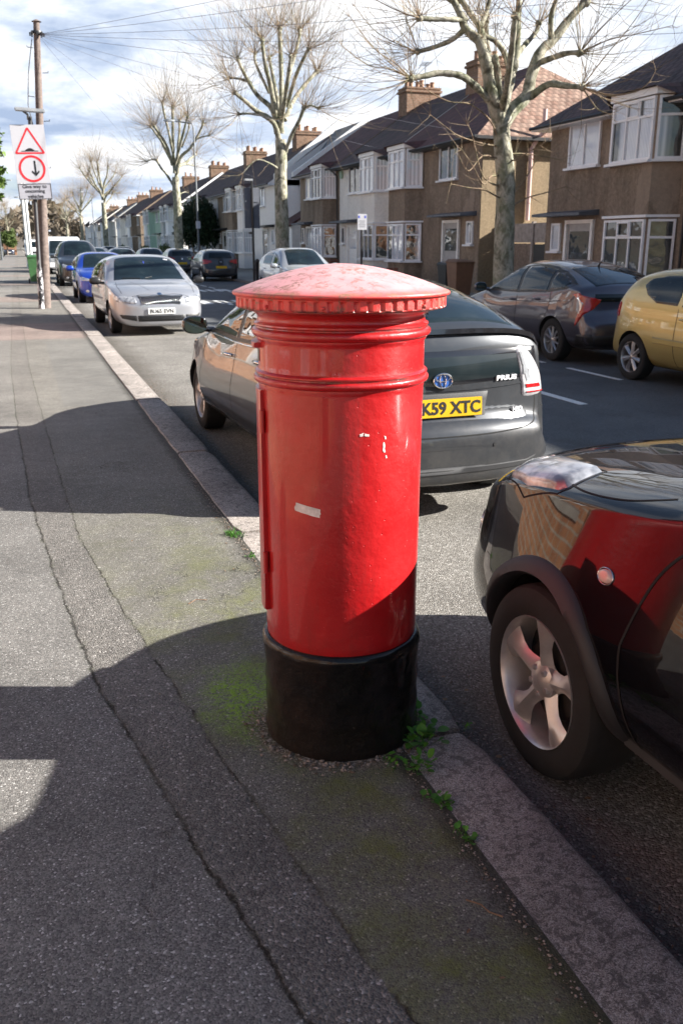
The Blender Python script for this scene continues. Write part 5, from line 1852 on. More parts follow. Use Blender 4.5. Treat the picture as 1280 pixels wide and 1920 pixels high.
WHEELS = {}
def wheel(root, x, y, R, rimR, wd, side, style, alloy, name='wheel'):
    """side: +1/-1 for which way the outside faces"""
    key = (R, rimR, wd, style, alloy)
    if key not in WHEELS:
        t = MB()
        hw = wd / 2
        t.lathe([(rimR * .97, -wd), (R * .92, -wd), (R * .985, -wd + .015), (R, -wd + .035), (R, -.038), (R * .99, -.020), (R * .965, -.006), (R * .90, .004), (rimR + .035, .006),
                 (rimR + .012, .000), (rimR * .995, -.006)], 64, axis='y')
        rm = rim_mesh(style, rimR, wd * .8)
        d = MB()
        d.lathe([(.0001, -.075), (rimR * .62, -.075), (rimR * .64, -.085), (rimR * .64, -.095), (rimR * .99, -.12)], 36, axis='y')
        WHEELS[key] = (t.mesh('tyre'), rm.mesh('rim'), d.mesh('brake'))
        for me, mt in zip(WHEELS[key], ('rubber', alloy, 'disc_metal')):
            me.materials.append(MATS[mt])
            me.polygons.foreach_set('use_smooth', [True] * len(me.polygons))
            me.set_sharp_from_angle(angle=rad(32))
    t, r, d = WHEELS[key]
    o = bpy.data.objects.new(name, d); col.objects.link(o); o.parent = root
    o.location = (x, y, R)
    o.rotation_euler = (0, 0, 0 if side > 0 else math.pi)
    for nm, me in (('tyre', t), ('rim', r)):
        k = bpy.data.objects.new(nm, me); col.objects.link(k); k.parent = o
    return o


class Car:
    def __init__(self, name, label, loc, heading, rows, H, paint_, warp=(.20, .18), cat='car', NS=130, tumble=.30, nroof=4.2, nbon=2.6, shoulder=.03, group='cars parked along the kerbs', yawfix=0.0):
        """rows: (x from the nose, z bottom, z top, half width, belt z)"""
        self.L = rows[-1][0]
        self.root = empty(name, loc, (rad(-90) if heading > 0 else rad(90)) + rad(yawfix))
        tag(self.root, label, cat, group)
        self.paint = paint_
        A = np.array(rows, float)
        idx = np.arange(len(A))
        # more stations near the ends
        d = np.sqrt((np.diff(A[:, 0]) * 1.0) ** 2 + (np.diff(A[:, 2]) * .6) ** 2 + (np.diff(A[:, 3]) * .6) ** 2) + .02
        s = np.concatenate([[0], np.cumsum(d)])
        q = np.linspace(0, s[-1], NS)
        X, ZB, ZT, W, BL = [pchip(s, A[:, c], q) for c in range(5)]
        X = np.maximum.accumulate(X)
        ml, mu = 16, 22
        V = []
        n = 0
        self.off = self.L / 2
        for i in range(NS):
            x, zb, zt, w, bl = X[i], ZB[i], ZT[i], max(W[i], .02), BL[i]
            bl = min(max(bl, zb + .35 * (zt - zb)), zt - .012)
            pts = []
            lowh = bl - zb
            for k in range(ml + 1):                      # underside centre to belt
                ph = (math.pi / 2) * (1 - k / ml)
                e = 2 / 5.5
                y = w * math.cos(ph) ** e if k < ml else w
                z = bl - lowh * math.sin(ph) ** e
                s_ = (z - zb) / max(lowh, 1e-6)
                y *= 1 - shoulder * max(0, (s_ - .45) / .55) ** 2 - .035 * max(0, .45 - s_) ** 1.3
                pts.append((y, z))
            wb = pts[-1][0]
            gh = zt - bl
            g = min(1.0, max(0.0, (gh - .10) / .30))
            nn = nbon + (nroof - nbon) * g
            tb = tumble * g
            for k in range(1, mu + 1):
                ph = (math.pi / 2) * k / mu
                y = wb * math.cos(ph) ** (2 / nn) if k < mu else 0.0
                z = bl + gh * math.sin(ph) ** (2 / nn)
                y *= 1 - tb * (z - bl)
                y -= .022 * g * min(1, (z - bl) / .03)
                pts.append((max(y, 0), z))
            V.append((x, pts))
        self.m = len(V[0][1])
        cf, cr = warp
        verts = []
        hw = float(A[:, 3].max())
        self.hw = hw
        def wx(x, y, z):
            k = (abs(y) / hw) ** 2.2
            u = x / self.L
            ff = max(0.0, 1 - u / .62) ** 1.1
            fr = max(0.0, 1 - (1 - u) / .50) ** 1.1
            return x + cf * k * ff - cr * k * fr
        for x, pts in V:
            for sgn in (1, -1):
                P = pts if sgn > 0 else pts[1:-1][::-1]
                for (y, z) in P:
                    verts.append((wx(x, y, z) - self.off, y * sgn, z))
        ring = len(V[0][1]) * 2 - 2
        faces = []
        for i in range(NS - 1):
            for j in range(ring):
                j2 = (j + 1) % ring
                faces.append((i * ring + j, i * ring + j2, (i + 1) * ring + j2, (i + 1) * ring + j))
        faces.append(tuple(range(ring - 1, -1, -1)))
        faces.append(tuple((NS - 1) * ring + j for j in range(ring)))
        me = bpy.data.meshes.new('body')
        me.from_pydata(verts, [], faces)
        bm = bmesh.new(); bm.from_mesh(me)
        bmesh.ops.recalc_face_normals(bm, faces=bm.faces)
        bm.to_mesh(me)
        self.bvh = BVHTree.FromBMesh(bm)
        bm.free()
        self.me = me

    def finish(self, wheels, R, arch, rimR, wd, style='seven', alloy='alloy', inset=.012, detail=True):
        """cut the arches, add the wheels"""
        me = self.me
        me.materials.append(MATS[self.paint]); me.materials.append(MATS['cavity'])
        o = bpy.data.objects.new('body', me); col.objects.link(o)
        cut = MB()
        for xw in wheels:
            for s in (-1, 1):
                y0, y1 = s * (self.hw - .30), s * (self.hw + .15)
                cut.lathe([(.0001, y0), (arch, y0), (arch, y1), (.0001, y1)], 44, axis='y', c=(xw - self.off, 0, R))
        cm = cut.mesh('cutter'); cm.materials.append(MATS['cavity'])
        co = bpy.data.objects.new('cutter', cm); col.objects.link(co)
        md = o.modifiers.new('arches', 'BOOLEAN'); md.operation = 'DIFFERENCE'; md.object = co; md.solver = 'EXACT'
        try: md.material_mode = 'TRANSFER'
        except Exception: pass
        dg = bpy.context.evaluated_depsgraph_get()
        nm = bpy.data.meshes.new_from_object(o.evaluated_get(dg))
        bpy.data.objects.remove(o); bpy.data.objects.remove(co)
        nm.name = 'body'
        nm.polygons.foreach_set('use_smooth', [True] * len(nm.polygons))
        nm.set_sharp_from_angle(angle=rad(38))
        b = bpy.data.objects.new('body', nm); col.objects.link(b); b.parent = self.root
        self.body = b
        for xw in wheels:
            for s in (-1, 1):
                yy = self.surf_y(xw, R + arch + .05, s)
                wheel(self.root, xw - self.off, s * (abs(yy) - inset), R, rimR, wd, s, style, alloy)
        return b

    def surf_y(self, x, z, s):
        h = self.bvh.ray_cast(Vector((x - self.off, s * 3, z)), Vector((0, -s, 0)))
        return h[0].y if h[0] is not None else s * self.hw

    def hit(self, mode, a, b, s=1):
        """mode: side (x,z) / top (x,y) / front (y,z) / rear (y,z)"""
        if mode == 'side':
            o, d = Vector((a - self.off, s * 3, b)), Vector((0, -s, 0))
        elif mode == 'corner':      # seen diagonally at the rear corner; a grows towards the flank
            q = Vector((-1, s, 0)).normalized()
            o = Vector((self.off, s * self.hw, b)) + q * a
            d = Vector((-1, -s, 0)).normalized()
            o = o - d * 2
        elif mode == 'top':
            o, d = Vector((a - self.off, b, 4)), Vector((0, 0, -1))
        elif mode == 'front':
            o, d = Vector((-self.off - 2, a, b)), Vector((1, 0, 0))
        else:
            o, d = Vector((self.off + 2, a, b)), Vector((-1, 0, 0))
        h = self.bvh.ray_cast(o, d)
        return (h[0], h[1]) if h[0] is not None else (None, None)

    def patch(self, name, mode, poly, mat, off=.006, par=None, s=1, res=.05, dome=0.0, smooth=50, bury=.004):
        """a panel cut to a 2D outline, laid on the body skin, its rim let into the body"""
        bm = bmesh.new()
        vs = [bm.verts.new((p[0], p[1], 0)) for p in poly]
        f = bm.faces.new(vs)
        x0, x1 = min(p[0] for p in poly), max(p[0] for p in poly)
        y0, y1 = min(p[1] for p in poly), max(p[1] for p in poly)
        # split long edges so the rim follows the skin
        for ax, (lo, hi) in enumerate(((x0, x1), (y0, y1))):
            n = max(1, int((hi - lo) / res))
            for k in range(1, n):
                c = lo + (hi - lo) * k / n
                co = [0, 0, 0]; co[ax] = c
                no = [0, 0, 0]; no[ax] = 1
                bmesh.ops.bisect_plane(bm, geom=bm.verts[:] + bm.edges[:] + bm.faces[:], plane_co=co, plane_no=no)
        # inner ring for a crisp rolled edge
        e = min(.012, (x1 - x0) * .12, (y1 - y0) * .12)
        r = bmesh.ops.inset_region(bm, faces=bm.faces[:], thickness=e, use_even_offset=True, use_boundary=True)
        bm.verts.ensure_lookup_table()
        bnd = {v for ed in bm.edges if ed.is_boundary for v in ed.verts}
        cx, cy = (x0 + x1) / 2, (y0 + y1) / 2
        bad = []
        newco = {}
        for v in bm.verts:
            p, nrm = self.hit(mode, v.co.x, v.co.y, s)
            if p is None:
                bad.append(v); continue
            o = -bury if v in bnd else off
            if dome and v not in bnd:
                d1_, d2_ = abs(v.co.x - cx) / ((x1 - x0) / 2), abs(v.co.y - cy) / ((y1 - y0) / 2)
                o += dome * math.sqrt(max(0, 1 - d1_ ** 2) * max(0, 1 - d2_ ** 2))
            newco[v] = p + nrm * o
        for v, p in newco.items():
            v.co = p
        if bad:
            bmesh.ops.delete(bm, geom=bad, context='VERTS')
        me = bpy.data.meshes.new(name)
        bmesh.ops.recalc_face_normals(bm, faces=bm.faces)
        bm.to_mesh(me); bm.free()
        # make normals face outward
        if len(me.polygons):
            c = sum((p.center for p in me.polygons), Vector()) / len(me.polygons)
            nn = sum((p.normal for p in me.polygons), Vector())
            ref = {'side': Vector((0, s, 0)), 'corner': Vector((1, s, 0)), 'top': Vector((0, 0, 1)), 'front': Vector((-1, 0, 0)), 'rear': Vector((1, 0, 0))}[mode]
            if nn.dot(ref) < 0: me.flip_normals()
        o = link_mesh(name, me, par or self.root, mat, smooth)
        return o

    def lens(self, name, mode, poly, mat, dome=.02, base=.004, s=1, par=None, rings=9, bury=.008):
        """a smooth bulging cover: rings shrinking to the middle of the outline, each laid on the skin"""
        cx = sum(p[0] for p in poly) / len(poly); cy = sum(p[1] for p in poly) / len(poly)
        pc, nc = self.hit(mode, cx, cy, s)
        mb = MB(); v = []; n = len(poly)
        for k in range(rings):
            u = 1 - k / rings
            for (a, b) in poly:
                p, nr = self.hit(mode, cx + (a - cx) * u, cy + (b - cy) * u, s)
                if p is None: return None
                h = -bury if k == 0 else base + dome * math.sqrt(max(0, 1 - u ** 2.4))
                v.append(tuple(p + nr.lerp(nc, .5).normalized() * h))
        v.append(tuple(pc + nc * (base + dome)))
        f = [(k * n + i, k * n + (i + 1) % n, (k + 1) * n + (i + 1) % n, (k + 1) * n + i) for k in range(rings - 1) for i in range(n)]
        f += [((rings - 1) * n + i, (rings - 1) * n + (i + 1) % n, rings * n) for i in range(n)]
        mb.add(v, f)
        o = mb.build(name, mat, par or self.root, smooth=180)
        nn = sum((p.normal for p in o.data.polygons), Vector())
        if nn.dot(nc) < 0: o.data.flip_normals()
        return o

    def sides(self, name, poly, mat, **k):
        return [self.patch(name, 'side', poly, mat, s=s, **k) for s in (-1, 1)]

    def line(self, name, mode, pts, w=.006, mat='cavity', s=1, off=.0015, par=None, n=10, close=False, r=None):
        """a shut line or bead following the skin"""
        P = []
        if close: pts = list(pts) + [pts[0]]
        Q = smooth_path([(p[0], p[1], 0) for p in pts], n) if not close else [Vector((*p, 0)) for p in pts]
        for q in Q:
            p, nr = self.hit(mode, q.x, q.y, s)
            if p is not None: P.append((p, nr))
        if len(P) < 2: return None
        mb = MB()
        if r:
            mb.tube([p + nr * off for p, nr in P], r, 6)
            return mb.build(name, mat, par or self.root, smooth=60)
        v = []
        for i, (p, nr) in enumerate(P):
            d = (P[min(i + 1, len(P) - 1)][0] - P[max(0, i - 1)][0]).normalized()
            sd = d.cross(nr).normalized()
            v += [tuple(p + nr * off - sd * w / 2), tuple(p + nr * off + sd * w / 2)]
        mb.add(v, [(2 * i, 2 * i + 1, 2 * i + 3, 2 * i + 2) for i in range(len(P) - 1)])
        return mb.build(name, mat, par or self.root, smooth=60)

    def arch(self, x, R, r0, r1, a0, a1, mat, s, proud=.026, n=64):
        """a moulding swept round a wheel arch"""
        rows = []
        for i in range(n + 1):
            a = rad(a0 + (a1 - a0) * i / n)
            c, q = math.cos(a), math.sin(a)
            ps = []
            for r in (r0, (r0 + r1) / 2, r1):
                p, nr = self.hit('side', x + c * r, R + q * r, s)
                ps.append(p.copy() if p is not None else None)
            if any(p is None for p in ps): continue
            y0 = max(abs(p.y) for p in ps)
            o = Vector((0, s, 0))
            P0, P1, P2 = ps
            rows.append([Vector((P0.x, s * (y0 - .05), P0.z)), Vector((P0.x, s * (y0 + proud * .55), P0.z)), P0.lerp(P1, .35) * 1.0, P1, P2, P2 - o * .012])
            r_ = rows[-1]
            r_[2] = Vector((r_[2].x, s * (y0 + proud), r_[2].z))
            r_[3] = Vector((P1.x, s * (max(abs(P1.y), y0 - .02) + proud * .9), P1.z))
            r_[4] = P1.lerp(P2, .85) + o * proud * .45
            r_[5] = P2 - o * .006
        mb = MB()
        v = [tuple(p) for r_ in rows for p in r_]
        mb.add(v, [(i * 6 + j, i * 6 + j + 1, (i + 1) * 6 + j + 1, (i + 1) * 6 + j) for i in range(len(rows) - 1) for j in range(5)])
        return mb.build('arch_moulding', mat, self.root, smooth=70)

    def plate(self, mode, y, z, text, w=.52, h=.115, tilt=0.0, out=.02):
        p, nr = self.hit(mode, y, z)
        sx = 1 if mode == 'rear' else -1
        px = p.x + sx * out
        M = Matrix.Translation((px, y, z)) @ Matrix.Rotation(rad(90 if sx > 0 else -90), 4, 'Z') @ Matrix.Rotation(rad(tilt), 4, 'X')
        m = MB(); m.M = M
        m.box(-w / 2, w / 2, -.004, .006, -h / 2, h / 2)
        o = m.build('number_plate', 'plate_yellow' if mode == 'rear' else 'plate_white', self.root, bevel=.002)
        if text:
            me = text_mesh(text[0], h * .66, width=text[1], bold=.0028, depth=.002)
            me.transform(M @ Matrix.Translation((text[2], -.0055, 0)))
            link_mesh('lettering', me, o, 'plate_ink')
        return o

    def mirror(self, x, z, mat=None, size=(.10, .115, .075)):
        for s in (-1, 1):
            y = self.surf_y(x, z - .04, s)
            m = MB()
            prof = []
            a, b, c = size
            v = []; f = []
            nu, nv = 10, 16
            for i in range(nu + 1):
                th_ = math.pi * i / nu
                for j in range(nv):
                    ph = 2 * math.pi * j / nv
                    cx, cy, cz = math.cos(th_), math.sin(th_) * math.cos(ph), math.sin(th_) * math.sin(ph)
                    k = lambda t, e: math.copysign(abs(t) ** e, t)
                    X_ = -k(cx, .8) * a * .55
                    if cx < -.0: X_ = min(X_, a * .30)
                    v.append((x - self.off + X_, y + s * (b + .05) + k(cy, .75) * b, z + k(cz, .75) * c * (1 - .15 * cx)))
            for i in range(nu):
                for j in range(nv):
                    f.append((i * nv + j, i * nv + (j + 1) % nv, (i + 1) * nv + (j + 1) % nv, (i + 1) * nv + j))
            m.add(v, f)
            m.tube([(x - self.off, y - s * .02, z - .05), (x - self.off, y + s * .09, z - .035)], [.03, .025], 8)
            o = m.build('wing_mirror', mat or self.paint, self.root, smooth=50)
            g = MB()
            xr = x - self.off + a * .30 + .003
            pts = [(xr, y + s * (b + .05) + math.copysign(abs(math.cos(q)) ** .75, math.cos(q)) * b * .86, z + math.copysign(abs(math.sin(q)) ** .75, math.sin(q)) * c * .9) for q in [2 * math.pi * i / 20 for i in range(20)]]
            g.extrude(pts, (.003, 0, 0))
            g.build('mirror_glass', 'mirror_dark', o)

    def handle(self, x, z, mat=None, L=.17):
        for s in (-1, 1):
            p, nr = self.hit('side', x, z, s)
            if p is None: continue
            m = MB()
            m.tube([p + nr * .002, p + Vector((L * .15, 0, 0)) + nr * .034, p + Vector((L * .85, 0, .004)) + nr * .034, p + Vector((L, 0, .004)) + nr * .002], [.010, .013, .013, .010], 8)
            m.build('door_handle', mat or self.paint, self.root, smooth=50)

    def antenna(self, x):
        p, n = self.hit('top', x, 0)
        m = MB(); m.tube([p - n * .01, p + Vector((.05, 0, .05)), p + Vector((.12, 0, .10))], [.02, .010, .003], 6)
        m.build('aerial', 'trim_black', self.root, smooth=60)


def sub_poly(P, per=5):
    n = len(P)
    return [(P[i][0] + (P[(i + 1) % n][0] - P[i][0]) * k / per, P[i][1] + (P[(i + 1) % n][1] - P[i][1]) * k / per) for i in range(n) for k in range(per)]


def rnd_poly(P, per=5):
    n = len(P); out = []
    V = [Vector((p[0], p[1], 0)) for p in P]
    for i in range(n):
        p0, p1, p2, p3 = V[i - 1], V[i], V[(i + 1) % n], V[(i + 2) % n]
        for k in range(per):
            t = k / per
            q = .5 * ((2 * p1) + (p2 - p0) * t + (2 * p0 - 5 * p1 + 4 * p2 - p3) * t * t + (3 * p1 - p0 - 3 * p2 + p3) * t ** 3)
            out.append((q.x, q.y))
    return out


def ell(cx, cy, rx, ry, n=24, e=1.0, tilt=0.0):
    out = []
    for i in range(n):
        a = 2 * math.pi * i / n
        c, s = math.cos(a), math.sin(a)
        x = math.copysign(abs(c) ** e, c) * rx; y = math.copysign(abs(s) ** e, s) * ry
        out.append((cx + x * math.cos(tilt) - y * math.sin(tilt), cy + x * math.sin(tilt) + y * math.cos(tilt)))
    return out


def arc_band(cx, cz, r0, r1, a0, a1, n=26):
    o = [(cx + math.cos(rad(a0 + (a1 - a0) * i / n)) * r1, cz + math.sin(rad(a0 + (a1 - a0) * i / n)) * r1) for i in range(n + 1)]
    i_ = [(cx + math.cos(rad(a0 + (a1 - a0) * i / n)) * r0, cz + math.sin(rad(a0 + (a1 - a0) * i / n)) * r0) for i in range(n, -1, -1)]
    return o + i_
# ------------------------------------------------------------------ the individual cars
def near_suv():
    L = 4.275
    rows = [(0, .50, .56, .20, .52), (.008, .36, .70, .46, .56), (.03, .27, .775, .62, .62), (.09, .24, .85, .72, .72), (.20, .225, .915, .79, .81), (.42, .22, .972, .845, .89),
            (.80, .22, 1.03, .875, .935), (1.14, .22, 1.08, .882, .96), (1.36, .22, 1.12, .882, .98), (1.58, .22, 1.23, .882, .99), (1.88, .22, 1.39, .882, 1.0), (2.22, .22, 1.51, .882, 1.02),
            (2.55, .22, 1.56, .882, 1.05), (3.04, .22, 1.545, .882, 1.08), (3.44, .23, 1.48, .88, 1.10), (3.79, .25, 1.37, .865, 1.12), (4.04, .28, 1.20, .83, 1.08), (4.17, .32, 1.02, .76, .95), (4.24, .38, .88, .62, .75), (4.275, .5, .66, .35, .6)]
    # heading towards +Y, nose at Y = 3.30
    c = Car('suv_car', 'glossy black compact SUV at bottom right, its front wing reflecting the red post box', (2.345, 3.30 - L / 2, RZ), 1, rows, 1.56, 'paint_black', warp=(.27, .2), NS=170, shoulder=.11, tumble=.32, nbon=2.25)
    R, rimR = .325, .222
    xf, xr = .98, 3.51
    c.finish((xf, xr), R, R + .045, rimR, .215, 'five', 'alloy_brown', inset=-.028)
    # broad unpainted arch mouldings and sills
    for s in (-1, 1):
        for xw in (xf, xr):
            c.arch(xw, R, R + .038, R + .098, -14, 194, 'plastic_dark', s)
        c.patch('sill', 'side', [(xf + .40, .235), (xr - .40, .235), (xr - .40, .34), (xf + .40, .34)], 'plastic_dark', off=.02, s=s, res=.1)
        gl = [(1.50, 1.03), (1.68, 1.16), (2.0, 1.33), (2.3, 1.425), (2.56, 1.44), (2.56, 1.06), (1.76, 1.04)]
        gr = [(2.61, 1.06), (2.61, 1.44), (3.04, 1.43), (3.39, 1.36), (3.49, 1.25), (3.34, 1.12), (3.04, 1.09)]
        c.patch('window', 'side', gl, 'car_glass', s=s, off=.004)
        c.patch('window', 'side', gr, 'car_glass', s=s, off=.004)
        # wing / door shut line, sweeping back at the top
        c.line('door_gap', 'side', [(1.46, .33), (1.43, .50), (1.42, .67), (1.47, .86), (1.56, .97), (1.66, 1.03)], .009, s=s)
        c.line('door_gap', 'side', [(2.58, .33), (2.59, .7), (2.59, 1.05)], .008, s=s)
        # raised clear lamp riding on the shoulder of the wing
        c.lens('headlight', 'top', sub_poly([(.46, s * .62), (.51, s * .565), (.60, s * .545), (.90, s * .60), (.925, s * .745), (.90, s * .765), (.70, s * .765), (.52, s * .725)]), 'lamp_lens', dome=.032, s=s)
        c.line('lamp_gap', 'top', sub_poly([(.452, s * .62), (.505, s * .56), (.60, s * .538), (.908, s * .594), (.934, s * .748), (.904, s * .773), (.70, s * .773), (.515, s * .731)]), .006, close=True)
        c.lens('indicator', 'side', ell(1.27, .80, .034, .021, 24), 'repeater_lens', dome=.008, s=s, rings=5)
        c.line('indicator_rim', 'side', ell(1.27, .80, .036, .023, 24), s=s, mat='chrome', close=True, r=.0018, off=.002)
        # bonnet shut line
        c.line('bonnet_gap', 'top', [(.22, s * .35), (.26, s * .53), (.45, s * .55), (.68, s * .63), (.95, s * .735), (1.2, s * .745), (1.38, s * .70)], .007)
        c.patch('round_lamp', 'front', ell(s * .56, .60, .10, .095, 24), 'lamp_clear', off=.01, dome=.02, res=.03)
        c.patch('tail_light', 'rear', [(s * .58, .98), (s * .74, .86), (s * .76, 1.02), (s * .66, 1.08)], 'lamp_red', off=.01, res=.04)
    # raised crest along each wing
    c.patch('windscreen', 'top', [(1.34, -.56), (2.0, -.50), (2.08, 0), (2.0, .50), (1.34, .56), (1.28, 0)], 'car_glass', off=.004)
    c.patch('rear_window', 'top', [(3.66, -.52), (3.94, -.56), (3.94, .56), (3.66, .52)], 'car_glass', off=.004)
    c.patch('grille', 'front', [(-.38, .52), (.38, .52), (.44, .66), (-.44, .66)], 'trim_black', off=.006)
    c.patch('lower_grille', 'front', [(-.5, .30), (.5, .30), (.46, .42), (-.46, .42)], 'trim_black', off=.006)
    c.mirror(1.92, 1.12)
    c.handle(2.30, .93); c.handle(3.16, 1.0)
    c.plate('front', 0, .47, None)
    return c
near_suv()


def liftback(kind):
    k = 4.60 / 4.46
    rows = [(0, .46, .52, .22, .49), (.01, .32, .62, .48, .52), (.04, .24, .68, .62, .58), (.15, .20, .75, .74, .66), (.45, .18, .86, .83, .78), (.85, .18, .95, .862, .86),
            (1.2, .18, 1.04, .872, .90), (1.6, .18, 1.22, .872, .92), (2.0, .18, 1.39, .872, .94), (2.35, .18, 1.475, .872, .96), (2.75, .18, 1.52, .872, .985), (3.25, .18, 1.495, .872, 1.01),
            (3.75, .185, 1.40, .866, 1.045), (4.10, .20, 1.29, .855, 1.07), (4.27, .22, 1.20, .842, 1.075), (4.315, .225, 1.10, .84, 1.02), (4.335, .23, .92, .835, .86), (4.352, .235, .78, .833, .72), (4.37, .24, .68, .83, .62), (4.41, .25, .645, .82, .58), (4.445, .27, .60, .80, .54), (4.46, .31, .55, .70, .50), (4.465, .36, .51, .40, .46)]
    rows = [(r[0] * k, *r[1:]) for r in rows]
    return rows, k

def near_hatch():
    rows, k = liftback(1)
    L = rows[-1][0]
    c = Car('hatchback_car', 'dark grey liftback parked directly behind the red post box, seen from its rear', (2.355, 4.90 + L / 2, RZ), 1, rows, 1.49, 'paint_grey', warp=(.30, .15), NS=190, tumble=.34, nroof=4.0, shoulder=.085, yawfix=1.5)
    R, rimR = .315, .205
    xf, xr = .925 * k, 3.625 * k
    c.finish((xf, xr), R, R + .04, rimR, .20, 'five', 'alloy_brown', inset=.02)
    for s in (-1, 1):
        f1 = [(1.42, 1.00), (1.55, 1.08), (1.85, 1.22), (2.2, 1.345), (2.42, 1.39), (2.46, 1.00)]
        f2 = [(2.52, 1.005), (2.49, 1.395), (2.75, 1.41), (3.1, 1.39), (3.42, 1.33), (3.46, 1.05)]
        f3 = [(3.51, 1.06), (3.48, 1.315), (3.75, 1.255), (4.05, 1.165), (3.98, 1.115)]
        sur = [(1.34, .975), (1.85, 1.245), (2.2, 1.37), (2.5, 1.42), (2.8, 1.435), (3.15, 1.415), (3.5, 1.345), (3.8, 1.265), (4.14, 1.165), (3.95, 1.085), (3.4, 1.02), (2.5, .975)]
        c.patch('window_surround', 'side', sur, 'trim_black', s=s, off=.003)
        for f_ in (f1, f2, f3): c.patch('window', 'side', f_, 'car_glass', s=s, off=.007, bury=.0)
        c.line('window_trim', 'side', [(1.36, .97), (2.0, .968), (2.6, .975), (3.3, 1.01), (3.95, 1.08)], s=s, mat='chrome', r=.006, off=.006)
        c.line('door_gap', 'side', [(1.36, .30), (1.34, .6), (1.37, .85), (1.42, .97)], .008, s=s)
        c.line('door_gap', 'side', [(2.49, .26), (2.49, .6), (2.49, .98)], .008, s=s)
        c.line('door_gap', 'side', [(3.30, .27), (3.36, .50), (3.56, .72), (3.62, .90), (3.60, 1.05)], .008, s=s)
        c.line('sill_gap', 'side', [(1.36, .285), (2.4, .27), (3.3, .28)], .008, s=s)
        # tall clear lamp clusters wrapping the rear corner
        lens = [(s * .735, 1.085), (s * .80, 1.11), (s * .85, .90), (s * .85, .715), (s * .745, .70), (s * .740, .86)]
        lens2 = [(4.12, 1.10), (4.30, 1.085), (4.43, .98), (4.43, .72), (4.36, .715), (4.28, .85)]
        tl = c.lens('tail_light', 'corner', rnd_poly([(-.085, 1.075), (-.03, 1.10), (.03, 1.04), (.10, .92), (.14, .80), (.12, .765), (-.045, .76), (-.055, .83), (-.07, .95)], 4), 'lamp_white', dome=.012, s=s)
        c.patch('red_lens', 'corner', [(-.035, .845), (.08, .845), (.09, .815), (-.03, .815)], 'lamp_red', off=.019, s=s, res=.03, par=tl)
        c.patch('red_lens', 'corner', [(-.03, .795), (.11, .795), (.11, .785), (-.03, .785)], 'lamp_red', off=.019, s=s, res=.03, par=tl)
        c.patch('lamp_well', 'corner', [(-.08, 1.06), (-.045, 1.06), (.03, .86), (-.03, .85)], 'lamp_clear', off=.018, s=s, res=.03, par=tl)
        c.patch('headlight', 'side', [(.25, .66), (.55, .72), (.85, .86), (.62, .86), (.35, .77)], 'lamp_clear', off=.008, s=s, res=.04)
        # exhaust-side bumper shut line
        c.line('bumper_gap', 'side', [(3.98, .48), (4.15, .60), (4.36, .69)], .008, s=s)
    # sloping rear glass, spoiler bar, lower vertical glass, boot panel lines
    c.patch('rear_window', 'top', [(3.38, -.50), (3.38, .50), (3.9, .575), (4.30, .60), (4.34, 0), (4.30, -.60), (3.9, -.575)], 'car_glass', off=.004, res=.07)
    bar = MB()
    P = []
    for i in range(33):
        y = -.77 + 1.54 * i / 32
        p, n = c.hit('top', 4.395 - .15 * (abs(y) / .872) ** 2.2, y)
        if p is None: continue
        P.append(p)
    for i in range(len(P) - 1):
        a, b = P[i], P[i + 1]
        bar.add([tuple(a + Vector((-.05, 0, .004))), tuple(a + Vector((.045, 0, .008))), tuple(a + Vector((.050, 0, -.022))), tuple(a + Vector((.0, 0, -.035))),
                 tuple(b + Vector((-.05, 0, .004))), tuple(b + Vector((.045, 0, .008))), tuple(b + Vector((.050, 0, -.022))), tuple(b + Vector((.0, 0, -.035)))],
                [(0, 1, 5, 4), (1, 2, 6, 5), (2, 3, 7, 6)])
    bar.build('spoiler', 'trim_gloss', c.root, smooth=60)
    c.patch('window_surround', 'rear', [(-.735, 1.09), (.735, 1.09), (.75, .92), (.68, .885), (0, .862), (-.68, .885), (-.75, .92)], 'trim_gloss', off=.003, res=.06)
    c.patch('lower_rear_window', 'rear', [(-.70, 1.055), (.70, 1.055), (.715, .93), (.66, .905), (0, .885), (-.66, .905), (-.715, .93)], 'car_glass', off=.006, res=.06)
    c.line('boot_gap', 'rear', [(-.66, .60), (-.40, .575), (0, .57), (.40, .575), (.66, .60), (.72, .68), (.725, .80)], .009)
    c.line('boot_gap', 'rear', [(-.66, .60), (-.72, .68), (-.725, .80)], .009)
    c.patch('boot_panel', 'rear', [(-.66, .835), (-.36, .80), (.36, .80), (.66, .835), (.64, .63), (.40, .61), (-.40, .61), (-.64, .63)], 'paint_grey', off=-.001, bury=.006, res=.06)
    c.line('boot_crease', 'rear', [(-.69, .862), (-.3, .845), (.3, .845), (.69, .862)], .012, 'paint_grey', off=.005)
    c.patch('plate_recess', 'rear', [(-.34, .83), (.34, .83), (.30, .665), (-.30, .665)], 'plastic_dark', off=.003, res=.05)
    c.plate('rear', 0, .742, ('K59 XTC', .405, .045), out=.030, tilt=-4)
    # bumper foot
    c.patch('bumper_lower', 'rear', [(-.62, .33), (.62, .33), (.70, .40), (.60, .375), (-.60, .375), (-.70, .40)], 'plastic_dark', off=.006)
    # emblem: three interlocking ovals
    p, n = c.hit('rear', 0, .895)
    M = Matrix.Translation((p.x + .016, 0, .905)) @ Matrix.Rotation(rad(90), 4, 'Z') @ Matrix.Rotation(rad(-6), 4, 'X')
    def oval(mb, cx, cz, rx, rz, r=.0042):
        mb.tube([(cx + math.cos(a) * rx, 0, cz + math.sin(a) * rz) for a in [2 * math.pi * i / 32 for i in range(33)]], r, 6, cap=False)
    e = MB(); e.M = M
    e.extrude([(math.cos(a) * .062, .004, math.sin(a) * .043) for a in [2 * math.pi * i / 32 for i in range(32)]], (0, .004, 0))
    eb = e.build('emblem', 'emblem_blue', c.root)
    e = MB(); e.M = M
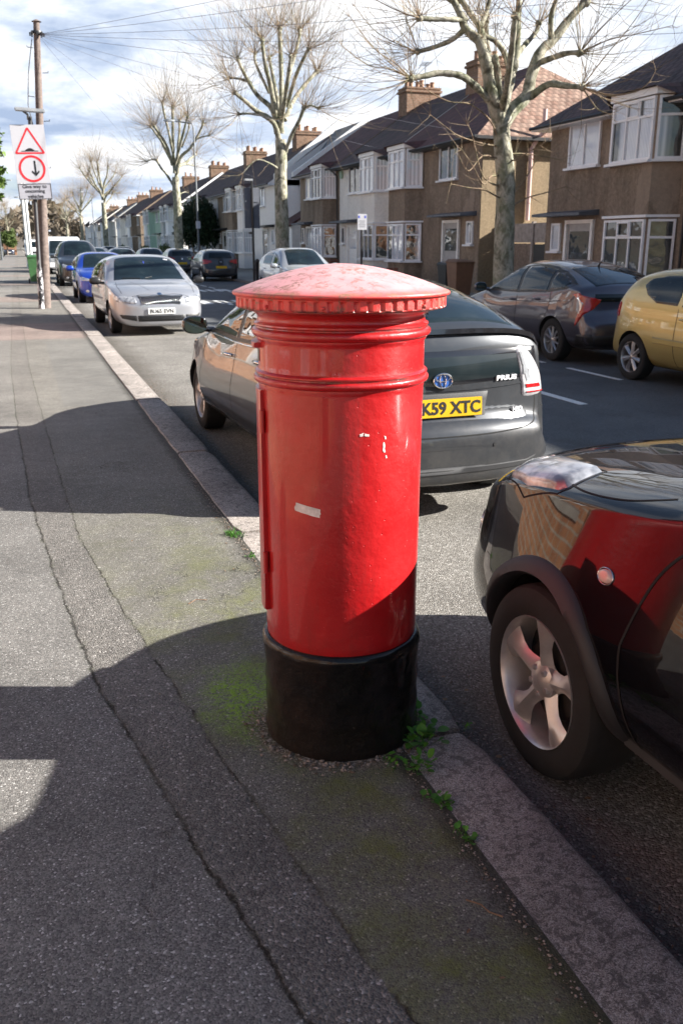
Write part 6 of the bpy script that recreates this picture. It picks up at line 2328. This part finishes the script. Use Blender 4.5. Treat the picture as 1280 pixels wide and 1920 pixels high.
    oval(e, 0, 0, .064, .045, .0055); oval(e, 0, 0, .020, .042); oval(e, 0, .019, .050, .022)
    e.build('emblem_rings', 'chrome', eb, smooth=60)
    for txt, y, z, h, w in (('PRIUS', .475, .898, .030, .165), ('HSD', .56, .69, .030, .085)):
        p, n = c.hit('rear', y, z)
        me = text_mesh(txt, h, width=w, bold=.0016, depth=.006)
        yaw = math.atan2(n.y, n.x)
        me.transform(Matrix.Translation(p + n * .010) @ Matrix.Rotation(rad(90) + yaw, 4, 'Z'))
        link_mesh('badge', me, c.root, 'badge_silver')
    c.mirror(1.42, 1.03, mat='trim_gloss', size=(.11, .115, .078))
    c.handle(2.22, .86, 'chrome'); c.handle(3.15, .90, 'chrome')
    c.patch('windscreen', 'top', [(1.15, -.60), (2.05, -.50), (2.12, 0), (2.05, .50), (1.15, .60), (1.10, 0)], 'car_glass', off=.004, res=.07)
    w = MB(); a, n = c.hit('top', 4.26, 0); b, _ = c.hit('top', 4.05, -.36)
    w.tube([a + Vector((0, 0, .02)), (a + b) / 2 + Vector((0, 0, .035)), b + Vector((0, 0, .012))], .007, 6)
    w.build('wiper', 'trim_black', c.root, smooth=60)
    p, n = c.hit('rear', .18, .47)
    for y in (-.45, .33):
        p, n = c.hit('rear', y, .50)
        m = MB(); m.tube([p - n * .002, p + n * .004], .011, 12); m.build('parking_sensor', 'trim_black', c.root, smooth=40)
simple('trim_gloss', (.012, .012, .014), .12, coat=1.0)
simple('emblem_blue', (.03, .10, .33), .3, coat=1.0)
near_hatch()


def saloon_front(name, label, x, yf, paint_, H=1.46, L=4.3, hw=.853, plate=None, tall=0.0, lod=0, style='seven', face='a', wheelR=.31, side_x=None, warp=(.24, .18), tumble=.30, yawfix=0.0, gs=1.0):
    """a family car facing the camera (nose towards -Y)"""
    t = tall
    rows = [(0, .42, .50, .25, .46), (.008, .28, .60, .52, .52), (.03, .21, .68, .66, .58), (.10, .18, .76, .745, .68), (.28, .17, .85, .80, .78), (.60, .17, .93, .835, .87),
            (.95, .17, .985, .85, .92), (1.18, .17, 1.04, .853, .94), (1.5, .17, 1.20, .853, .95), (1.85, .17, 1.37, .853, .965), (2.15, .17, 1.45, .853, .98), (2.6, .17, 1.465, .853, .99),
            (3.1, .17, 1.44, .853, 1.0), (3.6, .18, 1.34, .845, 1.02), (3.95, .20, 1.18, .825, 1.02), (4.12, .23, 1.05, .79, .96), (4.22, .27, .92, .72, .80), (4.28, .33, .76, .60, .62), (4.3, .42, .6, .3, .5)]
    sx = L / 4.3
    def zz(z): return z + t * max(0, (z - .3)) / 1.16
    sz = (H - t) / 1.465
    rows = [(r[0] * sx, r[1], zz(r[2] * (sz if r[2] > 1 else 1)), r[3] * hw / .853, zz(r[4])) for r in rows]
    c = Car(name, label, (x, yf + L / 2, RZ), -1, rows, H, paint_, warp=warp, NS=120 if lod < 2 else 70, tumble=tumble, yawfix=yawfix)
    R = wheelR
    c.finish((.87 * sx, 3.47 * sx), R, R + .04, R * .68, .20, style, 'alloy', inset=.02)
    zc = lambda z: zz(z)
    for s in (-1, 1):
        c.patch('window', 'side', [(1.32 * sx, zc(1.0)), (1.62 * sx, zc(1.14)), (2.0 * sx, zc(1.30)), (2.3 * sx, zc(1.355)), (2.3 * sx, zc(1.0))], 'car_glass', s=s, off=.004)
        c.patch('window', 'side', [(2.36 * sx, zc(1.0)), (2.36 * sx, zc(1.36)), (2.75 * sx, zc(1.365)), (3.15 * sx, zc(1.33)), (3.42 * sx, zc(1.22)), (3.30 * sx, zc(1.03))], 'car_glass', s=s, off=.004)
        if lod < 2:
            c.line('door_gap', 'side', [(1.30 * sx, .28), (1.28 * sx, .6), (1.32 * sx, .97)], .010, s=s)
            c.line('door_gap', 'side', [(2.33 * sx, .26), (2.33 * sx, .98)], .010, s=s)
    hz = zc(.70)
    if face == 'a':
        for s in (-1, 1):
            c.patch('headlight', 'front', [(s * .46, zc(.61)), (s * .78, zc(.63)), (s * .86, zc(.70)), (s * .84, zc(.765)), (s * .64, zc(.76)), (s * .47, zc(.73))], 'lamp_lens', off=.008, res=.04)
            c.patch('fog_recess', 'front', [(s * .46, .28), (s * .74, .33), (s * .80, .42), (s * .47, .40)], 'trim_black', off=.005)
        g = c.patch('grille', 'front', [(-.44, zc(.755)), (-.37, zc(.60)), (.37, zc(.60)), (.44, zc(.755)), (.12, zc(.76)), (0, zc(.775)), (-.12, zc(.76))], 'trim_black', off=.006, res=.05)
        for k in range(-9, 10):
            y = k * .043
            c.line('grille_bar', 'front', [(y * .90, zc(.615)), (y, zc(.742))], par=g, mat='chrome', r=.0035, off=.012, n=4)
        c.line('grille_rim', 'front', [(-.44, zc(.755)), (-.37, zc(.60)), (.37, zc(.60)), (.44, zc(.755)), (.12, zc(.76)), (0, zc(.775)), (-.12, zc(.76))], mat='chrome', r=.007, off=.008, close=True, par=g)
        lg = c.patch('lower_grille', 'front', [(-.45, .275), (.45, .275), (.46, .40), (-.46, .40)], 'trim_black', off=.006)
        for z in (.325, .35, .375):
            c.line('grille_bar', 'front', [(-.38, z), (0, z), (.38, z)], par=lg, mat='plastic_dark', r=.006, off=.012, n=5)
        p, n = c.hit('front', 0, zc(.79))
        m = MB(); M = Matrix.Translation(p + n * .006) @ n.to_track_quat('Z', 'Y').to_matrix().to_4x4()
        m.M = M; m.lathe([(.0001, .006), (.030, .006), (.040, .004), (.044, 0)], 24)
        m.build('emblem', 'chrome', c.root, smooth=40)
        c.line('bonnet_crease', 'top', [(.30, -.16), (.7, -.30), (1.05, -.42)], .02, paint_, off=.004)
        c.line('bonnet_crease', 'top', [(.30, .16), (.7, .30), (1.05, .42)], .02, paint_, off=.004)
    else:
        for s in (-1, 1):
            c.patch('headlight', 'front', [(s * .40, zc(.64)), (s * .72, zc(.66)), (s * .775, zc(.76)), (s * .70, zc(.775)), (s * .46, zc(.70))], 'lamp_clear', off=.008, res=.04)
            c.patch('fog_light', 'front', ell(s * .58, .36, .055, .045, 16), 'lamp_clear', off=.008, res=.04)
        c.patch('grille', 'front', [(-.30, zc(.66)), (-.32, zc(.58)), (.32, zc(.58)), (.30, zc(.66))], 'trim_black', off=.006)
        c.patch('lower_grille', 'front', [(-.42, .30), (.42, .30), (.38, .40), (-.38, .40)], 'trim_black', off=.006)
    c.line('bonnet_gap', 'top', [(.14, -.60), (.16, -.3), (.12, 0), (.16, .3), (.14, .60)], .008)
    for s in (-1, 1): c.line('bonnet_gap', 'top', [(.30, s * .70), (.7, s * .73), (1.1, s * .70)], .008)
    sur = c.patch('windscreen', 'top', [(1.16 * sx, -.62 * gs), (1.98 * sx, -.50 * gs), (2.04 * sx, 0), (1.98 * sx, .50 * gs), (1.16 * sx, .62 * gs), (1.06 * sx, 0)], 'car_glass', off=.004, res=.06)
    if lod == 0:
        # what shows through the glass: seats, wheel, dangling charm, tax disc
        c.patch('mirror_charm', 'top', ell(1.72 * sx, .02, .055, .012, 12), 'blue_mark', off=.007, res=.03, par=sur)
        c.patch('windscreen_disc', 'top', ell(1.88 * sx, -.46, .04, .06, 14), 'sign_white', off=.007, res=.03, par=sur)
        for s in (-1, 1):
            c.line('wiper', 'top', [(1.13 * sx, s * .05 + .15), (1.19 * sx, s * .3 + .25)], r=.007, mat='trim_black', off=.012)
    c.mirror(1.42 * sx, zc(1.0), mat='trim_black' if face == 'a' else None)
    c.handle(2.0 * sx, zc(.86)) if lod < 2 else None
    if lod < 2: c.handle(2.98 * sx, zc(.89))
    c.plate('front', 0, .475 if not t else .5, plate, out=.016)
    return c

saloon_front('saloon_car', 'silver car facing the camera on the left, white plate under a slatted grille', 2.46, 17.8, 'paint_silver', plate=('BU65 EVN', .455, 0), L=4.5, hw=.925, H=1.50, warp=(.17, .15), tumble=.22, yawfix=1.6, gs=1.17)
saloon_front('hatchback_car', 'bright blue hatchback facing the camera behind the silver car', 2.45, 28.3, 'paint_blue', face='b', L=4.2, hw=.85, lod=1, H=1.47)
saloon_front('suv_car', 'dark brown-black SUV facing the camera behind the blue hatchback', 2.45, 40.0, 'paint_darkgrey', face='b', L=4.6, hw=.93, H=1.86, tall=.34, lod=1, wheelR=.36)
saloon_front('estate_car', 'silver people carrier facing the camera, just left of the post box top', 8.55, 26.6, 'paint_palesilver', face='b', L=4.6, hw=.88, H=1.60, tall=.10, lod=1)
saloon_front('hatchback_car', 'dark car driving in the middle of the road beyond the silver car', 5.6, 52.0, 'paint_darkblue', face='b', L=4.2, hw=.85, H=1.48, lod=2)
saloon_front('hatchback_car', 'grey-purple car facing the camera left of the dark parked cars on the far side', 8.3, 60.0, 'paint_gunmetal', face='b', L=4.3, hw=.86, H=1.46, lod=2)
saloon_front('hatchback_car', 'distant blue-grey parked car fourth along the left kerb', 2.5, 66.0, 'paint_darkblue', face='b', L=4.2, hw=.85, H=1.5, lod=2)
saloon_front('hatchback_car', 'distant dark car seen over the roof of the blue hatchback', 3.7, 47.5, 'paint_darkblue', face='b', L=4.2, hw=.85, H=1.55, lod=2)
saloon_front('hatchback_car', 'distant teal car between the blue hatchback roof and the road', 5.2, 64.0, 'paint_darkblue', face='b', L=4.2, hw=.85, H=1.5, lod=2)
saloon_front('hatchback_car', 'far dark car on the left pavement side road, left of the white poles', -1.2, 150.0, 'paint_darkblue', face='b', L=4.2, hw=.85, H=1.5, lod=2)
saloon_front('hatchback_car', 'far small dark car on the far kerb before the long terrace', 8.5, 78.0, 'paint_darkgrey', face='b', L=4.2, hw=.85, H=1.5, lod=2)
saloon_front('hatchback_car', 'far pale car on the far kerb, smallest visible', 8.5, 92.0, 'paint_palesilver', face='b', L=4.2, hw=.85, H=1.5, lod=2)


def van(label, x, y, paint_='paint_white', s=1.0):
    root = empty('van', (x, y, RZ)); tag(root, label, 'van', 'white vans')
    m = MB()
    prof = [(0, .35), (0, .95), (.55, 1.12), (1.15, 1.95), (1.6, 2.12), (4.9, 2.12), (5.0, .35)]
    m.extrude([(-.95, a * s, b * s) for a, b in prof], (1.9, 0, 0))
    b = m.build('body', paint_, root, bevel=.06, smooth=40)
    m = MB(); m.add([(-.82, .60 * s - .02, 1.20 * s), (.82, .60 * s - .02, 1.20 * s), (.74, 1.10 * s - .025, 1.90 * s), (-.74, 1.10 * s - .025, 1.90 * s),
                     (-.82, .60 * s + .05, 1.17 * s), (.82, .60 * s + .05, 1.17 * s), (.74, 1.10 * s + .05, 1.87 * s), (-.74, 1.10 * s + .05, 1.87 * s)],
                    [(0, 1, 2, 3), (4, 7, 6, 5), (0, 4, 5, 1), (1, 5, 6, 2), (2, 6, 7, 3), (3, 7, 4, 0)])
    m.build('windscreen', 'car_glass', root)
    for sx in (-1, 1):
        m = MB(); m.box(sx * .951, sx * .965, 1.05, 1.75, 1.25, 1.75); m.build('window', 'car_glass', root)
        m = MB(); m.box(sx * .55, sx * .85, -.02, .02, .70, .92); m.build('headlight', 'lamp_clear', root, bevel=.01)
        m = MB(); m.box(sx * 1.0, sx * 1.15, 1.0, 1.08, 1.25, 1.55); m.build('wing_mirror', 'trim_black', root, bevel=.02)
        for yy in (.95, 4.0):
            m = MB(); m.lathe([(.0001, sx * .96), (.20, sx * .96), (.22, sx * .955), (.34, sx * .95), (.34, sx * .75), (.0001, sx * .75)], 24, axis='x', c=(0, yy, .34))
            m.build('wheel', 'rubber', root, smooth=40)
    m = MB(); m.box(-.55, .55, -.015, .0, .5, .75); m.build('grille', 'trim_black', root)
van('white van parked behind the dark SUV at the left kerb', 2.6, 56.5)
van('small far white van behind the white poles', 1.9, 128, s=1.05)


def liftback_far():
    # grey liftback with boomerang lamps, right-hand kerb, seen from its left rear quarter
    L = 4.54
    rows = [(0, .46, .52, .22, .49), (.01, .32, .60, .48, .52), (.04, .24, .66, .62, .58), (.15, .20, .73, .74, .66), (.45, .18, .83, .83, .76), (.85, .18, .93, .87, .84),
            (1.2, .18, 1.02, .88, .89), (1.6, .18, 1.21, .88, .91), (2.0, .18, 1.39, .88, .93), (2.35, .18, 1.465, .88, .95), (2.75, .18, 1.47, .88, .975), (3.25, .18, 1.42, .88, 1.0),
            (3.75, .185, 1.31, .875, 1.03), (4.12, .20, 1.20, .86, 1.05), (4.30, .22, 1.13, .84, 1.04), (4.36, .225, 1.03, .83, .98), (4.38, .23, .90, .82, .84), (4.42, .25, .76, .82, .68), (4.48, .27, .68, .80, .58), (4.52, .31, .60, .70, .52), (4.54, .36, .52, .40, .46)]
    c = Car('hatchback_car', 'dark grey liftback with red boomerang tail light, ahead of the gold car', (8.40, 11.0 + L / 2, RZ), 1, rows, 1.47, 'paint_gunmetal', warp=(.26, .20), NS=150, tumble=.33, nroof=4.0, shoulder=.04)
    R = .32
    xf, xr = .95, 3.55
    c.finish((xf, xr), R, R + .04, .205, .20, 'multi', 'alloy', inset=.02)
    for s in (-1, 1):
        sur = [(1.34, .955), (1.85, 1.235), (2.2, 1.36), (2.5, 1.405), (2.8, 1.415), (3.15, 1.395), (3.5, 1.325), (3.8, 1.235), (4.02, 1.15), (3.85, 1.07), (3.4, 1.01), (2.5, .965)]
        c.patch('window_surround', 'side', sur, 'trim_black', s=s, off=.003)
        c.patch('window', 'side', [(1.42, .99), (1.85, 1.21), (2.2, 1.33), (2.40, 1.375), (2.44, .99)], 'car_glass', s=s, off=.007, bury=0)
        c.patch('window', 'side', [(2.50, .995), (2.47, 1.38), (2.75, 1.39), (3.1, 1.37), (3.30, 1.335), (3.34, 1.03)], 'car_glass', s=s, off=.007, bury=0)
        c.patch('window', 'side', [(3.40, 1.04), (3.36, 1.31), (3.6, 1.26), (3.88, 1.155), (3.78, 1.085)], 'car_glass', s=s, off=.007, bury=0)
        c.line('door_gap', 'side', [(1.36, .30), (1.34, .6), (1.40, .95)], .010, s=s)
        c.line('door_gap', 'side', [(2.46, .26), (2.47, .97)], .010, s=s)
        c.line('door_gap', 'side', [(3.18, .27), (3.22, .50), (3.42, .75), (3.46, 1.03)], .010, s=s)
        c.patch('tail_light', 'side', [(4.00, 1.02), (4.16, 1.045), (4.32, .95), (4.30, .80), (4.20, .62), (4.12, .56), (4.16, .70), (4.20, .84), (4.17, .93)], 'lamp_red', off=.012, s=s, res=.035)
        c.patch('tail_lens', 'side', [(4.10, .975), (4.17, .985), (4.24, .90), (4.23, .80), (4.19, .72), (4.20, .84), (4.17, .92)], 'lamp_clear', off=.015, s=s, res=.03)
        c.line('waist_crease', 'side', [(.9, .80), (2.0, .83), (3.2, .87), (4.0, .93)], .014, 'paint_gunmetal', s=s, off=.006)
        c.patch('bumper_lower', 'side', [(3.98, .26), (4.42, .30), (4.40, .47), (4.15, .45)], 'trim_black', s=s, off=.006)
    c.patch('rear_window', 'top', [(3.40, -.50), (3.40, .50), (3.9, .56), (4.22, .58), (4.26, 0), (4.22, -.58), (3.9, -.56)], 'car_glass', off=.004, res=.07)
    c.patch('lower_rear_window', 'rear', [(-.62, 1.03), (.62, 1.03), (.64, .91), (-.64, .91)], 'car_glass', off=.006)
    c.patch('bumper_lower', 'rear', [(-.66, .28), (.66, .28), (.70, .45), (-.70, .45)], 'trim_black', off=.006)
    c.patch('windscreen', 'top', [(1.15, -.60), (2.05, -.50), (2.12, 0), (2.05, .50), (1.15, .60), (1.10, 0)], 'car_glass', off=.004, res=.07)
    c.plate('rear', 0, .72, None, out=.03)
    c.mirror(1.42, 1.02); c.handle(2.25, .86); c.handle(3.0, .90); c.antenna(3.4)
liftback_far()


def hatch(name, label, x, yf, heading, paint_, L=3.84, H=1.43, style='seven', lod=1, plate=None, hw=.83, red='wide'):
    """small hatchback with upright tail"""
    rows = [(0, .42, .50, .25, .46), (.008, .28, .60, .50, .52), (.03, .21, .68, .64, .58), (.10, .18, .74, .73, .66), (.28, .17, .83, .79, .76), (.58, .17, .90, .82, .84),
            (.88, .17, .96, .83, .88), (1.10, .17, 1.03, .83, .90), (1.4, .17, 1.20, .83, .92), (1.75, .17, 1.36, .83, .93), (2.05, .17, 1.425, .83, .94), (2.5, .17, 1.43, .83, .95),
            (2.95, .17, 1.41, .83, .97), (3.30, .18, 1.36, .825, .99), (3.48, .20, 1.29, .81, 1.0), (3.62, .22, 1.13, .795, .98), (3.70, .24, .98, .775, .90), (3.745, .25, .84, .76, .76), (3.79, .26, .70, .74, .60), (3.83, .32, .60, .62, .50), (3.84, .40, .52, .35, .46)]
    sx = L / 3.84; sz = H / 1.43; sw = hw / .83
    rows = [(r[0] * sx, r[1], r[2] * (sz if r[2] > .9 else 1), r[3] * sw, r[4] * (sz if r[4] > .85 else 1)) for r in rows]
    c = Car(name, label, (x, yf + (L / 2 if heading < 0 else -L / 2), RZ), heading, rows, H, paint_, warp=(.22, .20), NS=150 if lod < 2 else 80, tumble=.28)
    R = .30
    c.finish((.72 * sx, 3.16 * sx), R, R + .04, .20, .185, style, 'alloy', inset=.02)
    for s in (-1, 1):
        c.patch('window', 'side', [(1.24 * sx, .97 * sz), (1.55 * sx, 1.13 * sz), (1.85 * sx, 1.27 * sz), (2.15 * sx, 1.335 * sz), (2.28 * sx, 1.335 * sz), (2.28 * sx, .97 * sz)], 'car_glass', s=s, off=.004)
        c.patch('window', 'side', [(2.35 * sx, .975 * sz), (2.34 * sx, 1.335 * sz), (2.75 * sx, 1.325 * sz), (3.02 * sx, 1.28 * sz), (3.10 * sx, 1.20 * sz), (2.98 * sx, 1.08 * sz), (2.75 * sx, .99 * sz)], 'car_glass', s=s, off=.004)
        c.line('door_gap', 'side', [(1.20 * sx, .28), (1.18 * sx, .6), (1.22 * sx, .93)], .010, s=s)
        c.line('door_gap', 'side', [(2.31 * sx, .26), (2.33 * sx, .6), (2.31 * sx, .96)], .010, s=s)
        c.patch('side_moulding', 'side', [(1.25 * sx, .50), (2.72 * sx, .52), (2.72 * sx, .60), (1.25 * sx, .58)], paint_, off=.018, s=s, res=.08)
        if red == 'wide':
            c.patch('tail_light', 'rear', [(s * .44, .86), (s * .70, .84), (s * .745, .95), (s * .66, 1.01), (s * .46, .97)], 'lamp_red', off=.012, res=.04)
        c.patch('tail_light_side', 'side', [(3.50 * sx, .80), (3.66 * sx, .80), (3.70 * sx, .92), (3.58 * sx, 1.03), (3.46 * sx, .98)], 'lamp_red', off=.012, s=s, res=.035)
        c.patch('headlight', 'front', [(s * .40, .62), (s * .68, .64), (s * .75, .75), (s * .5, .72)], 'lamp_clear', off=.008, res=.04)
    c.patch('rear_window', 'rear', [(-.56, 1.02 * sz), (.56, 1.02 * sz), (.50, 1.27 * sz), (-.50, 1.27 * sz)], 'car_glass', off=.006, res=.06)
    c.line('boot_gap', 'rear', [(-.62, 1.0), (-.60, .62), (0, .58), (.60, .62), (.62, 1.0)], .010)
    c.patch('windscreen', 'top', [(1.08 * sx, -.58), (1.86 * sx, -.48), (1.92 * sx, 0), (1.86 * sx, .48), (1.08 * sx, .58), (1.02 * sx, 0)], 'car_glass', off=.004, res=.07)
    p, n = c.hit('rear', 0, .90)
    m = MB(); m.M = Matrix.Translation(p + n * .004) @ n.to_track_quat('Z', 'Y').to_matrix().to_4x4(); m.lathe([(.0001, .006), (.045, .006), (.05, 0)], 20)
    m.build('emblem', 'chrome', c.root, smooth=40)
    c.plate('rear', 0, .66, plate, out=.022)
    c.mirror(1.30 * sx, .99 * sz); c.handle(2.08 * sx, .84)
    return c
hatch('hatchback_car', 'gold hatchback cut off by the right edge on the far side of the road', 8.25, 6.74, -1, 'paint_gold', H=1.45)
hatch('hatchback_car', 'black hatchback seen from behind with red lamps and yellow plate', 9.0, 47.2, 1, 'paint_darkgrey', L=4.2, H=1.48, hw=.88)
hatch('hatchback_car', 'dark small car in front of the black hatchback, partly hidden behind it', 8.75, 56.4, 1, 'paint_darkgrey', L=4.0, H=1.48, lod=2)
